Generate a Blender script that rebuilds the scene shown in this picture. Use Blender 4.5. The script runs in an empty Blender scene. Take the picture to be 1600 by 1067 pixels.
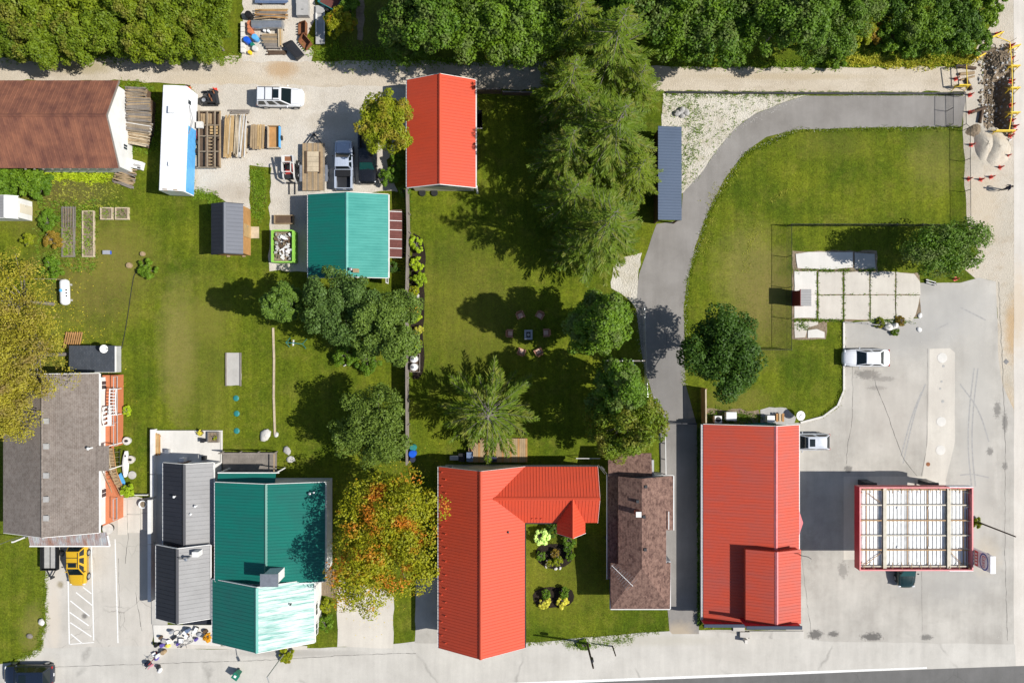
import bpy, math, random
import numpy as np
from mathutils import Vector, Matrix, geometry
random.seed(7)
R = math.radians
scn = bpy.context.scene
col = scn.collection
# ---------------------------------------------------------------- camera, sky, sun, exposure
CAM_H = 71.1
FPX = 1600 * 24 / 36
cam = bpy.data.cameras.new('camera'); cam.lens = 24; cam.sensor_width = 36; cam.clip_end = 3000; cam.clip_start = .5
cam_o = bpy.data.objects.new('camera', cam); col.objects.link(cam_o)
cam_o.location = (0, 0, CAM_H); cam_o.rotation_euler = (0, 0, 0)
scn.camera = cam_o
SUN_EL, SUN_AZ = 45, -8          # degrees; azimuth measured from +X
sv = Vector((math.cos(R(SUN_EL)) * math.cos(R(SUN_AZ)), math.cos(R(SUN_EL)) * math.sin(R(SUN_AZ)), math.sin(R(SUN_EL))))
wd = bpy.data.worlds.new('World'); scn.world = wd; wd.use_nodes = True
wn = wd.node_tree
sky = wn.nodes.new('ShaderNodeTexSky'); sky.sky_type = 'NISHITA'; sky.sun_disc = False
sky.sun_elevation = R(SUN_EL); sky.sun_rotation = R(90 - SUN_AZ); sky.altitude = 300
wn.links.new(sky.outputs[0], wn.nodes['Background'].inputs[0]); wn.nodes['Background'].inputs[1].default_value = .09
sun = bpy.data.lights.new('sun', 'SUN'); sun.energy = 5.0; sun.angle = R(.53); sun.color = (1, .965, .91)
sun_o = bpy.data.objects.new('sun', sun); col.objects.link(sun_o); sun_o.location = (60, -10, 80)
sun_o.rotation_euler = sv.to_track_quat('Z', 'Y').to_euler()
scn.view_settings.view_transform = 'Standard'; scn.view_settings.look = 'None'
scn.view_settings.exposure = .28; scn.view_settings.gamma = 1
# ---------------------------------------------------------------- helpers
def W(px, py, h=0.0):            # a survey point of the site: plan coordinates (15 to the metre at ground) and height
    s = (CAM_H - h) / FPX
    return Vector(((px - 800) * s, (533.5 - py) * s, h))
OFF = {}
def tag(o, label=None, cat=None, group=None, kind=None):
    if label: o['label'] = label
    if cat: o['category'] = cat
    if group: o['group'] = group
    if kind: o['kind'] = kind
    return o
def thing(name, label, cat, loc=(0, 0, 0), rz=0, group=None):
    o = bpy.data.objects.new(name, None); col.objects.link(o); o.empty_display_size = .3
    o.location = loc; o.rotation_euler = (0, 0, R(rz)); OFF[o] = Vector((0, 0, 0))
    return tag(o, label, cat, group)
def bthing(name, label, cat, loc, group=None):      # parts given in world coordinates
    o = thing(name, label, cat, loc, 0, group); OFF[o] = Vector(loc); return o
def dup(root, loc=None, rz=None, label=None, group=None, scale=None):
    r = root.copy(); col.objects.link(r); NEWEST.append(r.name)
    if loc is not None: r.location = loc
    if rz is not None: r.rotation_euler = (0, 0, R(rz))
    if scale is not None: r.scale = (scale, scale, scale) if not hasattr(scale, '__len__') else scale
    if label: r['label'] = label
    if group: r['group'] = group
    def rec(a, b):
        for ch in KIDS.get(a.name, []):
            c = ch.copy(); col.objects.link(c); c.parent = b; c.matrix_parent_inverse.identity()
            KIDS.setdefault(b.name, []).append(c)
            rec(ch, c)
    rec(root, r)
    return r
KIDS = {}; NEWEST = []
class MB:
    def __init__(s): s.v = []; s.f = []; s.mi = []
    def add(s, vs, fs, m=0):
        n = len(s.v); s.v += [tuple(p) for p in vs]; s.f += [tuple(i + n for i in f) for f in fs]; s.mi += [m] * len(fs); return s
    def box(s, x0, x1, y0, y1, z0, z1, m=0):
        return s.add([(x0, y0, z0), (x1, y0, z0), (x1, y1, z0), (x0, y1, z0), (x0, y0, z1), (x1, y0, z1), (x1, y1, z1), (x0, y1, z1)],
                     [(0, 3, 2, 1), (4, 5, 6, 7), (0, 1, 5, 4), (1, 2, 6, 5), (2, 3, 7, 6), (3, 0, 4, 7)], m)
    def obox(s, c, d, rz=0, ry=0, rx=0, m=0):
        M = Matrix.Rotation(R(rz), 3, 'Z') @ Matrix.Rotation(R(ry), 3, 'Y') @ Matrix.Rotation(R(rx), 3, 'X')
        x, y, z = d[0] / 2, d[1] / 2, d[2] / 2
        vs = [Vector(c) + M @ Vector(p) for p in ((-x, -y, -z), (x, -y, -z), (x, y, -z), (-x, y, -z), (-x, -y, z), (x, -y, z), (x, y, z), (-x, y, z))]
        return s.add(vs, [(0, 3, 2, 1), (4, 5, 6, 7), (0, 1, 5, 4), (1, 2, 6, 5), (2, 3, 7, 6), (3, 0, 4, 7)], m)
    def bar(s, p0, p1, w, h=None, m=0):            # rectangular bar between two points
        p0 = Vector(p0); p1 = Vector(p1); h = h or w; d = (p1 - p0).normalized()
        up = Vector((0, 0, 1)) if abs(d.z) < .95 else Vector((1, 0, 0))
        a = d.cross(up).normalized() * w / 2; b = a.cross(d).normalized() * h / 2
        return s.add([p0 - a - b, p0 + a - b, p0 + a + b, p0 - a + b, p1 - a - b, p1 + a - b, p1 + a + b, p1 - a + b],
                     [(0, 1, 2, 3), (7, 6, 5, 4), (0, 4, 5, 1), (1, 5, 6, 2), (2, 6, 7, 3), (3, 7, 4, 0)], m)
    def tube(s, p0, p1, r0, r1=None, n=8, m=0, cap=True):
        p0 = Vector(p0); p1 = Vector(p1); r1 = r0 if r1 is None else r1; d = (p1 - p0).normalized()
        up = Vector((0, 0, 1)) if abs(d.z) < .95 else Vector((1, 0, 0))
        a = d.cross(up).normalized(); b = d.cross(a)
        vs = []
        for p, r in ((p0, r0), (p1, r1)):
            for k in range(n):
                t = 2 * math.pi * k / n; vs.append(p + (a * math.cos(t) + b * math.sin(t)) * r)
        fs = [(k, (k + 1) % n, n + (k + 1) % n, n + k) for k in range(n)]
        if cap: fs += [tuple(range(n - 1, -1, -1)), tuple(range(n, 2 * n))]
        return s.add(vs, fs, m)
    def path(s, pts, r, n=5, m=0):
        for a, b in zip(pts[:-1], pts[1:]): s.tube(a, b, r, r, n, m)
        return s
    def lathe(s, c, prof, n=14, m=0, axis='Z'):
        vs = []; fs = []
        for r, z in prof:
            for k in range(n):
                t = 2 * math.pi * k / n; x, y = r * math.cos(t), r * math.sin(t)
                q = (x, y, z) if axis == 'Z' else ((z, x, y) if axis == 'X' else (y, z, x))
                vs.append((c[0] + q[0], c[1] + q[1], c[2] + q[2]))
        for i in range(len(prof) - 1):
            for k in range(n): fs.append((i * n + k, i * n + (k + 1) % n, (i + 1) * n + (k + 1) % n, (i + 1) * n + k))
        fs += [tuple(range(n - 1, -1, -1)), tuple(range((len(prof) - 1) * n, len(prof) * n))]
        return s.add(vs, fs, m)
    def ell(s, c, r, n=10, k=6, m=0, jit=0):
        pr = [(max(.02, math.sin(math.pi * i / k)), -math.cos(math.pi * i / k)) for i in range(k + 1)]
        vs = []; fs = []
        for rr, z in pr:
            for q in range(n):
                t = 2 * math.pi * q / n; j = 1 + random.uniform(-jit, jit)
                vs.append((c[0] + rr * math.cos(t) * r[0] * j, c[1] + rr * math.sin(t) * r[1] * j, c[2] + z * r[2] * j))
        for i in range(k):
            for q in range(n): fs.append((i * n + q, i * n + (q + 1) % n, (i + 1) * n + (q + 1) % n, (i + 1) * n + q))
        return s.add(vs, fs, m)
    def prism(s, pts, z0, z1, m=0, top_only=False):
        pts = [Vector((p[0], p[1], 0)) for p in pts]
        ar = sum(a.x * b.y - b.x * a.y for a, b in zip(pts, pts[1:] + pts[:1]))
        if ar < 0: pts = pts[::-1]
        n = len(pts); tri = geometry.tessellate_polygon([pts])
        tt = []
        for t in tri:
            a, b, c = (pts[i] for i in t)
            tt.append(t if (b - a).cross(c - a).z > 0 else (t[0], t[2], t[1]))
        vs = [(p.x, p.y, z1) for p in pts]; fs = [tuple(t) for t in tt]
        if not top_only:
            vs += [(p.x, p.y, z0) for p in pts]
            fs += [(i + n, (i + 1) % n + n, (i + 1) % n, i) for i in range(n)]
            fs += [(t[0] + n, t[2] + n, t[1] + n) for t in tt]
        return s.add(vs, fs, m)
    def extr(s, prof, axis, a0, a1, m=0):          # profile [(u,z)] extruded along axis 'X' or 'Y'
        n = len(prof); f = (lambda u, z, a: (a, u, z)) if axis == 'X' else (lambda u, z, a: (u, a, z))
        vs = [f(u, z, a0) for u, z in prof] + [f(u, z, a1) for u, z in prof]
        fs = [tuple(range(n)), tuple(range(2 * n - 1, n - 1, -1))] + [(i + n, (i + 1) % n + n, (i + 1) % n, i) for i in range(n)]
        return s.add(vs, fs, m)
    def build(s, name, mat, parent=None, smooth=False, base=True, kind=None):
        me = bpy.data.meshes.new(name)
        vs = np.array(s.v, dtype=np.float64).reshape(-1, 3)
        o = bpy.data.objects.new(name, me); col.objects.link(o)
        if parent is not None:
            off = OFF.get(parent, Vector((0, 0, 0))); o.parent = parent; OFF[o] = off
            KIDS.setdefault(parent.name, []).append(o)
        elif base:
            lo, hi = vs.min(0), vs.max(0); off = Vector(((lo[0] + hi[0]) / 2, (lo[1] + hi[1]) / 2, lo[2])); o.location = off; OFF[o] = off
        else: off = Vector((0, 0, 0)); OFF[o] = off
        vs = vs - np.array(off)
        me.from_pydata(vs.tolist(), [], s.f)
        for m in (mat if isinstance(mat, (list, tuple)) else [mat]): me.materials.append(MT[m])
        if isinstance(mat, (list, tuple)): me.polygons.foreach_set('material_index', s.mi)
        if smooth:
            me.polygons.foreach_set('use_smooth', [True] * len(me.polygons)); me.set_sharp_from_angle(angle=R(38))
        me.update()
        if kind: o['kind'] = kind
        return o
def np_mesh(name, V, Q, mat, parent=None, kind=None, loc=None):      # many quads at once
    me = bpy.data.meshes.new(name); nv, nq = len(V), len(Q); k = Q.shape[1]
    me.vertices.add(nv); me.vertices.foreach_set('co', V.astype(np.float32).ravel())
    me.loops.add(nq * k); me.loops.foreach_set('vertex_index', Q.astype(np.int32).ravel())
    me.polygons.add(nq); me.polygons.foreach_set('loop_start', np.arange(0, nq * k, k, dtype=np.int32))
    me.update(calc_edges=True); me.validate()
    me.materials.append(MT[mat])
    o = bpy.data.objects.new(name, me); col.objects.link(o)
    if parent is not None:
        o.parent = parent; KIDS.setdefault(parent.name, []).append(o)
    if loc is not None: o.location = loc
    if kind: o['kind'] = kind
    return o
# ---------------------------------------------------------------- materials
MT = {}
class NT:
    def __init__(s, name):
        s.m = bpy.data.materials.new(name); s.m.use_nodes = True; s.t = s.m.node_tree; s.b = s.t.nodes['Principled BSDF']; MT[name] = s.m
        s.tc = s.t.nodes.new('ShaderNodeTexCoord'); s.co = s.tc.outputs['Object']
    def n(s, ty, **kw):
        o = s.t.nodes.new(ty)
        for k, v in kw.items(): setattr(o, k, v)
        return o
    def l(s, a, b): s.t.links.new(a, b)
    def noise(s, sc, det=4, rough=.6, vec=None, dist=0):
        o = s.n('ShaderNodeTexNoise'); o.inputs['Scale'].default_value = sc; o.inputs['Detail'].default_value = det
        o.inputs['Roughness'].default_value = rough; o.inputs['Distortion'].default_value = dist
        s.l(vec or s.co, o.inputs['Vector']); return o.outputs[0]
    def ramp(s, fac, stops):
        o = s.n('ShaderNodeValToRGB'); s.l(fac, o.inputs[0]); e = o.color_ramp.elements
        while len(e) < len(stops): e.new(.5)
        for q, (p, c) in zip(e, stops):
            q.position = p; q.color = (*c, 1) if hasattr(c, '__len__') else (c, c, c, 1)
        return o.outputs[0]
    def mix(s, fac, a, b, mode='MIX'):
        o = s.n('ShaderNodeMix', data_type='RGBA', blend_type=mode)
        for v, i in ((fac, 0), (a, 6), (b, 7)):
            if isinstance(v, (int, float)): o.inputs[i].default_value = v
            elif isinstance(v, tuple): o.inputs[i].default_value = (*v, 1)
            else: s.l(v, o.inputs[i])
        return o.outputs[2]
    def math(s, op, a, b=0.0, clamp=False):
        o = s.n('ShaderNodeMath', operation=op, use_clamp=clamp)
        for v, i in ((a, 0), (b, 1)):
            if isinstance(v, (int, float)): o.inputs[i].default_value = v
            else: s.l(v, o.inputs[i])
        return o.outputs[0]
    def mapv(s, sc, vec=None):
        o = s.n('ShaderNodeMapping'); o.inputs['Scale'].default_value = sc; s.l(vec or s.co, o.inputs[0]); return o.outputs[0]
    def bump(s, h, st=.3, d=.05):
        o = s.n('ShaderNodeBump'); o.inputs['Strength'].default_value = st; o.inputs['Distance'].default_value = d
        s.l(h, o.inputs['Height']); s.l(o.outputs[0], s.b.inputs['Normal'])
    def fin(s, c, rough=.7, metal=0, spec=.4):
        if isinstance(c, tuple): s.b.inputs['Base Color'].default_value = (*c, 1)
        else: s.l(c, s.b.inputs['Base Color'])
        if isinstance(rough, (int, float)): s.b.inputs['Roughness'].default_value = rough
        else: s.l(rough, s.b.inputs['Roughness'])
        s.b.inputs['Metallic'].default_value = metal; s.b.inputs['Specular IOR Level'].default_value = spec
        return s.m
    def patch(s, px, py, rx, ry, soft=.45, amp=.5, oil=False):      # a worn or bare spot at a place on the site
        if oil: soft, amp = .3, 1.1
        o = s.n('ShaderNodeVectorMath', operation='SUBTRACT'); s.l(s.co, o.inputs[0]); c = W(px, py); o.inputs[1].default_value = (c.x, c.y, 0)
        q = s.n('ShaderNodeVectorMath', operation='MULTIPLY'); s.l(o.outputs[0], q.inputs[0]); q.inputs[1].default_value = (15 / rx, 15 / ry, 0)
        r = s.n('ShaderNodeVectorMath', operation='LENGTH'); s.l(q.outputs[0], r.inputs[0])
        d = s.math('ADD', r.outputs['Value'], s.math('MULTIPLY', s.math('SUBTRACT', s.noise(max(.6, 22 / min(rx, ry)), 6, .7), .5), amp * 2.6))
        m = s.n('ShaderNodeMapRange'); s.l(d, m.inputs[0]); m.inputs[1].default_value = 1 + soft; m.inputs[2].default_value = 1 - soft
        return m.outputs[0]
def simple(name, c, rough=.6, var=.18, sc=3, metal=0, spec=.4, bump=0, bsc=30):
    t = NT(name); f = t.noise(sc, 5)
    d = tuple(x * (1 - var) for x in c); e = tuple(min(1, x * (1 + var)) for x in c)
    t.fin(t.ramp(f, [(.3, d), (.7, e)]), rough, metal, spec)
    if bump: t.bump(t.noise(bsc, 3), bump, .03)
    return t.m
def weathered(name, c, dirt, amt=.35, sc=.5, rough=.5, metal=0, streak=None, spec=.4):
    t = NT(name); f = t.noise(sc, 7, .65); g = t.noise(sc * 9, 5)
    base = t.mix(t.ramp(g, [(.3, .0), (.7, .35)]), c, tuple(x * .82 for x in c))
    fac = t.math('MULTIPLY', t.ramp(f, [(.42, 0.), (.68, 1.)]), amt)
    cc = t.mix(fac, base, dirt)
    if streak:
        sN = t.noise(1, 4, .6, t.mapv(streak)); cc = t.mix(t.math('MULTIPLY', t.ramp(sN, [(.45, 0.), (.7, 1.)]), amt), cc, dirt)
    t.fin(cc, rough, metal, spec); return t.m
def leaf(name, a, b, tint=None, tsc=.45, trans=.3, lo=.5, hi=.62):
    K = (1.55, 1.82, .72); a, b = tuple(x * k for x, k in zip(a, K)), tuple(x * k for x, k in zip(b, K)); tint = tint and tuple(x * 1.4 for x in tint)
    t = NT(name); g = t.n('ShaderNodeNewGeometry')
    c = t.ramp(g.outputs['Random Per Island'], [(0, a), (1, b)])
    big = t.noise(1.1, 3); c = t.mix(t.ramp(big, [(.38, 0.), (.68, .7)]), c, tuple(x * 1.2 for x in b))
    oi = t.n('ShaderNodeObjectInfo'); c = t.mix(1., c, t.ramp(oi.outputs['Random'], [(0, (.78, .82, .9)), (.5, (1., 1., 1.)), (1, (1.25, 1.14, .9))]), 'MULTIPLY')
    if tint: c = t.mix(t.ramp(t.noise(tsc, 4, .6), [(lo, 0.), (hi, 1.)]), c, tint)
    t.fin(c, .55, 0, .25)
    tr = t.n('ShaderNodeBsdfTranslucent'); t.l(t.mix(1., c, (1.25, 1.2, .6), 'MULTIPLY'), tr.inputs[0])
    mx = t.n('ShaderNodeMixShader'); mx.inputs[0].default_value = trans
    t.l(t.b.outputs[0], mx.inputs[1]); t.l(tr.outputs[0], mx.inputs[2])
    t.l(mx.outputs[0], t.t.nodes['Material Output'].inputs[0]); return t.m
# lawn: colour wanders over metres, blades finer, and dry or worn spots where people walk or tents stood
def lawn(name, g1, g2, dry, patches, mow=0, dryamt=.45):
    t = NT(name)
    a = t.ramp(t.noise(.16, 6, .62), [(.36, g1), (.64, g2)])
    a = t.mix(t.math('MULTIPLY', t.ramp(t.noise(.5, 6, .7), [(.5, 0.), (.72, 1.)]), dryamt), a, dry)
    f = t.noise(5.5, 5, .8); a = t.mix(1., a, t.ramp(f, [(.28, .42), (.72, 1.55)]), 'MULTIPLY')
    f2 = t.noise(2.2, 3, .6); a = t.mix(1., a, t.ramp(f2, [(.3, .78), (.7, 1.2)]), 'MULTIPLY')
    st = t.noise(1.0, 4, .65, t.mapv((3.2, .10, 1))); a = t.mix(1., a, t.ramp(st, [(.3, (.84, .88, .84)), (.7, (1.16, 1.11, 1.1))]), 'MULTIPLY')
    if mow:
        w = t.n('ShaderNodeTexWave'); w.inputs['Scale'].default_value = mow; w.inputs['Distortion'].default_value = 1.5; w.inputs['Detail'].default_value = 2; t.l(t.co, w.inputs[0])
        a = t.mix(1., a, t.ramp(w.outputs[1], [(0, .94), (1, 1.06)]), 'MULTIPLY')
    for (px, py, rx, ry, c, k) in patches:
        a = t.mix(t.math('MULTIPLY', t.patch(px, py, rx, ry), t.math('MULTIPLY', t.ramp(t.noise(5, 4, .7), [(.25, .45), (.6, 1.)]), k)), a, c)
    t.fin(a, .9, 0, .1); t.bump(t.noise(16, 4, .8), .9, .08)
    return t.m
DRY = (.205, .185, .038); SOIL = (.15, .105, .06); STRAW = (.265, .225, .068)
lawn('lawn', (.066, .102, .006), (.142, .168, .011), (.21, .19, .035), [
    (278, 545, 26, 95, STRAW, .75), (150, 430, 80, 75, (.21, .155, .05), .55), (110, 300, 60, 22, SOIL, .5), (180, 390, 60, 50, DRY, .45),
    (60, 330, 60, 40, (.15, .12, .03), .5), (55, 600, 90, 90, DRY, .5), (320, 560, 40, 130, DRY, .35), (1460, 250, 38, 45, STRAW, .4), (1175, 430, 50, 70, STRAW, .62),
    (1200, 480, 45, 70, (.2, .15, .055), .5), (1300, 225, 60, 20, DRY, .3), (735, 480, 80, 100, (.16, .14, .03), .45), (880, 900, 90, 60, (.15, .13, .02), .4), (1150, 625, 50, 20, DRY, .6),
    (55, 990, 20, 40, STRAW, .6), (590, 60, 45, 70, (.09, .085, .03), .6), (1080, 320, 20, 80, DRY, .5), (325, 500, 25, 30, DRY, .5), (405, 300, 9, 20, SOIL, .8)], mow=.2)
def stony(name, c1, c2, c3, sc=14, patches=(), rut=True, bs=.6, big=.22):
    t = NT(name)
    a = t.ramp(t.noise(big, 6, .6), [(.35, c1), (.65, c2)])
    a = t.mix(t.math('MULTIPLY', t.ramp(t.noise(.8, 7, .7, t.mapv((.35, 1, 1)) if rut else None), [(.5, 0.), (.7, 1.)]), .6), a, c3)
    v = t.n('ShaderNodeTexVoronoi'); v.inputs['Scale'].default_value = sc; t.l(t.co, v.inputs[0])
    a = t.mix(1., a, t.ramp(v.outputs['Color'], [(.0, .86), (1, 1.07)]), 'MULTIPLY')
    a = t.mix(1., a, t.ramp(t.noise(26, 3, .8), [(.3, .8), (.7, 1.12)]), 'MULTIPLY')
    for (px, py, rx, ry, c, k) in patches: a = t.mix(t.math('MULTIPLY', t.patch(px, py, rx, ry), k), a, c)
    t.fin(a, .92, 0, .15); t.bump(v.outputs['Distance'], bs, .05); return t.m
stony('gravel', (.50, .43, .33), (.58, .51, .41), (.40, .335, .245), 14, [(440, 108, 22, 14, (.42, .28, .15), .8), (360, 140, 100, 20, (.5, .41, .28), .4), (130, 106, 45, 9, (.3, .25, .12), .6), (1230, 120, 120, 5, (.42, .34, .22), .6),(900,118,150,10,(.45,.38,.28),.5)])
stony('yard_gravel', (.53, .48, .40), (.61, .56, .48), (.44, .385, .31), 14, [(360, 300, 40, 14, (.33, .27, .2), .4), (470, 330, 25, 30, (.3, .28, .24), .55), (520, 190, 40, 14, (.40, .34, .25), .5)], False)
stony('crushed_stone', (.50, .46, .38), (.60, .56, .48), (.36, .31, .20), 8, [], False, .9)
stony('shoulder', (.48, .43, .345), (.55, .49, .40), (.40, .32, .22), 14, [(1585, 515, 14, 45, (.44, .29, .14), .75), (1540, 190, 30, 60, (.45, .42, .36), .6), (1575, 640, 10, 30, (.46, .33, .18), .5), (1480, 420, 30, 20, (.5, .38, .25), .7), (1535, 320, 25, 60, (.52, .43, .31), .5)], False)
stony('dirt', (.19, .145, .095), (.30, .235, .165), (.11, .085, .06), 5, [], False, 1)
stony('mulch', (.018, .013, .010), (.035, .025, .018), (.012, .01, .009), 12, [], False, 1)
stony('sand_pile', (.48, .44, .37), (.56, .52, .45), (.40, .36, .30), 12, [], False, .7)
OIL = (.09, .085, .078)
def paved(name, c1, c2, stain, cracks=0, patches=(), sc=.25, crackc=.3):
    t = NT(name)
    a = t.ramp(t.noise(sc, 7, .62), [(.35, c1), (.65, c2)])
    a = t.mix(t.math('MULTIPLY', t.ramp(t.noise(.9, 7, .7, None, .6), [(.56, 0.), (.8, 1.)]), .45), a, stain)
    a = t.mix(1., a, t.ramp(t.noise(30, 3, .8), [(.3, .86), (.7, 1.1)]), 'MULTIPLY')
    a = t.mix(1., a, t.ramp(t.noise(1.2, 4, .6, t.mapv((1.2, .12, 1))), [(.3, .93), (.7, 1.05)]), 'MULTIPLY')
    if cracks:
        v = t.n('ShaderNodeTexVoronoi', feature='DISTANCE_TO_EDGE'); v.inputs['Scale'].default_value = cracks
        wv = t.n('ShaderNodeVectorMath', operation='ADD'); nz = t.n('ShaderNodeTexNoise'); nz.inputs['Scale'].default_value = .7; nz.inputs['Detail'].default_value = 4; t.l(t.co, nz.inputs[0]); t.l(t.co, wv.inputs[0]); t.l(nz.outputs[1], wv.inputs[1]); t.l(wv.outputs[0], v.inputs[0])
        cm = t.math('MULTIPLY', t.ramp(v.outputs['Distance'], [(.0, 1.), (.012, 0.)]), t.ramp(t.noise(.3, 2), [(.45, 0.), (.6, 1.)]))
        a = t.mix(t.math('MULTIPLY', cm, crackc), a, tuple(x * .3 for x in c1))
    for (px, py, rx, ry, c, k) in patches: a = t.mix(t.math('MULTIPLY', t.patch(px, py, rx, ry, oil=c == OIL), k), a, c)
    t.fin(a, .88, 0, .25); t.bump(t.noise(40, 3, .8), .25, .02); return t.m
OIL = (.09, .085, .078)
paved('lot_asphalt', (.35, .328, .29), (.475, .448, .398), (.295, .27, .23), 0, [
    (1355, 585, 18, 7, OIL, .7), (1380, 592, 16, 4, OIL, .5), (1370, 606, 14, 3, OIL, .45), (1325, 733, 6, 5, OIL, .7), (1362, 994, 15, 6, OIL, .85), (1274, 991, 10, 7, OIL, .85), (1302, 990, 8, 4, OIL, .8),
    (1448, 995, 9, 4, OIL, .7), (1317, 890, 7, 12, OIL, .45), (1400, 525, 80, 30, (.33, .32, .30), .6), (1480, 480, 60, 45, (.37, .36, .34), .6), (1400, 640, 70, 60, (.42, .38, .33), .4), (1470, 900, 80, 40, (.33, .32, .30), .5),
    (1525, 650, 22, 160, (.43, .41, .37), .6), (1558, 640, 5, 12, OIL, .6), (1570, 660, 4, 14, OIL, .6), (1547, 705, 5, 6, OIL, .6), (1570, 728, 4, 6, OIL, .55), (1440, 450, 25, 9, (.28, .27, .25), .5), (1540, 870, 20, 25, (.5, .42, .3), .4), (1265,860,14,26,OIL,.2)], crackc=.5)
paved('concrete_tan', (.50, .46, .40), (.57, .53, .46), (.40, .36, .30), 0)
paved('concrete_white', (.58, .56, .51), (.66, .63, .58), (.46, .43, .38), 0)
paved('apron', (.435, .412, .368), (.515, .49, .44), (.36, .335, .30), .07, [(1020, 1000, 90, 8, (.4, .37, .3), .5), (460, 1020, 90, 5, (.32, .30, .27), .6), (95, 1008, 10, 3, (.25, .16, .1), .6)], crackc=.4)
paved('parking', (.44, .41, .36), (.52, .485, .43), (.33, .30, .255), .3, [(94, 913, 5, 5, (.2, .16, .08), .8), (132, 962, 4, 4, (.12, .11, .1), .8), (84, 960, 10, 60, (.56, .49, .4), .6), (205, 850, 20, 80, (.4, .38, .33), .5)], crackc=.6)
paved('driveway', (.205, .19, .172), (.265, .248, .228), (.30, .28, .258), 0, [(1030, 590, 40, 80, (.15, .145, .14), .5), (1060, 990, 22, 16, (.4, .33, .24), .8)], crackc=.35)
paved('road_asphalt', (.115, .112, .106), (.155, .15, .143), (.15, .145, .14), .3)
paved('road_light', (.53, .49, .43), (.60, .56, .50), (.54, .50, .44), 0, [(1590, 480, 14, 60, (.5, .38, .24), .5)])
simple('line_paint', (.72, .71, .68), .7, .15, 8)
# roofs and buildings
weathered('roof_red', (.56, .072, .032), (.46, .066, .034), .55, .35, .5, 0, (.2, 1.6, 1), .2)
weathered('roof_red_store', (.50, .068, .034), (.37, .08, .06), .6, .3, .55, 0, (.18, 1.7, 1), .25)
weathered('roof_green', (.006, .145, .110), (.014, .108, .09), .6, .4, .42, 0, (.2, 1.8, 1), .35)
t = NT('roof_green_pale'); f_ = t.noise(1, 5, .65, t.mapv((.07, 4.2, 1))); g_ = t.noise(1, 4, .6, t.mapv((.35, .8, 1)))  # paler teal for one slope, streaked along the ribs
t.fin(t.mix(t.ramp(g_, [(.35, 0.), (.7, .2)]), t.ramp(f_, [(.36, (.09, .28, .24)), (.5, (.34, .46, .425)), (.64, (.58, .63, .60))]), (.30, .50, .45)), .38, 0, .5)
weathered('roof_green_sunlit', (.06, .31, .26), (.025, .22, .185), .6, .5, .38, 0, (.2, 2., 1), .5)  # lighter copy of roof_green; the sun on that slope is put into the colour
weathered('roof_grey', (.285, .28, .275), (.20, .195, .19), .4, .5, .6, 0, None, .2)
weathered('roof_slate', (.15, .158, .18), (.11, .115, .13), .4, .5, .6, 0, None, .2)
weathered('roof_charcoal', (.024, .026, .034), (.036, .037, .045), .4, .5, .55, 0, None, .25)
weathered('roof_blue', (.065, .095, .15), (.05, .075, .12), .5, .5, .5, 0, None, .3)
weathered('roof_rust', (.25, .105, .062), (.10, .042, .034), .75, .6, .85, 0, (1.1, .22, 1), .2)
weathered('awning_tin', (.40, .42, .43), (.27, .10, .045), .7, .9, .5, .2, (2.5, .3, 1))
def shingle(name, a, b, c):
    t = NT(name); br = t.n('ShaderNodeTexBrick'); br.inputs['Scale'].default_value = 1; br.inputs['Brick Width'].default_value = .32; br.inputs['Row Height'].default_value = .15
    br.inputs['Mortar Size'].default_value = .012; br.inputs['Color1'].default_value = (*a, 1); br.inputs['Color2'].default_value = (*b, 1); br.inputs['Mortar'].default_value = (*[x * .55 for x in a], 1)
    mp = t.n('ShaderNodeMapping'); mp.inputs['Rotation'].default_value = (0, 0, R(90)); t.l(t.co, mp.inputs[0]); t.l(mp.outputs[0], br.inputs[0])
    cc = t.mix(t.ramp(t.noise(2.6, 5, .7), [(.4, 0.), (.65, .8)]), br.outputs[0], c)
    cc = t.mix(1., cc, t.ramp(t.noise(.4, 5), [(.3, .85), (.7, 1.1)]), 'MULTIPLY')
    t.fin(cc, .95, 0, .15); t.bump(br.outputs[1], -.5, .02); return t.m
shingle('shingle_grey', (.165, .135, .115), (.21, .175, .15), (.23, .20, .175))
shingle('shingle_brown', (.085, .048, .040), (.19, .115, .09), (.25, .155, .12))
simple('crack_fill', (.11, .105, .095), .9, .2, 4)
simple('tyre_mark', (.33, .32, .30), .9, .15, 4)
shingle('shingle_slate', (.055, .065, .08), (.08, .09, .105), (.05, .055, .065))
for nm, c in dict(siding_white=(.70, .69, .66), siding_cream=(.62, .56, .44), siding_grey=(.42, .42, .42), wall_red=(.22, .03, .03), trim_white=(.74, .73, .70), trim_navy=(.035, .05, .085),
                  terracotta=(.52, .17, .075), stain_orange=(.46, .19, .06), brick_red=(.33, .10, .07), door_brown=(.12, .06, .035), concrete=(.45, .43, .39)).items():
    weathered(nm, c, tuple(x * .6 for x in c), .35, .8, .7)
for nm, a in dict(wood_new=(.50, .34, .16), wood_tan=(.40, .29, .17), wood_grey=(.25, .22, .19), wood_deck=(.30, .24, .17), wood_orange=(.48, .26, .10), wood_dark=(.13, .085, .055), wood_red=(.15, .055, .045), wood_pale=(.56, .46, .32)).items():
    t = NT(nm); f = t.noise(2, 5, .65, t.mapv((9, 1.2, 9))); g = t.noise(1.1, 4)
    cc = t.mix(t.ramp(f, [(.3, .0), (.7, .8)]), a, tuple(x * .62 for x in a)); cc = t.mix(1., cc, t.ramp(g, [(.3, .8), (.7, 1.15)]), 'MULTIPLY'); t.fin(cc, .8, 0, .2)
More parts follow.
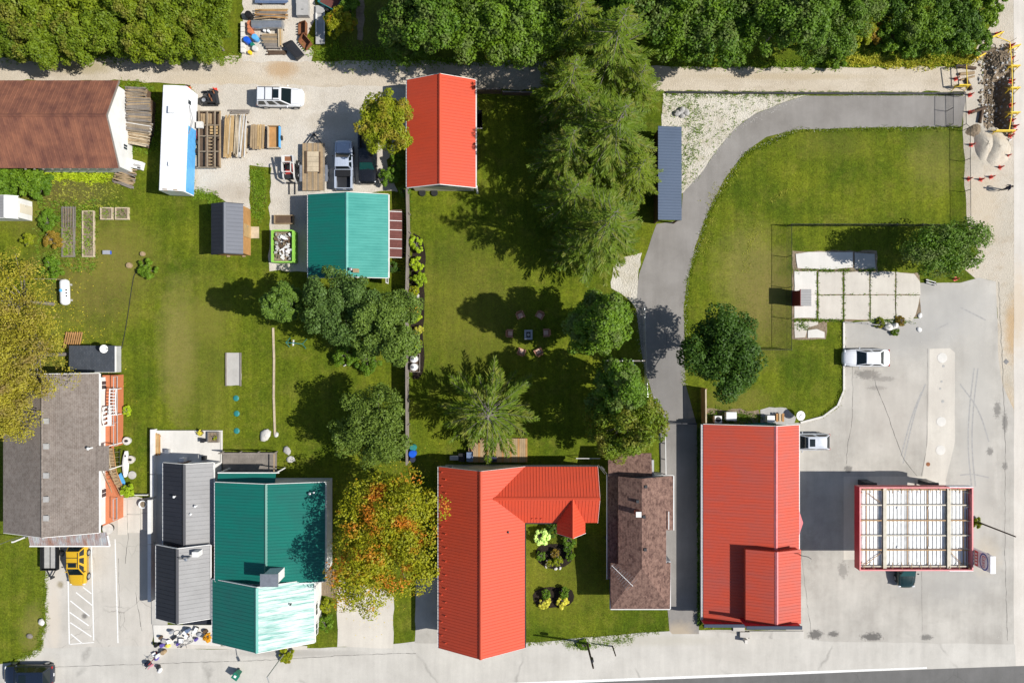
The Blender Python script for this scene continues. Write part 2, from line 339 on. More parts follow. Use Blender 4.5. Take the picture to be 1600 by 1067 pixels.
for nm, c, r, m in (('white_metal', (.74, .74, .73), .35, 0), ('white_plastic', (.75, .75, .73), .4, 0), ('galvanised', (.45, .46, .47), .38, .75), ('dark_steel', (.035, .036, .04), .5, .4), ('black_plastic', (.012, .012, .013), .5, 0),
                    ('rubber', (.016, .016, .016), .85, 0), ('rust_steel', (.24, .095, .04), .85, .1), ('steel_beam', (.42, .38, .30), .6, .1), ('canopy_rust', (.36, .22, .10), .75, .1), ('canopy_red', (.45, .02, .035), .45, 0), ('canopy_pink', (.66, .20, .20), .55, 0),
                    ('deck_white', (.76, .76, .74), .5, 0), ('yellow_paint', (.75, .52, .02), .5, 0), ('cone_orange', (.80, .075, .02), .5, 0), ('cone_red', (.62, .05, .03), .5, 0), ('lime_paint', (.24, .50, .07), .5, 0), ('blue_plastic', (.01, .09, .55), .4, 0),
                    ('green_plastic', (.01, .16, .10), .5, 0), ('teal_plastic', (.02, .19, .18), .5, 0), ('blue_paint', (.10, .36, .68), .4, 0), ('trailer_white', (.76, .77, .78), .35, 0), ('brown_plastic', (.22, .10, .06), .7, 0),
                    ('wicker', (.34, .16, .10), .8, 0), ('cushion', (.55, .36, .27), .9, 0), ('grey_cloth', (.30, .31, .34), .9, 0), ('tarp_blue', (.12, .17, .28), .6, 0), ('stone_grey', (.36, .35, .33), .9, 0), ('stone_pale', (.55, .53, .49), .9, 0),
                    ('red_paint', (.42, .035, .025), .45, 0), ('purple_cloth', (.10, .07, .30), .8, 0), ('pink_cloth', (.55, .2, .25), .8, 0), ('yellow_cloth', (.70, .58, .10), .8, 0), ('pole_wood', (.06, .045, .03), .85, 0), ('wire_black', (.01, .01, .01), .6, 0), ('lamp_grey', (.4, .42, .42), .4, .5),
                    ('skin', (.46, .27, .19), .6, 0), ('jacket_navy', (.018, .022, .05), .8, 0), ('trousers_dark', (.012, .012, .016), .85, 0), ('hair_brown', (.04, .025, .015), .7, 0), ('shoe_black', (.01, .01, .01), .6, 0), ('skylight', (.02, .03, .045), .1, 0), ('pump_black', (.03, .03, .035), .4, 0),
                    ('sign_white', (.74, .74, .76), .4, 0), ('sign_lilac', (.56, .57, .70), .4, 0), ('sign_blue', (.02, .05, .32), .4, 0), ('sign_red', (.55, .015, .03), .4, 0), ('sign_green', (.01, .16, .18), .4, 0), ('sign_navy', (.01, .03, .14), .4, 0)):
    simple(nm, c, r, .14, 2.5, m, .45)
for nm, c in dict(paint_white=(.72, .73, .74), paint_silver=(.50, .53, .57), paint_silverblue=(.42, .47, .56), paint_yellow=(.62, .37, .015), paint_black=(.010, .011, .014), paint_green=(.004, .022, .020), paint_navy=(.010, .016, .032), paint_offwhite=(.66, .64, .60)).items():
    t = NT(nm); t.fin(c, t.ramp(t.noise(1.5, 5), [(.3, .2), (.7, .34)]), .1, .5); t.b.inputs['Coat Weight'].default_value = .6; t.b.inputs['Coat Roughness'].default_value = .06
t = NT('glass_dark'); t.fin((.008, .014, .016), .05, 0, .7)
t = NT('glass_green'); t.fin((.006, .05, .045), .06, 0, .6)
t = NT('glass_window'); t.fin((.03, .04, .05), .06, 0, .7)
t = NT('lamp_red'); t.fin((.35, .01, .01), .2)
t = NT('lamp_clear'); t.fin((.6, .62, .64), .12)
t = NT('chrome'); t.fin((.6, .6, .6), .2, 1)
# foliage
leaf('leaf_cedar', (.045, .066, .008), (.115, .135, .018), (.15, .15, .02), .35)
leaf('leaf_maple', (.032, .062, .011), (.085, .130, .022), (.10, .14, .03), .5)
leaf('leaf_maple_dark', (.018, .040, .009), (.050, .085, .018))
leaf('leaf_blue', (.036, .058, .026), (.088, .120, .055))
leaf('leaf_olive', (.052, .072, .020), (.125, .148, .048))
leaf('leaf_yellowgreen', (.085, .095, .006), (.190, .185, .016), (.24, .20, .02), .5)
leaf('leaf_locust', (.14, .105, .018), (.27, .205, .05), (.20, .13, .06), .3, .3, .5, .7)
leaf('leaf_autumn', (.085, .090, .008), (.20, .175, .016), (.40, .14, .012), .36, .3, .53, .63)
leaf('leaf_spruce', (.036, .056, .008), (.105, .132, .018), (.15, .165, .022), .6)
leaf('leaf_pine', (.035, .060, .018), (.095, .130, .042))
leaf('leaf_lime', (.13, .17, .012), (.26, .29, .03))
leaf('leaf_shrub', (.035, .070, .010), (.095, .140, .022))
leaf('leaf_rust', (.10, .062, .02), (.20, .12, .04))
leaf('petal_yellow', (.30, .24, .05), (.44, .36, .12), None, .4, .15)
leaf('petal_white', (.3, .36, .22), (.62, .66, .52), None, .4, .15)
leaf('petal_orange', (.42, .15, .02), (.55, .24, .03), None, .4, .15)
leaf('grass_blade', (.055, .085, .010), (.125, .140, .020))
leaf('fallen_leaf', (.35, .22, .03), (.5, .34, .06), None, .4, .1)
leaf('grass_dry', (.20, .17, .04), (.34, .29, .10))
leaf('weed', (.05, .085, .012), (.12, .16, .025))
# ---------------------------------------------------------------- the setting: ground, lanes, lots
def rough_edge(pts, step=14, amp=2.2, seed=1, closed=True):
    rnd = random.Random(seed); out = []
    n = len(pts)
    for i in range(n):
        a = Vector(pts[i]); b = Vector(pts[(i + 1) % n]); L = (b - a).length; k = max(1, int(L / step))
        for j in range(k):
            p = a.lerp(b, j / k)
            if j: p += Vector((rnd.uniform(-amp, amp), rnd.uniform(-amp, amp)))
            out.append((p.x, p.y))
    return out
POLYS = {}
def smooth_px(pts, it=2):
    for _ in range(it):
        q = []
        for a, b in zip(pts, pts[1:] + pts[:1]):
            q.append((a[0] * .75 + b[0] * .25, a[1] * .75 + b[1] * .25)); q.append((a[0] * .25 + b[0] * .75, a[1] * .25 + b[1] * .75))
        pts = q
    return pts
def sheet(name, pts, z, mat, amp=0, step=14, seed=1, keep=True, th=None, kind='structure', smooth=0):
    if smooth: pts = smooth_px(pts, smooth)
    if amp: pts = rough_edge(pts, step, amp, seed)
    w = [W(x, y) for x, y in pts]
    o = MB().prism(w, z - (th or 0), z, top_only=th is None).build(name, mat, base=False)
    if kind: o['kind'] = kind
    if keep: POLYS.setdefault(name, []).append(pts)
    return o
# ground with the pit left open
PX0, PY0, PX1, PY1 = 1536, 75, 1583, 215
a = W(PX0, PY0); b = W(PX1, PY1); B = 420
g = MB()
for x0, x1, y0, y1 in ((-B, a.x, -B, B), (b.x, B, -B, B), (a.x, b.x, a.y, B), (a.x, b.x, -B, b.y)):
    g.add([(x0, y0, 0), (x1, y0, 0), (x1, y1, 0), (x0, y1, 0)], [(0, 1, 2, 3)])
g.build('ground', 'lawn', base=False, kind='structure')
sheet('gravel_lane', [(-300, 90), (375, 88), (500, 96), (640, 96), (850, 97), (1040, 104), (1330, 106), (1505, 104), (1508, 144), (1040, 143), (836, 140), (640, 140), (470, 138), (300, 134), (190, 126), (-300, 126)], .004, 'gravel', 2.2, 12, 2)
sheet('gravel_yard', [(298, 131), (470, 134), (640, 136), (640, 208), (604, 250), (622, 300), (482, 304), (480, 345), (480, 425), (421, 424), (421, 352), (424, 262), (390, 258), (390, 340), (335, 305), (300, 304), (296, 220)], .008, 'yard_gravel', 2.5, 12, 3)
sheet('storage_yard', [(378, -60), (490, -60), (492, 30), (478, 60), (490, 82), (486, 98), (380, 97)], .008, 'yard_gravel', 2.5, 9, 4)
sheet('dirt_path', [(545, -60), (566, -60), (570, 10), (566, 64), (558, 62), (556, 10)], .004, 'dirt', 2, 9, 4)
sheet('road', [(1584, -500), (1790, -500), (1790, 1700), (1584, 1700)], .012, 'road_light', .5, 40, 5)
sheet('road_shoulder', [(1562, -400), (1586, -400), (1586, 75), (1536, 75), (1536, 215), (1586, 215), (1586, 1100), (1556, 1100), (1560, 640), (1556, 440), (1525, 436), (1506, 420), (1530, 395), (1511, 345), (1504, 205), (1503, 104), (1520, 92), (1531, 66), (1548, 40)], .006, 'shoulder', 2, 14, 6)
sheet('forecourt', [(1318, 505), (1440, 497), (1436, 442), (1500, 442), (1530, 434), (1556, 440), (1560, 560), (1566, 600), (1584, 640), (1586, 800), (1586, 1110), (1096, 1110), (1096, 984), (1228, 984), (1228, 662), (1250, 660), (1285, 651), (1308, 634), (1318, 610)], .009, 'lot_asphalt', .6, 20, 7)
sheet('apron', [(-300, 1050), (-40, 1042), (20, 1034), (60, 1012), (240, 1008), (330, 1014), (500, 1012), (690, 1000), (835, 1003), (960, 992), (1040, 986), (1096, 984), (1300, 1002), (1586, 1006), (1586, 1160), (-300, 1160)], .013, 'apron', 1, 20, 8)
sheet('street', [(-300, 1112), (300, 1090), (862, 1067), (1250, 1052), (1700, 1036), (2100, 1022), (2100, 1700), (-300, 1700)], .018, 'road_asphalt', 0)
sheet('edge_line', [(300, 1086), (862, 1063.5), (1250, 1048.5), (1448, 1041.5), (1448, 1044), (1250, 1052.5), (862, 1067.5), (300, 1090)], .022, 'line_paint')
drv = [(1510, 150), (1260, 150), (1225, 160), (1180, 178), (1150, 200), (1120, 235), (1098, 268), (1067, 302), (1063, 345), (1026, 350), (998, 430), (994, 480), (1004, 560), (1026, 640), (1032, 720), (1030, 800), (1046, 985), (1050, 990), (1092, 990), (1089, 665), (1071, 600), (1068, 480), (1073, 440), (1086, 385), (1106, 330), (1132, 280), (1162, 240), (1198, 214), (1242, 203), (1320, 200), (1502, 198)]
sheet('driveway', drv, .014, 'driveway', .5, 18, 9)
sheet('crushed_stone_bed', [(1036, 146), (1262, 149), (1225, 160), (1180, 178), (1150, 200), (1120, 235), (1098, 268), (1068, 302), (1028, 302)], .008, 'crushed_stone', 1.2, 9, 10)
sheet('crushed_stone_bed', [(960, 405), (1003, 395), (997, 440), (994, 482), (985, 470), (955, 450)], .008, 'crushed_stone', 2, 9, 11)
sheet('parking_bay', [(70, 880), (88, 850), (165, 838), (186, 778), (238, 776), (240, 1012), (62, 1016), (72, 965)], .009, 'parking', 2, 12, 12)
sheet('concrete_drive', [(527, 905), (616, 925), (614, 1012), (527, 1010)], .016, 'concrete_tan', 1, 12, 13)
sheet('concrete_drive', [(650, 905), (690, 900), (690, 1004), (648, 1004)], .016, 'lot_asphalt', 1, 12, 13)
sheet('bare_ground', [(498, 880), (527, 890), (525, 935), (500, 930)], .006, 'dirt', 2, 8, 3)
for k, pts in enumerate(([(642, 362), (660, 372), (666, 400), (662, 440), (664, 480), (660, 520), (664, 560), (658, 592), (641, 592)],
                         [(836, 855), (862, 848), (892, 852), (897, 874), (878, 888), (855, 888), (838, 876)],
                         [(832, 925), (850, 916), (892, 917), (899, 935), (886, 948), (848, 950), (834, 942)])):
    sheet('mulch_bed', pts, .03, 'mulch', 1, 8, k, smooth=1)
sheet('paver_patch', [(1188, 640), (1202, 636), (1228, 637), (1244, 652), (1240, 664), (1188, 662)], .01, 'stone_grey', .5, 8, 2)
sheet('grass_edge_bed', [(1098, 640), (1185, 640), (1185, 664), (1098, 664)], .006, 'dirt', 3, 8, 4)
# ploughed strip and paving inside the garden
sheet('soil_bed', [(97, 324), (117, 324), (117, 402), (99, 402)], .006, 'dirt', 2, 8, 6)
sheet('soil_bed', [(129, 330), (149, 330), (149, 402), (130, 402)], .006, 'dirt', 2, 8, 7)
# painted bays
def line(name, p, q, w=2, z=.015):
    a = Vector(p); b = Vector(q); n = (b - a).normalized(); n = Vector((-n.y, n.x)) * w / 2
    sheet(name, [a + n, b + n, b - n, a - n], z, 'line_paint', keep=False)
line('bay_line', (106.5, 902), (108.5, 1006), 1.8); line('bay_line', (143, 852), (146.5, 1000), 1.8); line('bay_line', (180, 842), (184.5, 1004), 1.8)
for a, b in (((119, 925), (144, 945)), ((110, 938), (140, 962)), ((109, 956), (139, 977)), ((110, 972), (143, 994)), ((111, 990), (128, 1004)), ((130, 917), (143, 927))): line('hatch_line', a, b, 1.7)
line('bay_line', (108, 1006), (147, 1003), 1.2)
# tank pad with round lids
sheet('tank_pad', [(1452, 545), (1484, 544), (1492, 551), (1492, 690), (1477, 752), (1440, 752), (1449, 690)], .014, 'concrete_tan', .3, 20, 3)
for k, (x, y, r) in enumerate(((1472, 559, .52), (1470.5, 658.5, .5), (1469.5, 703, .5))):
    o = MB().lathe(W(x, y) + Vector((0, 0, .014)), [(r, 0), (r, .012), (r - .05, .02), (.02, .02)], 20).build('manhole', 'concrete_white')
    tag(o, 'round white tank lid set in the long concrete strip', 'lid', 'tank lids')
for (x, y, r) in ((1474, 572, .14), (1471, 596, .12), (1469, 607, .12), (1473, 627, .16), (1450, 725, .22)):
    o = MB().lathe(W(x, y) + Vector((0, 0, .014)), [(r, 0), (r, .01), (.02, .014)], 12).build('valve_cover', 'rust_steel' if r > .2 else 'stone_grey')
    tag(o, 'orange rusty valve cover near the end of the concrete strip' if r > .2 else 'small dark valve cover in the concrete strip', 'cover', None if r > .2 else 'valve covers')
def smooth_open(p):
    for _ in range(3): p = [p[0]] + [q for a, b in zip(p[:-1], p[1:]) for q in ((a[0] * .75 + b[0] * .25, a[1] * .75 + b[1] * .25), (a[0] * .25 + b[0] * .75, a[1] * .25 + b[1] * .75))] + [p[-1]]
    return p
# cracks and joints on the forecourt
def crack(pts, w=.035, z=.0125, amp=.8, seed=1):
    rnd = random.Random(seed); q = []
    for a, b in zip(pts[:-1], pts[1:]):
        a = Vector(a); b = Vector(b); k = max(1, int((b - a).length / 7))
        for j in range(k): q.append(a.lerp(b, j / k) + Vector((rnd.uniform(-amp, amp), rnd.uniform(-amp, amp))))
    q.append(Vector(pts[-1])); m = MB(); ps = [W(p.x, p.y) for p in q]
    for a, b in zip(ps[:-1], ps[1:]):
        d = (b - a).normalized(); n = Vector((-d.y, d.x, 0)) * w * .42 * rnd.uniform(.5, 1.3)
        m.add([a + n + Vector((0, 0, z)), a - n + Vector((0, 0, z)), b - n + Vector((0, 0, z)), b + n + Vector((0, 0, z))], [(0, 1, 2, 3)])
    o = m.build('pavement_crack', 'crack_fill', base=False); o['kind'] = 'structure'
crack([(1366, 592), (1372, 612), (1384, 640), (1398, 680), (1412, 718), (1434, 745)], .06, seed=2)
crack([(1332, 570), (1332, 620), (1331, 660), (1325, 690), (1322, 725)], .04, seed=3)
crack([(1449, 545), (1448, 700), (1438, 750)], .035, seed=4, amp=.3)
crack([(1560, 440), (1566, 560), (1571, 700), (1570, 860), (1574, 1000)], .05, seed=5)
crack([(1252, 858), (1256, 900), (1262, 950), (1270, 1005), (1275, 1045)], .04, seed=6)
crack([(1180, 985), (1184, 1010), (1190, 1050)], .03, seed=7)
crack([(378, 1010), (368, 1030), (362, 1060), (352, 1080)], .05, seed=8)
crack([(1440, 760), (1440, 900), (1441, 1000)], .03, seed=9, amp=.3)
crack([(185, 872), (186, 930), (188, 985)], .04, seed=10); crack([(200, 780), (200, 840), (196, 880)], .05, seed=11); crack([(212, 925), (216, 950), (222, 985)], .06, seed=12)
crack([(650, 1020), (560, 1022), (430, 1030), (250, 1036), (80, 1042)], .05, .017, seed=13)
crack([(1040, 560), (1042, 520), (1022, 520)], .03, .0165, seed=14)
for k, pts in enumerate(([(1446, 600), (1430, 640), (1416, 700), (1411, 724)], [(1440, 612), (1424, 650), (1408, 712)], [(1522, 575), (1514, 640), (1512, 700), (1518, 760)], [(1528, 575), (1520, 640), (1518, 700), (1524, 760)], [(1500, 600), (1530, 640), (1545, 690)], [(1500, 742), (1520, 740), (1545, 746)], [(1500, 480), (1540, 500)], [(1462, 515), (1482, 505)])):
    m = MB(); ps = [W(*p) for p in smooth_open(pts)]; z = Vector((0, 0, .0112 + k * .0005))
    for a, b in zip(ps[:-1], ps[1:]):
        d = (b - a).normalized(); n = Vector((-d.y, d.x, 0)) * .075
        m.add([a + n + z, a - n + z, b - n + z, b + n + z], [(0, 1, 2, 3)])
    o = m.build('tyre_mark', 'tyre_mark', base=False); o['kind'] = 'structure'
# the open trench in the shoulder
def grid_thing(name, x0, y0, x1, y1, nx, ny, fz, mat):
    a = W(x0, y0); b = W(x1, y1); m = MB(); vs = []
    for j in range(ny + 1):
        for i in range(nx + 1):
            u, v = i / nx, j / ny; vs.append((a.x + (b.x - a.x) * u, a.y + (b.y - a.y) * v, fz(u, v)))
    fs = [(j * (nx + 1) + i, (j + 1) * (nx + 1) + i, (j + 1) * (nx + 1) + i + 1, j * (nx + 1) + i + 1) for j in range(ny) for i in range(nx)]
    m.add(vs, fs); return m.build(name, mat, smooth=True, base=False)
rr = random.Random(5); NZ = [[rr.uniform(-1, 1) for _ in range(60)] for _ in range(120)]
def trench_z(u, v):
    e = min(u, 1 - u, v, 1 - v); k = min(1, e / .1)
    pit = max(0, 1 - ((u - .62) / .28) ** 2) * max(0, min(1, (v - .22) / .2)) * max(0, min(1, (.99 - v) / .1))
    mound = max(0, 1 - ((u - .5) / .42) ** 2 - ((v - .17) / .2) ** 2)
    return .004 + k * (-1.15 * pit ** .7 + .75 * mound + .1 * NZ[int(v * 118)][int(u * 58)])
o = grid_thing('trench', PX0, PY0, PX1, PY1, 40, 100, trench_z, 'dirt'); o['kind'] = 'structure'
rb = MB(); rq = random.Random(21)
for k in range(420):
    u, v = rq.random(), rq.random(); p = W(PX0 - 8 + (PX1 - PX0 + 10) * u, PY0 - 6 + (PY1 - PY0 + 12) * v); uu, vv = (p.x - W(PX0, 0).x) / (W(PX1, 0).x - W(PX0, 0).x), (W(0, PY0).y - p.y) / (W(0, PY0).y - W(0, PY1).y)
    z = trench_z(uu, vv) if 0 < uu < 1 and 0 < vv < 1 else .01; r_ = rq.uniform(.05, .17)
    rb.obox((p.x, p.y, z + r_ * .2), (r_ * 1.6, r_, r_ * .9), rq.uniform(0, 180), rq.uniform(-30, 30), rq.uniform(-30, 30), rq.choice((0, 0, 0, 0, 1, 1, 2)))
tag(rb.build('trench_rubble', ['dirt', 'stone_grey', 'stone_pale']), 'broken lumps of clay and stone scattered round the open trench', 'rubble', None, 'stuff')
# kerbs: pieces of their own
def kerb(name, pts, label, w=.22, h=.13, mat='concrete', seg=2.4, cat='kerb'):
    t = bthing(name, label, cat, W(*pts[0]))
    for a, b in zip(pts[:-1], pts[1:]):
        a = W(*a); b = W(*b); n = max(1, round((b - a).length / seg))
        for j in range(n):
            p = a.lerp(b, (j + .006) / n); q = a.lerp(b, (j + 1 - .006) / n); p.z = q.z = h / 2 + .001
            MB().bar(p, q, w, h).build('kerb_stone', mat, t)
    return t
kerb('kerb', [(1318, 503), (1318, 610), (1308, 634), (1285, 651), (1250, 660)], 'pale concrete kerb curving round the lawn beside the forecourt', .2, .14, 'concrete_white')
kerb('lane_kerb', [(1040, 145), (1160, 146), (1350, 147), (1506, 147)], 'low dark stone edging between gravel lane and asphalt driveway', .2, .16, 'dark_steel', 1.6, 'edging')
kerb('lawn_edging', [(427, 512), (428.5, 560), (428, 620), (430, 680)], 'narrow pale board edging across the lawn between two gardens', .2, .1, 'wood_pale', 1.5, 'edging')
# old concrete slabs on the corner
t = bthing('concrete_pad', 'cracked square concrete slabs with weeds in their joints', 'concrete pad', W(1240, 528))
rs = random.Random(3)
def slab(parent, pts, mat='concrete_tan', h=.06, dz=.012, name='concrete_slab', nz=None):
    pts = rough_edge(pts, 9, .5, rs.randint(0, 999))
    return MB().prism([W(*p) for p in pts], -.05, h + rs.uniform(-dz, dz)).build(name, mat, parent)
sheet('soil_under_slabs', [(1238, 392), (1370, 392), (1372, 424), (1436, 426), (1440, 495), (1318, 503), (1318, 500), (1292, 503), (1290, 530), (1238, 530)], .005, 'dirt', 1.5, 10, 5)
slab(t, [(1243, 397), (1262, 394), (1300, 394), (1332, 394), (1332, 418), (1300, 421), (1246, 419)], 'concrete_white')
slab(t, [(1335, 395), (1366, 397), (1368, 420), (1335, 420)], 'concrete')
xs = [(1241, 1275.5), (1278.5, 1316), (1319, 1358), (1360, 1398), (1400, 1436)]
for i, (x0, x1) in enumerate(xs):
    for j, (y0, y1) in enumerate(((425, 460), (461.5, 499))):
        if i == 4 and j == 1: slab(t, [(x0, y0), (1437, y0), (1434, 478), (1430, 492), (1424, 501), (x0, 500)], 'concrete_tan')
        elif i == 4: slab(t, [(x0, y0), (1428, 428), (1437, 440), (1438, y1), (x0, y1)], 'concrete_tan')
        elif i == 0: slab(t, [(x0, y0 - 1), (x1, y0 - 1), (x1, y1 - (2 if j else 0)), (x0, y1 - 2)], 'concrete_white')
        else: slab(t, [(x0, y0), (x1, y0), (x1, y1), (x0, y1)], 'concrete_tan')
slab(t, [(1241, 502), (1278, 502), (1278, 507), (1262, 512), (1258, 527), (1242, 528)], 'concrete_tan', .03)
slab(t, [(1262, 516), (1276, 514), (1288, 519), (1288, 528), (1262, 528)], 'concrete_white')
# broken concrete beside the brown house wall on the left
t = bthing('concrete_walk', 'broken pale paving slabs beside the terracotta deck', 'paving', W(185, 790))
for (x0, x1, y0, y1) in ((184, 198, 781, 806), (199.5, 219, 780, 802), (220, 232, 781, 800), (184, 198, 807, 835), (199.5, 219, 804, 832), (220.5, 234, 802, 828)):
    slab(t, [(x0, y0), (x1, y0), (x1, y1), (x0, y1)], 'concrete_tan', .035)
# small concrete pad in the lawn and worn stones
t = bthing('garden_slab', 'long mossy concrete slab lying in the lawn', 'slab', W(364, 575))
MB().prism([W(*p) for p in rough_edge([(353, 551), (377, 551), (377, 602), (353, 602)], 8, .6, 3)], -.02, .07).build('slab', 'concrete', t)
MB().box(W(353, 0).x, W(354.6, 0).x, W(0, 603).y, W(0, 551).y, -.02, .16).build('board', 'wood_grey', t)
MB().box(W(375.5, 0).x, W(377.4, 0).x, W(0, 603).y, W(0, 551).y, -.02, .16).build('board', 'wood_grey', t)
# ---------------------------------------------------------------- building kit
def ribbed(pts, mat, parent, name='roof_slope', sp=.3, rh=.028, rw=.07, th=.06, flip=False):
    pts = [Vector(p) for p in pts]
    n = Vector((0, 0, 0))
    for a, b, c in zip(pts, pts[1:] + pts[:1], pts[2:] + pts[:2]): n += (b - a).cross(c - b)
    n.normalize()
    if n.z < 0: n = -n; pts = pts[::-1]
    e = Vector((0, 0, 1)).cross(n)
    e = Vector((0, 1, 0)) if e.length < 1e-4 else e.normalized()
    d = n.cross(e).normalized()
    if flip: e, d = d, e
    m = MB(); k = len(pts)
    m.add(pts + [p - n * th for p in pts], [tuple(range(k)), tuple(range(2 * k - 1, k - 1, -1))] + [(i + k, (i + 1) % k + k, (i + 1) % k, i) for i in range(k)])
    us = [p.dot(e) for p in pts]; u0, u1 = min(us), max(us); nr = max(1, int((u1 - u0) / sp)); st = (u1 - u0) / nr
    o = pts[0]
    for q in range(nr + 1):
        u = u0 + q * st; u = min(max(u, u0 + rw * .55), u1 - rw * .55); hit = []
        for a, b in zip(pts, pts[1:] + pts[:1]):
            ua, ub = a.dot(e), b.dot(e)
            if (ua - u) * (ub - u) <= 0 and abs(ua - ub) > 1e-6:
                f = (u - ua) / (ub - ua); hit.append((a.lerp(b, f)).dot(d))
        if len(hit) < 2 or max(hit) - min(hit) < .1: continue
        v0, v1 = min(hit), max(hit); base = n * o.dot(n)
        P = lambda uu, vv, hh: base + e * uu + d * vv + n * hh
        m.add([P(u - rw / 2, v0, 0), P(u + rw / 2, v0, 0), P(u + rw / 4, v0, rh), P(u - rw / 4, v0, rh), P(u - rw / 2, v1, 0), P(u + rw / 2, v1, 0), P(u + rw / 4, v1, rh), P(u - rw / 4, v1, rh)],
              [(0, 1, 2, 3), (7, 6, 5, 4), (1, 5, 6, 2), (2, 6, 7, 3), (3, 7, 4, 0)])
    return m.build(name, mat, parent)
def flat_slope(pts, mat, parent, name='roof_slope', th=.1):
    pts = [Vector(p) for p in pts]; n = (pts[1] - pts[0]).cross(pts[2] - pts[1]).normalized()
    if n.z < 0: n = -n; pts = pts[::-1]
    k = len(pts); return MB().add(pts + [p - Vector((0, 0, th)) for p in pts], [tuple(range(k)), tuple(range(2 * k - 1, k - 1, -1))] + [(i + k, (i + 1) % k + k, (i + 1) % k, i) for i in range(k)]).build(name, mat, parent)
def ridge_cap(a, b, mat, parent, w=.34, h=.05):
    a = Vector(a); b = Vector(b); d = (b - a).normalized(); s = Vector((-d.y, d.x, 0)).normalized() * w / 2; up = Vector((0, 0, 1))
    dr = -up * .075
    vs = [a + s + dr + up * .05, a + up * h + up * .05, a - s + dr + up * .05, b + s + dr + up * .05, b + up * h + up * .05, b - s + dr + up * .05]
    vs += [v - up * .04 for v in vs]
    return MB().add(vs, [(0, 3, 4, 1), (1, 4, 5, 2), (6, 7, 10, 9), (7, 8, 11, 10), (0, 1, 7, 6), (1, 2, 8, 7), (3, 9, 10, 4), (4, 10, 11, 5), (0, 6, 9, 3), (2, 5, 11, 8)]).build('ridge_cap', mat, parent)
def board(a, b, mat, parent, name='trim', w=.05, h=.18):
    return MB().bar(a, b, w, h).build(name, mat, parent)
def gable(t, x0, x1, y0, y1, rc, he, hr, mats, wall, axis='Y', trim='trim_white', over=.35, sp=.3, he1=None, cap=None, walls=True, gutters=True, zb=0, kit=ribbed, endtrim=(1, 1)):
    """roof outline x0..x1, y0..y1 at the eaves; ridge runs along `axis` at coordinate rc"""
    he1 = he if he1 is None else he1
    m0, m1 = mats if isinstance(mats, tuple) else (mats, mats)
    if axis == 'Y':
        A = [(x0, y0, he), (x0, y1, he), (rc, y1, hr), (rc, y0, hr)]; Bq = [(x1, y0, he1), (rc, y0, hr), (rc, y1, hr), (x1, y1, he1)]
        r0, r1 = (rc, y0, hr), (rc, y1, hr); prof = [(x0 + over, zb), (x1 - over, zb), (x1 - over, he1 - .1 + over * (hr - he1) / max(.1, x1 - rc)), (rc, hr - .1), (x0 + over, he - .1 + over * (hr - he) / max(.1, rc - x0))]; ends = (y0 + over, y1 - over)
    else:
        A = [(x0, y0, he), (x1, y0, he), (x1, rc, hr), (x0, rc, hr)]; Bq = [(x0, y1, he1), (x0, rc, hr), (x1, rc, hr), (x1, y1, he1)]
        r0, r1 = (x0, rc, hr), (x1, rc, hr); prof = [(y0 + over, zb), (y1 - over, zb), (y1 - over, he1 - .1 + over * (hr - he1) / max(.1, y1 - rc)), (rc, hr - .1), (y0 + over, he - .1 + over * (hr - he) / max(.1, rc - y0))]; ends = (x0 + over, x1 - over)
    if walls: MB().extr(prof, 'Y' if axis == 'Y' else 'X', *ends).build('wall', wall, t)
    kit(A, m0, t, **({'sp': sp} if kit is ribbed else {})); kit(Bq, m1, t, **({'sp': sp} if kit is ribbed else {}))
    ridge_cap(r0, r1, cap or m0, t)
    if trim:
        dn = Vector((0, 0, -.13)); o = .03
        for k, (i, on) in enumerate(zip((0, 1), endtrim)):
            if not on: continue
            s = -o if i == 0 else o
            if axis == 'Y':
                y = (y0, y1)[i] + s; board(Vector((x0, y, he)) + dn, Vector((rc, y, hr)) + dn, trim, t, 'bargeboard', .06); board(Vector((x1, y, he1)) + dn, Vector((rc, y, hr)) + dn, trim, t, 'bargeboard', .06)
            else:
                x = (x0, x1)[i] + s; board(Vector((x, y0, he)) + dn, Vector((x, rc, hr)) + dn, trim, t, 'bargeboard', .06); board(Vector((x, y1, he1)) + dn, Vector((x, rc, hr)) + dn, trim, t, 'bargeboard', .06)
        if gutters:
            if axis == 'Y':
                board((x0 - .06, y0, he - .13), (x0 - .06, y1, he - .13), trim, t, 'gutter', .11, .11); board((x1 + .06, y0, he1 - .13), (x1 + .06, y1, he1 - .13), trim, t, 'gutter', .11, .11)
            else:
                board((x0, y0 - .06, he - .13), (x1, y0 - .06, he - .13), trim, t, 'gutter', .11, .11); board((x0, y1 + .06, he1 - .13), (x1, y1 + .06, he1 - .13), trim, t, 'gutter', .11, .11)
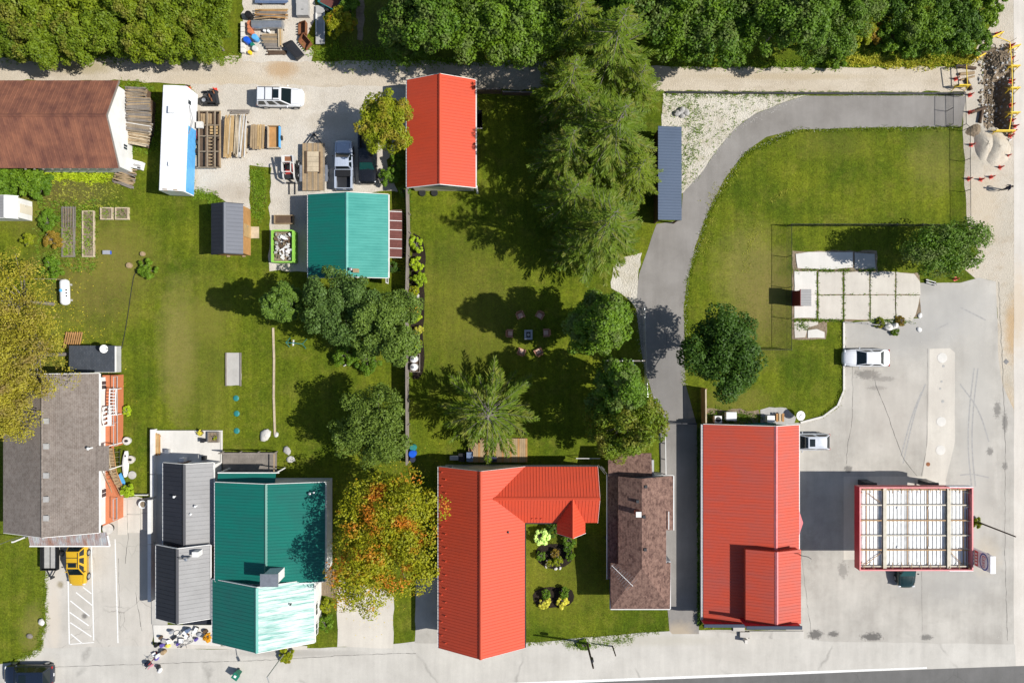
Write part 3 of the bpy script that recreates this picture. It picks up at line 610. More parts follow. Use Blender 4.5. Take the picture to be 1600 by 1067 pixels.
def window(t, c, nrm, w=1.1, h=1.1, frame='trim_white', name='window', glass='glass_window'):
    """window or door leaf on a wall; nrm one of '+x','-x','+y','-y'"""
    x, y, z = c; s = 1 if nrm[0] == '+' else -1
    m = MB(); gmb = MB(); d = .05 * s
    for (u0, u1, z0, z1) in ((-w / 2 - .09, -w / 2, -h / 2 - .09, h / 2 + .09), (w / 2, w / 2 + .09, -h / 2 - .09, h / 2 + .09), (-w / 2, w / 2, h / 2, h / 2 + .09), (-w / 2, w / 2, -h / 2 - .09, -h / 2), (-.025, .025, -h / 2, h / 2)):
        if nrm[1] == 'x': m.box(min(x, x + d), max(x, x + d), y + u0, y + u1, z + z0, z + z1)
        else: m.box(x + u0, x + u1, min(y, y + d), max(y, y + d), z + z0, z + z1)
    e = .02 * s
    if nrm[1] == 'x': gmb.box(min(x, x + e), max(x, x + e), y - w / 2, y + w / 2, z - h / 2, z + h / 2)
    else: gmb.box(x - w / 2, x + w / 2, min(y, y + e), max(y, y + e), z - h / 2, z + h / 2)
    p = m.build(name, frame, t); gmb.build('pane', glass, p)
def door(t, c, nrm, w=.95, h=2.05, mat='door_brown'):
    x, y, z = c; d = .06 if nrm[0] == '+' else -.06
    m = MB(); k = MB()
    if nrm[1] == 'x': m.box(min(x, x + d), max(x, x + d), y - w / 2, y + w / 2, z, z + h); k.box(min(x + d, x + d * 2), max(x + d, x + d * 2), y + w * .3, y + w * .38, z + 1, z + 1.08)
    else: m.box(x - w / 2, x + w / 2, min(y, y + d), max(y, y + d), z, z + h); k.box(x + w * .3, x + w * .38, min(y + d, y + d * 2), max(y + d, y + d * 2), z + 1, z + 1.08)
    p = m.build('door', mat, t); k.build('handle', 'galvanised', p)
def vent_pipe(t, x, y, z, r=.08, h=.4, mat='galvanised', name='vent_pipe'):
    MB().tube((x, y, z - .25), (x, y, z + h), r, r, 8).lathe((x, y, z + h), [(r * 1.7, 0), (r * 1.7, .05), (.01, .1)], 8).build(name, mat, t)
X = lambda px, h=0: W(px, 0, h).x
Y = lambda py, h=0: W(0, py, h).y
# ---------------------------------------------------------------- red garage in the back yard
t = bthing('red_garage', 'garage with bright red ribbed metal gable roof backing onto the gravel lane', 'garage', W(688, 210))
x0, x1, y0, y1 = X(636, 3), X(743, 3), Y(293, 3), Y(125, 3)
gable(t, x0, x1, y0, y1, X(687, 4.55), 3, 4.55, 'roof_red', 'siding_grey', trim='trim_white', sp=.3)
window(t, (x1 - .35, (y0 + y1) / 2 + 2, 1.6), '+x'); door(t, (x1 - .35, y0 + 2, 0.05), '+x')
for k in (-1, 1): MB().box((x0 + x1) / 2 + k * 1.6 - 1.2, (x0 + x1) / 2 + k * 1.6 + 1.2, y1 - .35, y1 - .29, .05, 2.3).build('garage_door', 'siding_white', t)
MB().obox((X(680, 0), y0 + .25, 2.45), (3.2, .05, .2)).build('sign_board', 'wood_grey', t)
MB().box(x0 + .4, x1 - .3, y0 + .30, y0 + .33, .05, 2.6).build('wall_cladding', 'siding_cream', t)
MB().lathe((x1 + .05, y0 + .1, 0), [(.11, 0), (.11, 2.9), (.14, 2.95), (.02, 3.0)], 10).build('downpipe', 'siding_white', t)
# ---------------------------------------------------------------- rusty barn by the lane
t = bthing('rusty_barn', 'old barn with rust-brown corrugated roof and a white gable wall beside stacked lumber', 'barn', W(60, 190))
x0, x1, y0, y1 = X(-130, 3.2), X(185, 3.2), Y(263, 3.2), Y(126, 3.2)
gable(t, x0, x1, y0, y1, Y(180, 5.3), 3.2, 5.3, 'roof_rust', 'siding_white', 'X', 'wood_grey', sp=.45, gutters=False)
window(t, (x1 - .35, Y(236), 1.4), '+x', .5, .7)
for k in range(10): MB().obox((X(40 + k * 14, 3), y0 - .02, 3.0), (.12, .2, .12)).build('rafter_tail', 'wood_grey', t)
# ---------------------------------------------------------------- dark blue garden shed
t = bthing('garden_shed', 'small shed with dark blue ribbed roof and raw wood wall beside the gravel yard', 'shed', W(357, 357))
x0, x1, y0, y1 = X(330, 2.3), X(380, 2.3), Y(397, 2.3), Y(319, 2.3)
gable(t, x0, x1, y0, y1, X(350.5, 3.1), 2.3, 3.1, ('roof_charcoal', 'roof_slate'), 'wood_orange', trim='roof_charcoal', over=.12, sp=.36, gutters=False, cap='roof_slate')  # slope away from the sun gets a darker colour, shade painted in
door(t, (x1 - .1, (y0 + y1) / 2, .1), '+x', 1.3, 1.85, 'wood_new')
MB().box(x1 - .05, x1 + .75, (y0 + y1) / 2 - .6, (y0 + y1) / 2 + .6, .0, .12).build('ramp', 'wood_pale', t)
for k in (.25, .75): MB().box(x0 + (x1 - x0) * k - .15, x0 + (x1 - x0) * k + .15, y0 - .02, y0 + .3, 0, .12).build('skid', 'wood_tan', t)
# ---------------------------------------------------------------- green garage and its lean-to
t = bthing('green_garage', 'square garage with teal green ribbed metal roof behind the flatbed trailer', 'garage', W(545, 370))
x0, x1, y0, y1 = X(481.5, 2.7), X(606.5, 2.7), Y(434, 2.7), Y(304, 2.7)
gable(t, x0, x1, y0, y1, X(541.5, 3.75), 2.7, 3.75, ('roof_green', 'roof_green_sunlit'), 'siding_cream', sp=.27, cap='roof_green_sunlit')
for k in (-1, 1): MB().box((x0 + x1) / 2 + k * 1.8 - 1.3, (x0 + x1) / 2 + k * 1.8 + 1.3, y1 - .35, y1 - .29, .05, 2.15).build('garage_door', 'siding_white', t)
vent_pipe(t, X(549, 3.8), Y(421, 3.8), 3.7, .1, .35); MB().box(X(552, 3.8), X(560, 3.8), Y(426, 3.8), Y(420, 3.8), 3.4, 3.95).build('chimney', 'wood_tan', t)
window(t, (x1 - .35, (y0 + y1) / 2 - 4, 1.5), '+x')
lt = bthing('lean_to_store', 'narrow lean-to with five reddish brown sheets against the green garage', 'lean-to', W(617, 366))
xa, xb = x1 + .03, X(628, 2)
ys = [Y(v, 2.2) for v in (331, 343.5, 356, 375, 386, 402.5)]
MB().box(xa + .1, xb - .1, Y(401), Y(333), 0, 1.85).build('wall', 'wood_dark', lt)
ys = [Y(402.5 - k * (71.5 / 5), 2.2) for k in range(6)]
for a, b in zip(ys[:-1], ys[1:]): ribbed([(xa, a + .03, 2.45), (xb, a + .03, 2.1), (xb, b - .03, 2.1), (xa, b - .03, 2.45)], 'wood_red', lt, 'roof_sheet', .25, .02, .05, .03)
for a in ys: board((xa, a, 2.42), (xb, a, 2.08), 'trim_white', lt, 'batten', .06, .08)
# ---------------------------------------------------------------- big shingled house on the left
t = bthing('shingled_house', 'long low house with grey-brown shingle roof and white east wall beside a terracotta deck', 'house', W(85, 715))
x0, x1, y0, y1 = X(5, 3), X(154.5, 3), Y(832, 3), Y(583.5, 3)
rc = X(65.5, 4.7)
gable(t, x0, x1, y0, y1, rc, 3, 4.7, 'shingle_grey', 'siding_white', sp=.3, over=.45, trim='trim_white', kit=flat_slope, gutters=False)
board((x1 + .05, y0, 2.93), (x1 + .05, y1, 2.93), 'trim_white', t, 'gutter', .14, .12)
for py in (657.5, 697, 742.5, 779.5, 809):
    z = 4.62; c = W(73, py, z); m = MB().box(c.x - .2, c.x + .2, c.y - .2, c.y + .2, z - .3, z + .1); v = m.build('roof_vent', 'galvanised', t); MB().box(c.x - .27, c.x + .27, c.y - .27, c.y + .27, z + .1, z + .15).build('cap', 'stone_grey', v)
c = W(141, 700, 3.5); vent_pipe(t, c.x, c.y, 3.35, .09, .5, 'white_plastic')
flat_slope([(X(152, 3.1), Y(735.5, 3.1), 3.14), (X(170, 2.8), Y(735.5, 2.8), 2.84), (X(170, 2.8), Y(696.5, 2.8), 2.84), (X(152, 3.1), Y(696.5, 3.1), 3.14)], 'shingle_grey', t, 'entry_roof')
MB().box(X(168, 2.8) - .1, X(168, 2.8), Y(735, 2.8), Y(734, 2.8) + .03, .0, 2.7).box(X(168, 2.8) - .1, X(168, 2.8), Y(698, 2.8), Y(697, 2.8) + .03, 0, 2.7).build('porch_post', 'trim_white', t)
for py in (600, 765): window(t, (x1 - .45, Y(py), 1.5), '+x', .8, .7)
door(t, (x1 - .45, Y(716), .6), '+x')
for px in (45, 150): MB().box(X(px) - .1, X(px) + .1, y0 - 1.2, y0 - 1.05, 0, 2.35).build('awning_post', 'trim_white', t)
ax0, ax1 = X(45, 2.6), X(169, 2.6); n = 11
for k in range(n):
    a = ax0 + (ax1 - ax0) * k / n; b = ax0 + (ax1 - ax0) * (k + 1) / n
    ribbed([(a + .02, Y(852, 2.45), 2.45), (b - .02, Y(852, 2.45), 2.45), (b - .02, Y(833, 2.85) + .1, 2.85), (a + .02, Y(833, 2.85) + .1, 2.85)], 'awning_tin', t, 'awning_sheet', .2, .02, .05, .02)
board((ax0 - .05, Y(853, 2.42), 2.4), (ax1 + .05, Y(853, 2.42), 2.4), 'trim_white', t, 'awning_gutter', .12, .12)
board((ax1 + .05, Y(853, 2.42), 2.4), (ax1 + .05, Y(836, 2.8), 2.8), 'trim_white', t, 'awning_trim', .12, .12)
# dark flat roofed addition
ad = bthing('rear_addition', 'dark slate flat-roofed addition with satellite dish behind the shingled house', 'building', W(155, 563))
MB().box(X(110, 1.3), X(178, 1.3), Y(582, 1.3), Y(541, 1.3), 0, 1.2).build('wall', 'siding_grey', ad)
MB().box(X(108, 1.3), X(180, 1.3), Y(581, 1.3), Y(540, 1.3), 1.2, 1.32).build('roof', 'shingle_slate', ad)
board((X(180.5, 1.3), Y(581, 1.3), 1.28), (X(180.5, 1.3), Y(541, 1.3), 1.28), 'trim_white', ad, 'trim', .09, .16)
sd = thing('satellite_dish', 'round white satellite dish on the slate roof of the rear addition', 'satellite dish', W(168, 545, 1.32))
MB().tube((0, 0, 0), (0, 0, .55), .03).build('mast', 'galvanised', sd)
m = MB(); pr = [(.02, .0), (.2, .03), (.36, .1), (.42, .16)]; m.lathe((0, 0, 0), pr, 18)
dm = Matrix.Rotation(R(60), 3, 'Y') ; m.v = [tuple(dm @ Vector(v) + Vector((-.05, 0, .7))) for v in m.v]; m.build('dish', 'siding_white', sd, True)
MB().tube((.05, 0, .55), (.45, 0, .8), .02).obox((.47, 0, .83), (.1, .08, .08)).build('arm', 'galvanised', sd)
# terracotta deck, stair and what stands there
dk = bthing('terracotta_deck', 'raised terracotta painted deck along the white wall of the shingled house', 'deck', W(172, 650))
zd = 1.15
MB().prism([W(160, 586, zd), W(183, 586, zd), W(183, 640, zd), W(182, 697, zd), W(160, 697, zd)], 0, zd).build('deck_floor', 'terracotta', dk)
MB().prism([W(160, 736, zd), W(165, 736, zd), W(183, 775, zd), W(183, 812, zd), W(160, 822, zd)], 0, zd).build('deck_floor', 'terracotta', dk)
MB().prism([W(160, 697.3, zd), W(168, 697.3, zd), W(168, 735.7, zd), W(160, 735.7, zd)], 0, zd - .02).build('deck_floor', 'terracotta', dk)
def picket(parent, p, q, h, mat, sp=.16, post=1.6, z=0):
    p = Vector(p); q = Vector(q); n = max(1, int((q - p).length / sp))
    for hh in (h, h * .18): MB().bar(p + Vector((0, 0, z + hh)), q + Vector((0, 0, z + hh)), .05, .05).build('rail', mat, parent)
    for k in range(n + 1):
        a = p.lerp(q, k / n); MB().bar(a + Vector((0, 0, z + .02)), a + Vector((0, 0, z + h - .026)), .035).build('baluster', mat, parent)
picket(dk, W(184.5, 588, zd) - Vector((0, 0, zd)), W(184.5, 695, zd) - Vector((0, 0, zd)), .8, 'siding_grey', 2.2, z=zd)
picket(dk, W(184, 777, zd) - Vector((0, 0, zd)), W(184, 810, zd) - Vector((0, 0, zd)), .8, 'siding_grey', 2.2, z=zd)
st = bthing('wooden_stair', 'bent wooden stair with slatted rails leading off the terracotta deck', 'stair', W(178, 740))
A = W(171, 700, zd); Bp = W(176, 736, zd); C = W(192, 774, 0)
for k in range(9):
    p = A.lerp(Bp, (k + .5) / 9); MB().obox((p.x, p.y, zd - .03), (.7, .24, .04), 2).build('tread', 'wood_tan', st)
for k in range(8):
    p = Bp.lerp(C, (k + .5) / 8); MB().obox((p.x, p.y, zd * (1 - (k + .5) / 8) + .02), (.75, .3, .04), 22).build('tread', 'wood_tan', st)
for s in (-.38, .38):
    MB().bar(A + Vector((s, 0, 0)), Bp + Vector((s, 0, 0)), .05, .1).build('stringer', 'wood_orange', st)
    MB().bar(A + Vector((s, 0, .9)), Bp + Vector((s, 0, .9)), .06, .05).build('handrail', 'trim_white' if s < 0 else 'wood_pale', st)
    MB().bar(Bp + Vector((s, 0, 0)), C + Vector((s, 0, .05)), .05, .1).build('stringer', 'wood_orange', st)
    MB().bar(Bp + Vector((s, 0, .9)), C + Vector((s, 0, .9)), .05, .05).build('handrail', 'wood_tan', st)
    for k in range(8):
        p = A.lerp(Bp, k / 7) + Vector((s, 0, 0)); MB().bar(p, p + Vector((0, 0, .88)), .04).build('baluster', 'wood_tan', st)
        p = Bp.lerp(C, k / 7) + Vector((s, 0, .05)); MB().bar(p, p + Vector((0, 0, .84)), .04).build('baluster', 'wood_tan', st)
# ---------------------------------------------------------------- grey metal roofed pair of houses
t = bthing('grey_roofed_house', 'narrow house with grey ribbed metal roofs in two stepped sections beside the white patio', 'house', W(290, 850))
x0, x1, y0, y1 = X(255, 3), X(333, 3), Y(853, 3), Y(723, 3)
gable(t, x0, x1, y0, y1, X(287, 4), 3, 4, ('roof_charcoal', 'roof_grey'), 'siding_white', sp=.42, endtrim=(0, 1))  # one grey roof; west slope's shade is put into its darker colour
for (px, py) in ((274, 775), (307, 790), (300, 802)): c = W(px, py, 3.6); vent_pipe(t, c.x, c.y, 3.55, .07, .35, 'white_plastic')
window(t, ((x0 + x1) / 2, y1 - .35, 1.6), '+y'); door(t, (x0 + 1, y1 - .35, .1), '+y')
c = W(283, 719, 1); MB().box(c.x - .25, c.x + .25, c.y - .2, c.y + .2, 0, .95).build('vent_box', 'white_metal', t)
x0, x1, y0, y1 = X(244, 3.6), X(328, 3.6), Y(966, 3.6), Y(851.5, 3.6)
gable(t, x0, x1, y0, y1, X(276, 4.9), 3.6, 4.9, ('roof_charcoal', 'roof_grey'), 'stain_orange', sp=.42)  # same here: west side coloured as shaded, east side as sunlit
flat_slope([(X(284, 3), Y(977, 3), 2.75), (X(331, 3), Y(977, 3), 2.75), (X(331, 3), y0 + .3, 3.15), (X(284, 3), y0 + .3, 3.15)], 'roof_charcoal', t, 'porch_roof', .06)
for px in (286, 329): MB().box(X(px, 3) - .05, X(px, 3) + .05, Y(976, 3), Y(976, 3) + .1, 0, 2.72).build('porch_post', 'trim_white', t)
c = W(305, 866, 4.9); MB().box(c.x - .3, c.x + .3, c.y - .25, c.y + .25, 4.0, 4.95).build('chimney', 'siding_white', t); vent_pipe(t, c.x - .7, c.y - .35, 4.75, .1, .55, 'galvanised', 'flue'); MB().bar((c.x - .7, c.y - .35, 5.1), (c.x - 1.5, c.y - .3, 5.2), .07).build('flue_stay', 'dark_steel', t)
window(t, ((x0 + x1) / 2 - 1, y0 + .35, 1.6), '-y', 1.5, 1.2); door(t, ((x0 + x1) / 2 + 1.2, y0 + .35, .1), '-y'); window(t, (x1 - .35, Y(890), 2), '+x', .8, .9)
# white patio with low wall
pt = bthing('white_patio', 'white concrete patio with low wall running along the grey-roofed house', 'patio', W(290, 700))
MB().prism([W(236, 673), W(348, 672), W(348, 724), (X(338), Y(724), 0), (X(338), Y(740), 0), W(236, 740)], -.02, .14).build('patio_floor', 'concrete_white', pt)
MB().prism([W(236, 740.3), W(262, 740.3), W(262, 975), W(238, 975)], -.02, .12).build('side_walk', 'concrete', pt)
MB().prism([W(240, 975.3), W(345, 975.3), W(345, 1008), W(242, 1002)], -.02, .13).build('front_step', 'concrete_white', pt)
MB().prism([W(290, 1004), W(345, 1008.3), W(480, 1008), W(480, 1014), W(262, 1012), W(262, 1002)], -.02, .09).build('front_walk', 'concrete_tan', pt)
for a, b in ((672, 742), (743, 778), (781, 850), (851, 940)):
    MB().box(X(230.5, 1.2), X(236, 1.2) , Y(b, 1.2), Y(a, 1.2), 0, 1.2 if a > 770 else .7).build('wall_section', 'siding_white', pt)
MB().box(X(236), X(348), Y(674), Y(672), .14, .22).build('wall_coping', 'concrete_white', pt)
MB().box(X(346), X(348.5), Y(722), Y(674.3), .14, .22).build('wall_coping', 'concrete_white', pt)
# ---------------------------------------------------------------- teal roofed house
t = bthing('teal_roofed_house', 'wide house with teal green ribbed metal roofs, the front section pale on one side', 'house', W(415, 880))
x0, x1, y0, y1 = X(336, 4), X(508, 4), Y(908, 4), Y(753.5, 4)
gable(t, x0, x1, y0, y1, X(415, 5), 4, 5, ('roof_green', 'roof_green'), 'siding_white', sp=.3)
c = W(488, 771, 4.5); MB().ell((c.x - .25, c.y, 4.55), (.17, .17, .12)).build('roof_cowl', 'galvanised', t, True); vent_pipe(t, c.x + .2, c.y + .15, 4.45, .06, .3)
x0, x1, y0, y1 = X(332, 3.8), X(491, 3.8), Y(1003.5, 3.8), Y(905, 3.8)
gable(t, x0, x1, y0, y1, X(400.5, 6.1), 3.8, 6.1, ('roof_green', 'roof_green_pale'), 'siding_white', sp=.36, cap='roof_green_sunlit')
c = W(421, 906, 7.0); cx, cy = c.x, c.y
ch = MB().box(cx - .65, cx + .65, cy - .45, cy + .45, 4.5, 7.0).build('chimney', 'siding_white', t); MB().box(cx - .85, cx + .85, cy - .6, cy + .6, 7.0, 7.1).build('chimney_cap', 'galvanised', ch); MB().box(cx - .5, cx + .05, cy - .47, cy - .452, 6.2, 6.85).build('brick_face', 'brick_red', ch)
vent_pipe(t, X(455, 4.8), Y(943, 4.8), 4.75, .05, .3, 'dark_steel')
flat_slope([(X(341, 3), Y(756, 3), 3.35), (X(431, 3), Y(756, 3), 3.35), (X(431, 3), Y(739, 3), 3.0), (X(341, 3), Y(739, 3), 3.0)], 'roof_green', t, 'rear_porch_roof', .08)
for px in (342, 430): MB().box(X(px, 3) - .06, X(px, 3) + .06, Y(740, 3), Y(740, 3) + .12, 0, 2.92).build('porch_post', 'trim_white', t)
board((X(340, 3), Y(738.5, 3), 2.96), (X(436, 3), Y(738.5, 3), 2.96), 'trim_white', t, 'gutter', .1, .1)
for (px, z) in ((360, 2.2), (440, 2.2)): window(t, (X(px, 0), y0 + .35, z), '-y', 1.4, 1.3)
door(t, (X(400), y0 + .35, .15), '-y'); window(t, (x1 - .35, Y(940), 2), '+x'); window(t, (x1 - .35, Y(970), 2), '+x')
# rear boardwalk deck
d = bthing('weathered_deck', 'weathered grey plank deck behind the teal-roofed house', 'deck', W(390, 722))
n = 15
for k in range(n):
    a = Y(737) + (Y(706) - Y(737)) * k / n; b = Y(737) + (Y(706) - Y(737)) * (k + 1) / n
    MB().box(X(350), X(434), a + .006, b - .006, .3, .34).build('plank', 'wood_grey', d)
MB().box(X(351), X(433), Y(736), Y(707), 0, .29).build('deck_frame', 'wood_dark', d)
for k, px in enumerate((350, 378, 406, 433.5)):
    MB().box(X(px) - .05, X(px) + .05, Y(706) + .01, Y(706) + .11, 0, 1.25).build('post', 'wood_grey', d)
board((X(349), Y(706) + .06, 1.28), (X(435), Y(706) + .06, 1.28), 'wood_grey', d, 'handrail', .12, .05)
board((X(434.5), Y(737), 1.2), (X(434.5), Y(706), 1.2), 'wood_tan', d, 'handrail', .1, .05)
# ---------------------------------------------------------------- red L-shaped house
t = bthing('red_roofed_house', 'large L-shaped house with bright red ribbed metal roof and a small cross gable', 'house', W(752, 880))
he, hr, hw = 3.2, 5.7, 5.0
x0, x1, y0, y1 = X(685.5, he), X(820, he), Y(1012, he), Y(729, he)
rx = X(751, hr); rx = (x0 + x1) / 2 + .0
wx1 = X(934, he); wy0, wy1 = Y(816.5, he), y1; wr = (wy0 + wy1) / 2
xm = rx + (hr - hw) / (hr - he) * (x1 - rx)         # where the wing ridge meets the slope
ribbed([(x0, y0, he), (x0, y1, he), (rx, y1, hr), (rx, y0, hr)], 'roof_red', t)
ribbed([(rx, y0, hr), (rx, wr, hr), (xm, wr, hw), (x1, wy0, he), (x1, y0, he)], 'roof_red', t)
ribbed([(rx, wr, hr), (rx, y1, hr), (x1, y1, he), (xm, wr, hw)], 'roof_red', t)
gx0, gx1, gy = X(870, he), X(914.5, he), Y(833, he); gr = (gx0 + gx1) / 2
# wing slopes: north one whole, south one split round the cross gable
def wz(y): return he + (hw - he) * (1 - abs(y - wr) / (wr - wy0))
ribbed([(x1, y1, he), (xm, wr, hw), (wx1, wr, hw), (wx1, y1, he)], 'roof_red', t)
ribbed([(xm, wr, hw), (x1, wy0, he), (gx0, wy0, he), (gr, wr, hw)], 'roof_red', t)
ribbed([(gr, wr, hw), (gx1, wy0, he), (wx1, wy0, he), (wx1, wr, hw)], 'roof_red', t)
ribbed([(gx0, gy, he), (gx0, wy0, he), (gr, wr, hw), (gr, gy, hw)], 'roof_red', t)
ribbed([(gx1, gy, he), (gr, gy, hw), (gr, wr, hw), (gx1, wy0, he)], 'roof_red', t)
ridge_cap((rx, y0, hr), (rx, y1, hr), 'roof_red', t); ridge_cap((xm, wr, hw), (wx1, wr, hw), 'roof_red', t); ridge_cap((gr, wr, hw), (gr, gy, hw), 'roof_red', t, .25)
ov = .35
MB().extr([(x0 + ov, 0), (x1 - ov, 0), (x1 - ov, he), (rx, hr - .13), (x0 + ov, he)], 'Y', y0 + ov, y1 - ov).build('wall', 'siding_cream', t)
MB().extr([(wy0 + ov, 0), (wy1 - ov - .02, 0), (wy1 - ov - .02, he), (wr, hw - .13), (wy0 + ov, he)], 'X', rx + 1, wx1 - ov).build('wall', 'siding_cream', t)
MB().extr([(gx0 + ov, 0), (gx1 - ov, 0), (gx1 - ov, he), (gr, hw - .2), (gx0 + ov, he)], 'Y', gy + ov, wr).build('wall', 'siding_cream', t)
dn = Vector((0, 0, -.13))
for a, b in (((x0, y0, he), (rx, y0, hr)), ((x1, y0, he), (rx, y0, hr)), ((x0, y1, he), (rx, y1, hr)), ((x1, y1, he), (rx, y1, hr)), ((wx1, wy0, he), (wx1, wr, hw)), ((wx1, wy1, he), (wx1, wr, hw)), ((gx0, gy, he), (gr, gy, hw)), ((gx1, gy, he), (gr, gy, hw))):
    board(Vector(a) + dn, Vector(b) + dn, 'trim_white', t, 'bargeboard', .05)
board((x0 - .06, y0, he - .12), (x0 - .06, y1, he - .12), 'trim_white', t, 'gutter', .11, .11); board((x1 + .06, y0, he - .12), (x1 + .06, wy0 - .1, he - .12), 'dark_steel', t, 'gutter', .11, .11)
board((x1, wy1 + .07, he - .12), (wx1, wy1 + .07, he - .12), 'dark_steel', t, 'gutter', .11, .11); board((x1 + .1, wy0 - .07, he - .12), (gx0 - .1, wy0 - .07, he - .12), 'dark_steel', t, 'gutter', .11, .11)
# snow guards: two staggered rows along the west eave
for k in range(26):
    y = y0 + .7 + k * (y1 - y0 - 1.2) / 25; u = .35 if k % 2 else .75
    MB().obox((x0 + u, y, he + u * (hr - he) / (rx - x0) + .07), (.12, .1, .12)).build('snow_guard', 'roof_red', t)
for k in range(3): MB().obox((X(832 + k * 7, he), wy0 + .5, he + .42), (.12, .12, .12)).build('snow_guard', 'roof_red', t)
c = W(794, 830, 4); vent_pipe(t, c.x, c.y, 3.95, .07, .3, 'dark_steel')
for py in (850, 900, 950, 985): window(t, (x1 - ov, Y(py), 1.7), '+x')
for px in (715, 752, 790): window(t, (X(px), y0 + ov, 1.7), '-y', 1.2, 1.3)
door(t, (gr, gy + ov, .15), '-y', 1.0, 2.1); window(t, (X(845), wy0 + ov, 1.7), '-y')
for px in (700, 830, 880): window(t, (X(px), y1 - ov, 1.7), '+y')
# ---------------------------------------------------------------- brown shingled bungalow
t = bthing('brown_bungalow', 'small bungalow with mottled brown shingle roof between red-roofed house and driveway', 'house', W(1003, 840))
he, hr = 3.4, 4.9
xe0, xe1 = X(966, 3.8), X(1052, he); rc = X(1003, hr); ya, yb = Y(743, he), Y(882, 4)
S = 'shingle_brown'
flat_slope([(xe0, yb, 3.75), (xe0, ya, 3.75), (rc, ya, hr), (rc, yb, hr)], S, t)
flat_slope([(rc, yb, hr), (rc, ya, hr), (xe1, ya, he), (xe1, Y(828, he), he), (X(1041, 3.7), Y(828, 3.7), 3.72), (X(1041, 3.7), yb, 3.72)], S, t)
yf = Y(951, 3.0)
flat_slope([(X(954, 3), yf, 3.0), (X(1047, 3), yf, 3.0), (X(1046, 3.5), yb, 3.55), (rc, yb - .02, hr - .02), (X(956, 3.6), yb, 3.6)], S, t, 'front_roof') if 0 else None
flat_slope([(X(954, 3), yf, 3.0), (X(1047, 3), yf, 3.0), (rc, yb, hr)], S, t, 'front_hip')
flat_slope([(X(1047, 3), yf, 3.0), (X(1048, 3.4), yb, 3.4), (rc, yb, hr)], S, t, 'front_hip')
flat_slope([(X(954, 3), yf, 3.0), (rc, yb, hr), (X(954, 3.4), yb, 3.4)], S, t, 'front_hip')
flat_slope([(X(949, 2.7), Y(905, 2.7), 2.6), (X(949, 2.7), Y(741, 2.7), 2.6), (xe0 + .3, Y(741, 2.7), 2.95), (xe0 + .3, Y(905, 2.7), 2.95)], S, t, 'side_roof')
MB().box(xe0 + .3, X(1030, 0) , yb, ya - .3, 0, 3.3).build('wall', 'siding_grey', t); MB().box(X(960), X(1038), yf + .4, yb, 0, 2.95).build('wall', 'siding_grey', t); MB().box(X(957), xe0 + .3, Y(890), Y(750), 0, 2.5).build('wall', 'siding_grey', t)
MB().extr([(xe0 + .3, 3.3), (X(1030), 3.3), (rc, hr - .15)], 'Y', yb, ya - .3).build('gable_wall', 'siding_grey', t)
ribn = [(X(950, 2.7), Y(741, 2.7), 2.5), (X(1020, 2.7), Y(741, 2.7), 2.5)]
flat_slope([(X(950, 2.6), Y(744, 2.9), 2.95), (X(1018, 2.6), Y(744, 2.9), 2.95), (X(1018, 2.6), Y(708, 2.6), 2.55), (X(950, 2.6), Y(708, 2.6), 2.55)], S, t, 'rear_roof'); MB().box(X(953), X(1014), Y(746), Y(712), 0, 2.5).build('wall', 'siding_grey', t)
board((xe1 + .04, ya, he - .03), (xe1 + .04, Y(828, he), he - .03), 'trim_white', t, 'gutter', .1, .14); board((X(1021.5, 3), ya + .04, he - .03), (xe1, ya + .04, he - .03), 'trim_white', t, 'trim', .07, .14)
board((X(1047.5, 3.4), Y(880, 3.4), 3.1), (X(1047.5, 3), yf, 2.96), 'trim_white', t, 'trim', .08, .12); board((X(954, 3), yf - .04, 2.95), (X(1047, 3), yf - .04, 2.95), 'trim_white', t, 'trim', .08, .12)
board((X(948.4, 2.7), Y(905, 2.7), 2.58), (X(948.4, 2.7), Y(741, 2.7), 2.58), 'trim_white', t, 'trim', .07, .12); board((X(953.4, 3), Y(902, 3), 2.95), (X(953.4, 3), yf, 2.95), 'trim_navy', t, 'trim', .09, .14)
board((X(1045, 3.9), Y(799, 3.9), 3.85), (X(1045, 3.9), Y(827, 3.9), 3.85), 'trim_white', t, 'rail', .08, .1)
c = W(997.5, 803, 5.6); b = MB().box(c.x - .22, c.x + .22, c.y - .22, c.y + .22, 4.4, 5.7).build('chimney', 'brick_red', t); MB().box(c.x - .26, c.x + .26, c.y - .26, c.y + .26, 5.7, 5.78).build('chimney_cap', 'siding_white', b)
for (px, py, z) in ((1009, 760, 4.75), (1006, 807, 4.85), (1008, 858, 4.8), (996, 783, 4.8)):
    c = W(px, py, z); MB().box(c.x - .14, c.x + .14, c.y - .14, c.y + .14, z - .2, z + .14).build('roof_vent', 'dark_steel', t)
window(t, (X(1000), yf + .4, 1.6), '-y', 1.5, 1.2); door(t, (X(1025), yf + .4, .1), '-y')
# television mast
a = thing('tv_antenna', 'tall bare television antenna mast leaning over the brown bungalow roof', 'antenna', W(965, 885, 2.9))
MB().tube((0, 0, -.1), (0, 0, 3.2), .03).build('mast', 'galvanised', a)
b0, b1 = Vector((-1.05, 1.15, 3.1)), Vector((1.0, -.85, 3.1)); MB().tube(b0, b1, .022).build('boom', 'galvanised', a); dd = (b1 - b0).normalized(); nn = Vector((-dd.y, dd.x, 0))
for k in range(11):
    p = b0.lerp(b1, (k + .3) / 11); L = .3 + .045 * k; MB().tube(p - nn * L, p + nn * L, .012, n=5).build('element', 'galvanised', a)
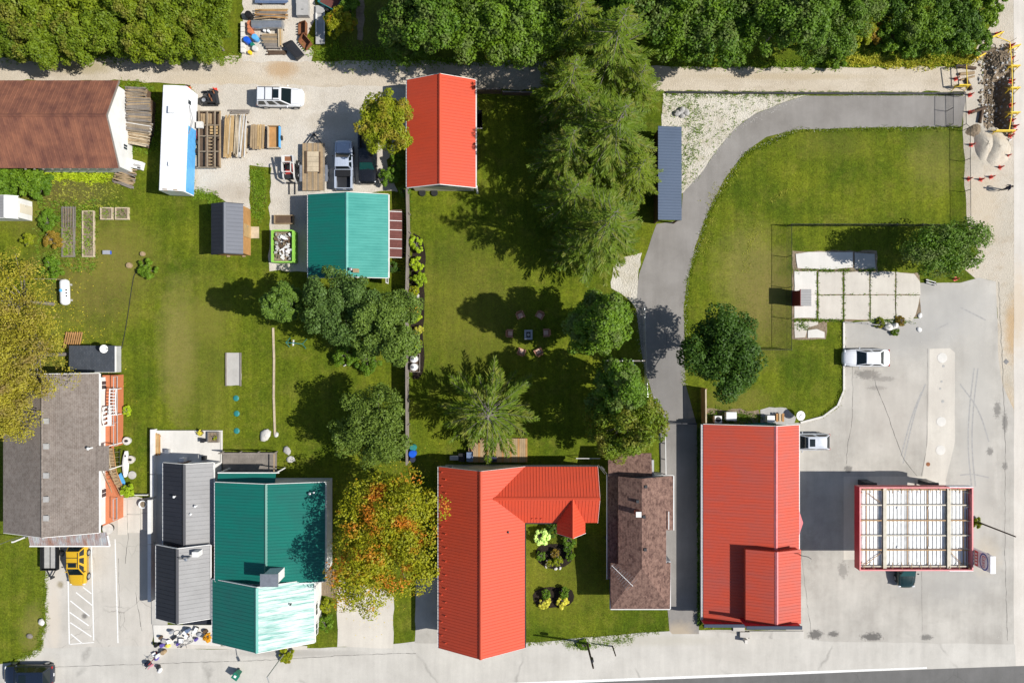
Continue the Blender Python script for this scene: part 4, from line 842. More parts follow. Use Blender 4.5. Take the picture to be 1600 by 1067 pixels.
# ---------------------------------------------------------------- red store
t = bthing('red_store', 'filling station store with faded red ribbed roof and navy false-front parapets', 'store', W(1175, 820))
he, hr = 2.6, 3.75
x0, x1, y0, y1 = X(1099, 2.1), X(1248.5, he), Y(972, he), Y(664, he); rc = X(1212.5, hr)
gable(t, x0, x1, y0, y1, rc, 2.1, hr, 'roof_red_store', 'siding_grey', sp=.3, trim='trim_white', endtrim=(0, 1), cap='canopy_pink', he1=he)
MB().box(x0 - .22, x0 - .13, y0, y1, 1.75, 2.05).build('fascia', 'siding_grey', t)
bx0, bx1, by0, by1 = X(1165, 3.9), X(1251.5, 3.9), Y(974, 3.9), Y(858, 3.9); bh = 3.9; brh = 4.75
gable(t, bx0, bx1, by0, by1, (bx0 + bx1) / 2, bh, brh, 'roof_red_store', 'roof_red_store', sp=.3, trim=None, over=.12, cap='canopy_pink', zb=2)
MB().box(X(1101, 3.2), X(1165, 3.2), Y(975.5, 3.2) - .12, Y(975.5, 3.2), 1.9, 3.3).build('parapet', 'canopy_red', t); MB().box(X(1100, 3.3), X(1166, 3.3), Y(975.5, 3.2) - .22, Y(975.5, 3.2) + .1, 3.3, 3.38).build('parapet_cap', 'trim_navy', t)
MB().box(X(1166, 4.9), X(1252, 4.9), Y(978, 4.9) - .12, Y(978, 4.9), 2.4, 5.0).build('parapet', 'canopy_red', t); MB().box(X(1166, 5), X(1253, 5), Y(978, 4.9) - .24, Y(978, 4.9) + .08, 5.0, 5.09).build('parapet_cap', 'trim_navy', t)
yS = Y(978, 4.9) + .03; MB().box(bx0 + .2, bx1 - .3, yS, y0 + .35, 0, 2.4).build('shop_front', 'siding_white', t)
window(t, (X(1190), yS, 1.5), '-y', 2.4, 1.3); window(t, (X(1130), y0 + .35, 1.6), '-y', 1.8, 1.3); door(t, (X(1222), yS, .1), '-y', 1.1, 2.1, 'glass_window')
MB().add([(x1 + .02, Y(797, 2.5), 2.55), (x1 + .02, Y(836, 2.5), 2.55), (x1 + .5, Y(817, 2.5), 2.4), (x1 + .02, Y(797, 2.5), 2.45), (x1 + .02, Y(836, 2.5), 2.45), (x1 + .5, Y(817, 2.5), 2.3)], [(0, 1, 2), (3, 5, 4), (0, 2, 5, 3), (2, 1, 4, 5), (1, 0, 3, 4)]).build('door_canopy', 'canopy_red', t)
door(t, (x1 - .35, Y(817), .05), '+x', 1.6, 2.2, 'glass_window'); window(t, (x1 - .35, Y(760), 1.5), '+x', 2.2, 1.4)
MB().path([(bx1 - .3, Y(865, 4.1), 3.9), (bx1 - .3, Y(865, 4.1), 4.6), (bx1 + .4, Y(867, 4.1), 4.65), (bx1 + .75, Y(871, 4.1), 4.5)], .035).build('service_mast', 'dark_steel', t)
sc = bthing('shop_step', 'stepped white concrete entrance block in front of the red store', 'steps', W(1165, 990))
MB().box(X(1145), X(1163), Y(985), Y(978), 0, .15).build('step', 'concrete', sc); MB().box(X(1155), X(1170), Y(994), Y(985.3), 0, .3).build('step', 'concrete', sc); MB().box(X(1160), X(1164), Y(1000), Y(994.3), 0, .8).build('pier', 'concrete_white', sc)
MB().box(X(1170.4), X(1255), Y(997), Y(985), 0, .14).build('landing', 'apron', sc)
# ---------------------------------------------------------------- blue lean roof shelter
t = bthing('blue_roof_shelter', 'long narrow shelter with steel blue ribbed roof between spruces and driveway', 'shelter', W(1047, 270))
x0, x1, y0, y1 = X(1028, 2.8), X(1065, 2.6), Y(344, 2.7), Y(198, 2.7)
ribbed([(x0, y0, 2.9), (x1, y0, 2.6), (x1, y1, 2.6), (x0, y1, 2.9)], 'roof_blue', t, sp=.28)
MB().box(x0 + .15, x0 + .27, y0 + .1, y1 - .1, 0, 2.75).build('rear_wall', 'wood_dark', t)
for k in range(5): MB().box(x1 - .3, x1 - .16, y0 + .1 + k * (y1 - y0 - .34) / 4, y0 + .24 + k * (y1 - y0 - .34) / 4, 0, 2.55).build('post', 'wood_dark', t)
board((x1 - .23, y0, 2.5), (x1 - .23, y1, 2.5), 'wood_dark', t, 'beam', .1, .14)
# little red kiosk on the slabs
t = bthing('red_kiosk', 'tiny dark red shed with grey ribbed roof standing on the concrete slabs', 'shed', W(1250, 467))
x0, x1, y0, y1 = X(1251, 2.3), X(1268, 2.2), Y(478, 2.2), Y(452, 2.2)
MB().box(x0 + .08, x1 - .08, y0 + .08, y1 - .08, .04, 2.1).build('wall', 'wall_red', t); ribbed([(x0, y0, 2.3), (x1, y0, 2.15), (x1, y1, 2.15), (x0, y1, 2.3)], 'roof_grey', t, sp=.24)
board((x0 - .02, y0, 2.24), (x0 - .02, y1, 2.24), 'wall_red', t, 'fascia', .05, .16); door(t, (x1 - .08, (y0 + y1) / 2, .06), '+x', .8, 1.8, 'wall_red')
# white garden shed at the left edge
t = bthing('white_shed', 'small white and grey roofed shed beside the shrubs', 'shed', W(5, 325))
x0, x1, y0, y1 = X(-28, 2.2), X(28, 2.2), Y(341, 2.2), Y(307, 2.2)
gable(t, x0, x1, y0, y1, X(7, 2.7), 2.2, 2.7, ('roof_grey', 'siding_white'), 'siding_white', sp=.3, over=.1, gutters=False, cap='siding_white')
door(t, (x1 - .1, (y0 + y1) / 2, .05), '+x', .9, 1.8, 'siding_cream')
# ---------------------------------------------------------------- filling station canopy (stripped to its frame)
CT, CB = 4.7, 3.7
x0, x1, y0, y1 = X(1343, CT), X(1520, CT), Y(891, CT), Y(761, CT)
t = bthing('station_canopy', 'open-topped filling station canopy with red fascia, rusty joists and white deck panels', 'canopy', W(1420, 810))
def fascia(ax0, ax1, ay0, ay1): MB().box(ax0, ax1, ay0, ay1, CB, CT).build('fascia', 'canopy_red', t); MB().box(ax0 - .02, ax1 + .02, ay0 - .02, ay1 + .02, CT, CT + .05).build('fascia_cap', 'canopy_pink', t)
fascia(x0, x0 + .08, y0, y1); fascia(x0 + .125, x1 - .125, y0, y0 + .08); fascia(x0 + .125, x1 - .125, y1 - .08, y1)
MB().box(x1 - .08, x1, y0, y1, CB, CT).build('fascia', 'canopy_pink', t); MB().box(x1 - .10, x1 + .02, y0 - .02, y1 + .02, CT, CT + .05).build('fascia_cap', 'canopy_pink', t)
for yy in (y0 - .03, y1 + .03): MB().box(x1 - 2.3, x1 + .02, yy - .02, yy + .02, CB + .3, CT + .07).build('white_strip', 'sign_white', t)
n = 28; dx = (x1 - x0 - .26) / n
for k in range(n):
    a = x0 + .13 + k * dx; MB().add([(a + .03, y0 + .13, CB + .40), (a + dx - .03, y0 + .13, CB + .40), (a + dx - .03, y1 - .13, CB + .40), (a + .03, y1 - .13, CB + .40), (a + .03, y0 + .13, CB + .51), (a + .05, y0 + .13, CB + .47), (a + dx - .05, y0 + .13, CB + .47), (a + dx - .03, y0 + .13, CB + .51), (a + .03, y1 - .13, CB + .51), (a + .05, y1 - .13, CB + .47), (a + dx - .05, y1 - .13, CB + .47), (a + dx - .03, y1 - .13, CB + .51)],
        [(3, 2, 1, 0), (5, 6, 10, 9), (4, 5, 9, 8), (6, 7, 11, 10), (0, 4, 8, 3), (1, 2, 11, 7)]).build('deck_panel', 'deck_white', t)
bxs = [X(1382, 4.4), X(1482, 4.4)]
for bx in bxs:
    MB().box(bx - .17, bx + .17, y0 + .14, y1 - .14, 4.46, 4.50).box(bx - .03, bx + .03, y0 + .14, y1 - .14, 4.26, 4.46).box(bx - .17, bx + .17, y0 + .14, y1 - .14, 4.22, 4.26).build('main_beam', 'steel_beam', t)
for k, py in enumerate((764, 788.5, 812.5, 836, 858.5, 884)):
    yy = Y(py, 4.3); yy = min(max(yy, y0 + .3), y1 - .3)
    for a, b in ((x0 + .14, bxs[0] - .18), (bxs[0] + .18, bxs[1] - .18), (bxs[1] + .18, x1 - .14)):
        MB().box(a, b, yy - .06, yy + .06, 4.38, 4.41).box(a, b, yy - .012, yy + .012, 4.24, 4.38).build('purlin', 'steel_beam' if k % 2 else 'canopy_rust', t)
for px in (1352, 1377, 1416, 1447, 1478, 1503, 1508):
    xx = X(px, 4.0); MB().box(xx - .035, xx + .035, y0 + .15, y1 - .15, 4.21, 4.235).build('hanger_rail', 'canopy_rust', t)
for k in range(12):
    xx = x0 + .5 + k * (x1 - x0 - .8) / 11
    for yy, s in ((y0 + .12, 1), (y1 - .12, -1)): MB().bar((xx, yy, CT - .08), (xx + .12, yy + s * .55, 4.3), .04).build('strut', 'canopy_rust', t)
for k in range(6):
    yy = y0 + .6 + k * (y1 - y0 - 1.2) / 5; MB().bar((x1 - .12, yy, CT - .1), (x1 - .75, yy + .05, 4.3), .04).build('strut', 'steel_beam', t); MB().bar((x0 + .12, yy, CT - .1), (x0 + .5, yy, 4.3), .04).build('strut', 'canopy_rust', t)
for a, b in (((1352, 882), (1378, 862)), ((1356, 770), (1376, 785)), ((1485, 862), (1506, 884))): MB().bar(W(*a, 4.3), W(*b, 4.3), .05).build('brace', 'canopy_rust', t)
for (px, py) in ((1401, 792), (1449, 792), (1401, 853), (1449, 853), (1505, 792), (1505, 856)): c = W(px, py, 3.9); MB().box(c.x - .14, c.x + .14, c.y - .1, c.y + .1, CB + .48, 4.3).build('light_box', 'white_metal', t)
MB().box(x1 - .5, x1 - .15, y0 + .15, y1 - .15, CB + .1, CB + .2).build('gutter_tray', 'dark_steel', t)
for bx in bxs:
    for yy in (Y(825, 2.3),):
        MB().box(bx - .14, bx + .14, yy - .14, yy + .14, .16, 4.0).build('column', 'white_metal', t)
for px in (1352, 1443):
    isl = bthing('pump_island', 'raised concrete pump island beneath the canopy under the %s column' % ('west' if px == 1352 else 'east'), 'pump island', W(px + 8, 800))
    bx = bxs[0] if px == 1352 else bxs[1]
    MB().prism([(bx - .6, Y(878, 0), 0), (bx + .6, Y(878, 0), 0), (bx + .6, Y(748, 0), 0), (bx - .6, Y(748, 0), 0)], 0, .16).build('island_slab', 'concrete_tan', isl)
    p = thing('fuel_pump', 'black fuel pump at the north end of the %s pump island' % ('west' if px == 1352 else 'east'), 'fuel pump', (bx - .0, Y(752), .16))
    MB().box(-.45, .45, -.25, .25, 0, 1.7).build('cabinet', 'pump_black', p); MB().box(-.5, .5, -.28, .28, 1.7, 1.95).build('head', 'dark_steel', p); MB().box(-.3, .3, .25, .27, 1.1, 1.5).build('display', 'glass_window', p)
    for s in (-1, 1): MB().path([(s * .46, 0, 1.5), (s * .62, .1, 1.2), (s * .6, .1, .5), (s * .48, .05, 1.0)], .025).build('hose', 'rubber', p)
# canopy ground plate (paler concrete under it)
sheet('canopy_slab', [(1318, 744), (1440, 744), (1478, 752), (1478, 870), (1318, 874)], .0165, 'concrete_tan', .3, 20, 3)
# ---------------------------------------------------------------- pylon sign
hS = 6.0; sx = X(1551, hS); sy0, sy1 = Y(895, hS), Y(869.5, hS); cy = (sy0 + sy1) / 2; wS = sy1 - sy0
t = bthing('pylon_sign', 'tall white pylon sign with oval Esso emblem above red, green and blue price panels', 'sign', (sx, cy, 0))
for s in (-1, 1): MB().box(sx - .1, sx + .1, cy + s * (wS / 2 - .12) - .08, cy + s * (wS / 2 - .12) + .08, 0, 2.2).build('post', 'white_metal', t)
MB().box(sx - .2, sx + .2, sy0, sy1, 2.2, hS).build('sign_box', 'sign_white', t)
def oval(sgn, r1, r2, off, mat, zc=5.1, name='emblem'):
    m = MB(); n = 28; xx = sx + sgn * (.2 + off)
    vs = [(xx, cy + r1 * math.cos(2 * math.pi * k / n), zc + r2 * math.sin(2 * math.pi * k / n)) for k in range(n)]
    m.add(vs, [tuple(range(n)) if sgn > 0 else tuple(range(n - 1, -1, -1))]); return m.build(name, mat, t)
for sgn in (-1, 1):
    xx = sx + sgn * .2
    def panel(z0, z1, mat, name, a=.04, off=.006):
        MB().box(min(xx, xx + sgn * off), max(xx, xx + sgn * off), sy0 + a, sy1 - a, z0, z1).build(name, mat, t)
    panel(4.3, 5.94, 'sign_white', 'emblem_panel'); panel(3.78, 4.22, 'sign_red', 'price_panel'); panel(3.42, 3.72, 'sign_green', 'price_panel'); panel(3.02, 3.36, 'sign_blue', 'price_panel'); panel(2.5, 2.96, 'sign_navy', 'price_panel')
    oval(sgn, .84, .62, .010, 'sign_blue'); oval(sgn, .70, .49, .014, 'sign_white')
    def text(s, z, size, mat, off, name):
        cu = bpy.data.curves.new(name, 'FONT'); cu.body = s; cu.size = size; cu.align_x = 'CENTER'; cu.align_y = 'CENTER'; cu.extrude = .002; cu.materials.append(MT[mat])
        tmp = bpy.data.objects.new(name, cu); col.objects.link(tmp); me = bpy.data.meshes.new_from_object(tmp.evaluated_get(bpy.context.evaluated_depsgraph_get())); bpy.data.objects.remove(tmp)
        o = bpy.data.objects.new(name, me); col.objects.link(o); o.parent = t
        o.location = (sgn * (.2 + off), 0, z); o.rotation_euler = (R(90), 0, R(90 if sgn > 0 else -90))
    text('Esso', 5.1, .66, 'sign_red', .018, 'lettering')
    for q in range(4): MB().box(min(xx, xx + sgn * .01), max(xx, xx + sgn * .01), cy - .55 + q * .3, cy - .36 + q * .3, 3.86, 4.12).build('price_mark', 'sign_white', t)
    for z0, z1 in ((3.48, 3.66), (3.1, 3.28)):
        for q in range(3): MB().box(min(xx, xx + sgn * .01), max(xx, xx + sgn * .01), cy - .5 + q * .36, cy - .26 + q * .36, z0, z1).build('price_mark', 'sign_lilac', t)
MB().box(sx - .24, sx + .24, sy0 - .04, sy1 + .04, hS, hS + .06).build('top_cap', 'sign_white', t)
# ---------------------------------------------------------------- vehicles
def loft(stations, m):
    """stations (x, half width, z bottom, z top)"""
    rows = []
    for (x, hw, zb, zt) in stations:
        zm = (zb + zt) / 2
        half = [(hw * .55, zb), (hw * .93, zb + .04), (hw * .99, zb + (zt - zb) * .35), (hw, zm + .04), (hw * .985, zt - .13), (hw * .93, zt - .045), (hw * .80, zt - .008), (hw * .35, zt + .012)]
        rows.append([(x, y, z) for y, z in half] + [(x, -y, z) for y, z in half[::-1]])
    k = len(rows[0]); vs = [p for r in rows for p in r]; fs = []
    for i in range(len(rows) - 1):
        for j in range(k): fs.append((i * k + j, i * k + (j + 1) % k, (i + 1) * k + (j + 1) % k, (i + 1) * k + j))
    fs += [tuple(range(k - 1, -1, -1)), tuple(range((len(rows) - 1) * k, len(rows) * k))]
    fs = [f[::-1] for f in fs]
    return m.add(vs, fs)
def wheel(t, x, y, r=.34, w=.22):
    s = 1 if y > 0 else -1
    o = MB().lathe((x, y, r + .002), [(r * .7, -w / 2), (r, -w / 2 + .03), (r, w / 2 - .03), (r * .7, w / 2)], 16, axis='Y').build('wheel', 'rubber', t)
    MB().lathe((x, y + s * w * .5, r + .002), [(r * .66, -.02), (r * .62, .012), (.05, .02)], 12, axis='Y').build('rim', 'galvanised', o)
def quadpane(t, pts, name, mat, off=.012):
    p = [Vector(q) for q in pts]; n = (p[1] - p[0]).cross(p[2] - p[1]).normalized()
    c = sum(p, Vector()) / len(p)
    if (c - Vector((0, 0, .8))).dot(n) < 0: n = -n; p = p[::-1]
    k = len(p); MB().add([q + n * off for q in p] + [q - n * .01 for q in p], [tuple(range(k)), tuple(range(2 * k - 1, k - 1, -1))] + [(i + k, (i + 1) % k + k, (i + 1) % k, i) for i in range(k)]).build(name, mat, t)
def inset(pts, f):
    c = sum((Vector(p) for p in pts), Vector()) / len(pts); return [c + (Vector(p) - c) * f for p in pts]
def cabin(t, xb0, xb1, zb, xr0, xr1, zr, hb, hr_, paint, glass='glass_dark', sunroof=False, rails=False, mid=1, wsglass=None):
    """greenhouse: base xb0..xb1 at belt zb, roof xr0..xr1 at zr"""
    m = MB(); nx = 7; vs = []; rows = []
    b = [(xb0, -hb, zb), (xb1, -hb * .97, zb), (xb1, hb * .97, zb), (xb0, hb, zb)]; r = [(xr0, -hr_, zr - .03), (xr1, -hr_ * .96, zr - .04), (xr1, hr_ * .96, zr - .04), (xr0, hr_, zr - .03)]
    m.add(b + r, [(0, 1, 5, 4), (1, 2, 6, 5), (2, 3, 7, 6), (3, 0, 4, 7)]); m.build('pillars', paint, t)
    mr = MB(); g = []
    for i in range(nx + 1):
        u = i / nx; x = xr0 + (xr1 - xr0) * u; hh = hr_ * (1 - .04 * u)
        for v in (-1, -.9, -.5, 0, .5, .9, 1): g.append((x, hh * v * 1.01, zr - .035 + .045 * (1 - v ** 4) * (1 - abs(2 * u - 1) ** 5 * .6)))
    mr.add(g, [(i * 7 + j, (i + 1) * 7 + j, (i + 1) * 7 + j + 1, i * 7 + j + 1) for i in range(nx) for j in range(6)]); ro = mr.build('roof_panel', paint, t, True)
    F = lambda i, j: [b[i], b[j], r[j], r[i]]
    quadpane(t, inset(F(1, 2), .9), 'windshield', wsglass or glass); quadpane(t, inset(F(3, 0), .86), 'rear_window', glass)
    for (i, j) in ((0, 1), (2, 3)):
        q = [Vector(v) for v in F(i, j)]; nm = mid + 1
        for k in range(nm):
            a, c = k / nm + .03, (k + 1) / nm - .03
            quadpane(t, inset([q[0].lerp(q[1], a), q[0].lerp(q[1], c), q[3].lerp(q[2], c), q[3].lerp(q[2], a)], .84), 'side_window', glass)
    if sunroof: L = xr1 - xr0; MB().box(xr1 - L * .36, xr1 - L * .08, -hr_ * .62, hr_ * .62, zr - .01, zr + .022).build('sunroof', 'glass_dark', ro)
    if rails:
        for s in (-1, 1): MB().bar((xr0 + .1, s * hr_ * .9, zr + .07), (xr1 - .1, s * hr_ * .88, zr + .06), .04).build('roof_rail', 'dark_steel', ro)
        for u in (.35, .68): x = xr0 + (xr1 - xr0) * u; MB().bar((x, -hr_ * .9, zr + .075), (x, hr_ * .9, zr + .075), .035).build('cross_bar', 'dark_steel', ro)
def lights(t, xf, xr, w, zf, zr):
    for s in (-1, 1):
        MB().ell((xf, s * w * .74, zf), (.1, .19, .08), 8, 5).build('headlight', 'lamp_clear', t, True); MB().obox((xr, s * w * .82, zr), (.08, .22, .16)).build('taillight', 'lamp_red', t)
def mirrors(t, x, hw, z, paint):
    for s in (-1, 1): MB().ell((x, s * (hw + .1), z), (.07, .12, .08), 8, 5).build('mirror', paint, t, True)
def plates(t, xr, z=.6): MB().box(xr - .012, xr + .0, -.16, .16, z, z + .12).build('number_plate', 'sign_white', t)
def trimwork(t, f, w, zb, zf, xb):
    for s in (-1, 1):
        MB().bar((f - xb, s * w * .80, zb + .012), (f - .36, s * w * .70, zf + .0), .018, .03).build('bonnet_seam', 'black_plastic', t)
        MB().bar((f - xb - .06, s * .05, zb + .05), (f - xb - .16, s * .05 + w * .55 * (1 if s > 0 else 1) - (0 if s > 0 else .1), zb + .1), .025, .02).build('wiper', 'black_plastic', t)
        MB().bar((-f + .5, s * (w * .995), .62), (f - .5, s * (w * .995), .6), .02, .05).build('side_moulding', 'black_plastic', t)
def suv(name, label, loc, rz, paint, L=4.7, w=.93, h=1.72, sun_=True, rails=True, glass='glass_dark', cat='car', group=None, ws=None):
    t = thing(name, label, cat, loc, rz, group); f = L / 2
    body = loft([(-f, w * .70, .45, .85), (-f + .07, w * .90, .34, .98), (-f + .35, w * .985, .26, 1.02), (-f + 1.2, w, .24, 1.03), (0, w, .24, 1.02), (f - 1.25, w * .99, .24, 1.0), (f - .8, w * .97, .25, .97), (f - .3, w * .90, .28, .90), (f - .08, w * .74, .34, .80), (f, w * .55, .42, .70)], MB()).build('body', paint, t, True)
    cabin(t, -f + .1, f - 1.22, .99, -f + .42, f - 2.05, h, w * .93, w * .74, paint, glass, sun_, rails, 2, ws)
    MB().box(f - 1.32, f - 1.22, -w * .8, w * .8, .99, 1.03).build('cowl', 'black_plastic', t)
    for x in (f - .88, -f + .88):
        for s in (-1, 1): wheel(t, x, s * (w - .09), .36, .23)
    lights(t, f - .22, -f + .06, w, .80, .86); mirrors(t, f - 1.55, w, 1.1, paint); plates(t, -f); trimwork(t, f, w, .99, .9, 1.22)
    MB().box(-f + .5, f - .5, -w * .9, w * .9, .2, .27).build('underbody', 'black_plastic', t)
    return t
def sedan(name, label, loc, rz, paint, L=4.75, w=.91, h=1.45, sun_=False, glass='glass_dark', hatch=False, cat='car', ws=None):
    t = thing(name, label, cat, loc, rz); f = L / 2
    loft([(-f, w * .62, .40, .78), (-f + .08, w * .86, .30, .90), (-f + .35, w * .965, .24, .95), (-f + 1.1, w, .22, .96), (0, w, .22, .95), (f - 1.3, w * .99, .22, .93), (f - .8, w * .96, .23, .89), (f - .3, w * .88, .26, .80), (f - .08, w * .70, .32, .70), (f, w * .5, .38, .60)], MB()).build('body', paint, t, True)
    if hatch: cabin(t, -f + .08, f - 1.2, .93, -f + .62, f - 2.0, h, w * .9, w * .7, paint, glass, sun_, False, 1, ws)
    else: cabin(t, -f + .62, f - 1.28, .93, -f + 1.25, f - 2.1, h, w * .9, w * .68, paint, glass, sun_, False, 1, ws)
    for x in (f - .9, -f + .95):
        for s in (-1, 1): wheel(t, x, s * (w - .09), .32, .21)
    lights(t, f - .2, -f + .05, w, .70, .80); mirrors(t, f - 1.55, w, 1.0, paint); plates(t, -f); trimwork(t, f, w, .915, .815, 1.28)
    for s in (-1, 1): MB().bar((f - .45, s * w * .42, .865), (f - 1.25, s * w * .55, .945), .02, .012).build('bonnet_crease', paint, t)
    MB().box(-f + .5, f - .5, -w * .9, w * .9, .19, .25).build('underbody', 'black_plastic', t)
    return t
def pickup(name, label, loc, rz, paint, L=5.5, w=.96, h=1.8, glass='glass_dark', cover=True, ws=None):
    t = thing(name, label, 'pickup truck', loc, rz); f = L / 2
    loft([(-f + 1.9, w * .99, .35, 1.1), (0, w, .33, 1.1), (f - 1.4, w * .99, .33, 1.12), (f - .9, w * .98, .34, 1.12), (f - .35, w * .95, .36, 1.06), (f - .1, w * .85, .40, .98), (f, w * .68, .45, .85)], MB()).build('body', paint, t, True)
    cabin(t, -f + 1.95, f - 1.35, 1.07, -f + 2.1, f - 2.0, h, w * .93, w * .76, paint, glass, False, False, 1, ws)
    MB().box(-f + .06, -f + 1.88, -w * .98, -w * .80, .45, 1.12).build('bed_side', paint, t); MB().box(-f + .06, -f + 1.88, w * .80, w * .98, .45, 1.12).build('bed_side', paint, t)
    MB().box(-f + .06, -f + 1.88, -w * .8, w * .8, .5, .62).build('bed_floor', 'dark_steel', t); MB().box(-f, -f + .06, -w * .96, w * .96, .5, 1.1).build('tailgate', paint, t); MB().box(-f + 1.80, -f + 1.88, -w * .8, w * .8, .62, 1.1).build('bed_front', paint, t)
    MB().box(-f - .14, -f - .02, -w * .92, w * .92, .42, .58).build('bumper', 'chrome', t)
    if cover: MB().box(-f + 1.2, -f + 1.86, -w * .84, w * .84, 1.13, 1.2).build('folded_cover', 'black_plastic', t)
    for x in (f - .95, -f + 1.05):
        for s in (-1, 1): wheel(t, x, s * (w - .10), .39, .25)
    trimwork(t, f, w, 1.12, 1.06, 1.35); lights(t, f - .2, -f + .04, w, .9, .9); mirrors(t, f - 1.7, w, 1.2, 'black_plastic'); plates(t, -f)
    for k in range(4): y = (-1.5 + k) * .24; MB().bar((-f + 2.25, y, h + .012), (f - 2.25, y, h + .006), .03, .012).build('roof_crease', paint, t)
    return t
def at(px, py, h=0): v = W(px, py, h); v.z = 0; return v
suv('suv', 'white SUV with black sunroof and roof rails parked on the gravel lane', at(437, 151.5, .9), -1, 'paint_white', 4.85, .98, 1.78)
pickup('pickup_truck', 'silver pickup truck with half-open black bed cover beside the flatbed trailer', at(537, 257, .9), 90, 'paint_silverblue', 5.0, .93, 1.75)
pickup('pickup_truck', 'black pickup truck with green tinted windshield half hidden by a yellow-green tree', at(574, 246, .9), 270, 'paint_black', 5.4, .95, 1.75, cover=False, ws='glass_green')
ac = thing('condenser_unit', 'white twin-fan box lying in the bed of the black pickup truck', 'appliance', at(570.5, 240.5, 1.2) + Vector((0, 0, .62)))
MB().box(-.38, .38, -.45, .45, 0, .5).build('casing', 'white_metal', ac)
for s in (-1, 1): MB().lathe((s * .18, .2, .5), [(.15, 0), (.15, .02), (.05, .025)], 14).build('fan_grille', 'dark_steel', ac)
for k in range(4): MB().box(-.26, .26, -.36 + k * .09, -.32 + k * .09, .5, .51).build('vent_slot', 'dark_steel', ac)
suv('suv', 'yellow SUV with roof rails parked in the hatched bay', at(120, 884, .9), 270, 'paint_yellow', 4.2, .9, 1.65)
suv('suv', 'large black SUV parked on the street edge near the bay lines', at(43, 1055, .9), 180, 'paint_navy', 5.1, 1.0, 1.8, True, False)
sedan('sedan', 'silver sedan parked nose-in against the lawn kerb', at(1353, 559, .7), 180, 'paint_white', 4.75, .92)
sedan('hatchback', 'silver hatchback with sunroof tucked against the red store', at(1262, 690, .7), 180, 'paint_silver', 4.5, .88, 1.5, True, hatch=True)
sedan('sedan', 'dark green car sticking out from under the station canopy', at(1416, 882, .7), 270, 'paint_green', 4.8, .95, 1.45, ws='glass_green')
# ---------------------------------------------------------------- travel trailer
cN, cS = W(272.5, 134, 2.9), W(266, 298, 2.9); L = (cN - cS).length; mid_ = (cN + cS) / 2; ang = math.degrees(math.atan2(cN.y - cS.y, cN.x - cS.x))
t = thing('travel_trailer', 'long white travel trailer with sky blue lower side parked beside the lumber piles', 'trailer', (mid_.x, mid_.y, 0), ang)
hL = L / 2; w = 1.22
MB().extr([(-w, .45), (w, .45), (w, 2.75), (w - .12, 2.9), (0, 2.96), (-w + .12, 2.9), (-w, 2.75)], 'X', -hL, hL).build('body', 'trailer_white', t)
for s in (-1, 1):
    MB().box(-hL + .1, hL - 3.6, s * w - .012 if s > 0 else s * w - .02, s * w + .02 if s > 0 else s * w + .012, .5, 2.25).build('side_stripe', 'blue_paint', t)
    MB().box(hL - 1.6, hL - 1.2, (s * w) - .03, (s * w) + .03, 1.9, 2.45).build('window', 'glass_window', t)
    for x in (-.6, .4): wheel(t, x, s * (w - .08), .36, .22)
MB().box(1.5, 2.3, -w - .035, -w + .01, .6, 2.4).build('door', 'siding_white', t)
for (u, s, h) in ((hL * .53, .36, .3), (-hL * .5, .2, .2)): MB().box(u - s, u + s, -s, s, 2.93, 2.96 + h).build('roof_vent', 'white_plastic', t)
for s in (-.55, .55): MB().box(-hL - .015, -hL + .04, s - .18, s + .18, 2.62, 2.74).build('marker_light', 'wood_orange', t)
for s in (.52, -.52): MB().box(-hL + .05, -hL + .15, s - .22, s + .22, 2.94, 2.97).build('roof_marker', 'wood_tan', t)
MB().bar((hL, 0, .5), (hL + .9, 0, .5), .12).box(hL + .8, hL + 1.0, -.1, .1, 0, .5).build('hitch', 'dark_steel', t)
MB().bar((hL - 1.7, -w - .05, 2.3), (hL - 3.2, -w - .35, 2.0), .05).bar((hL - 3.2, -w - .35, 2.0), (hL - 4.6, -w - .05, 2.2), .05).build('awning_arm', 'galvanised', t)
# ---------------------------------------------------------------- black utility trailer
t = thing('utility_trailer', 'black utility trailer with open box parked beside the yellow SUV', 'trailer', at(85, 866), 270)
MB().box(-1.3, 1.3, -.8, .8, .5, .58).build('floor', 'dark_steel', t)
for (a, b, c, d) in ((-1.3, 1.3, -.85, -.8), (-1.3, 1.3, .8, .85), (1.3, 1.36, -.85, .85), (-1.36, -1.3, -.85, .85)): MB().box(a, b, c, d, .5, .95).build('side_panel', 'black_plastic', t)
for s in (-.35, .3): MB().box(-1.2, 1.2, s - .25, s + .25, .58, .66).build('cargo_board', 'stone_grey', t)
for s in (-1, 1): wheel(t, -.2, s * .98, .3, .18)
MB().bar((1.36, .5, .5), (2.3, 0, .5), .08).bar((1.36, -.5, .5), (2.3, 0, .5), .08).box(2.25, 2.4, -.06, .06, .0, .6).build('drawbar', 'dark_steel', t)
# ---------------------------------------------------------------- flatbed trailer with planks
t = thing('flatbed_trailer', 'flatbed trailer with weathered plank deck carrying pale boards', 'trailer', at(490, 261, .7), 90)
for k in range(12):
    y = -1.15 + k * 2.3 / 12; MB().box(-2.45, 2.45, y + .008, y + 2.3 / 12 - .008, .66, .72).build('deck_plank', 'wood_tan' if k % 3 else 'wood_deck', t)
MB().box(-2.4, 2.4, -1.0, 1.0, .5, .655).build('chassis', 'dark_steel', t)
for s in (-1, 1):
    MB().box(-1.5, .2, s * 1.17 - (.0 if s > 0 else .28), s * 1.17 + (.28 if s > 0 else 0), .62, .68).build('fender', 'galvanised', t)
    for x in (-1.1, -.3): wheel(t, x, s * 1.3, .3, .2)
MB().bar((2.4, .8, .55), (3.5, 0, .5), .1).bar((2.4, -.8, .55), (3.5, 0, .5), .1).box(3.3, 3.42, -.05, .05, 0, .9).build('drawbar', 'dark_steel', t)
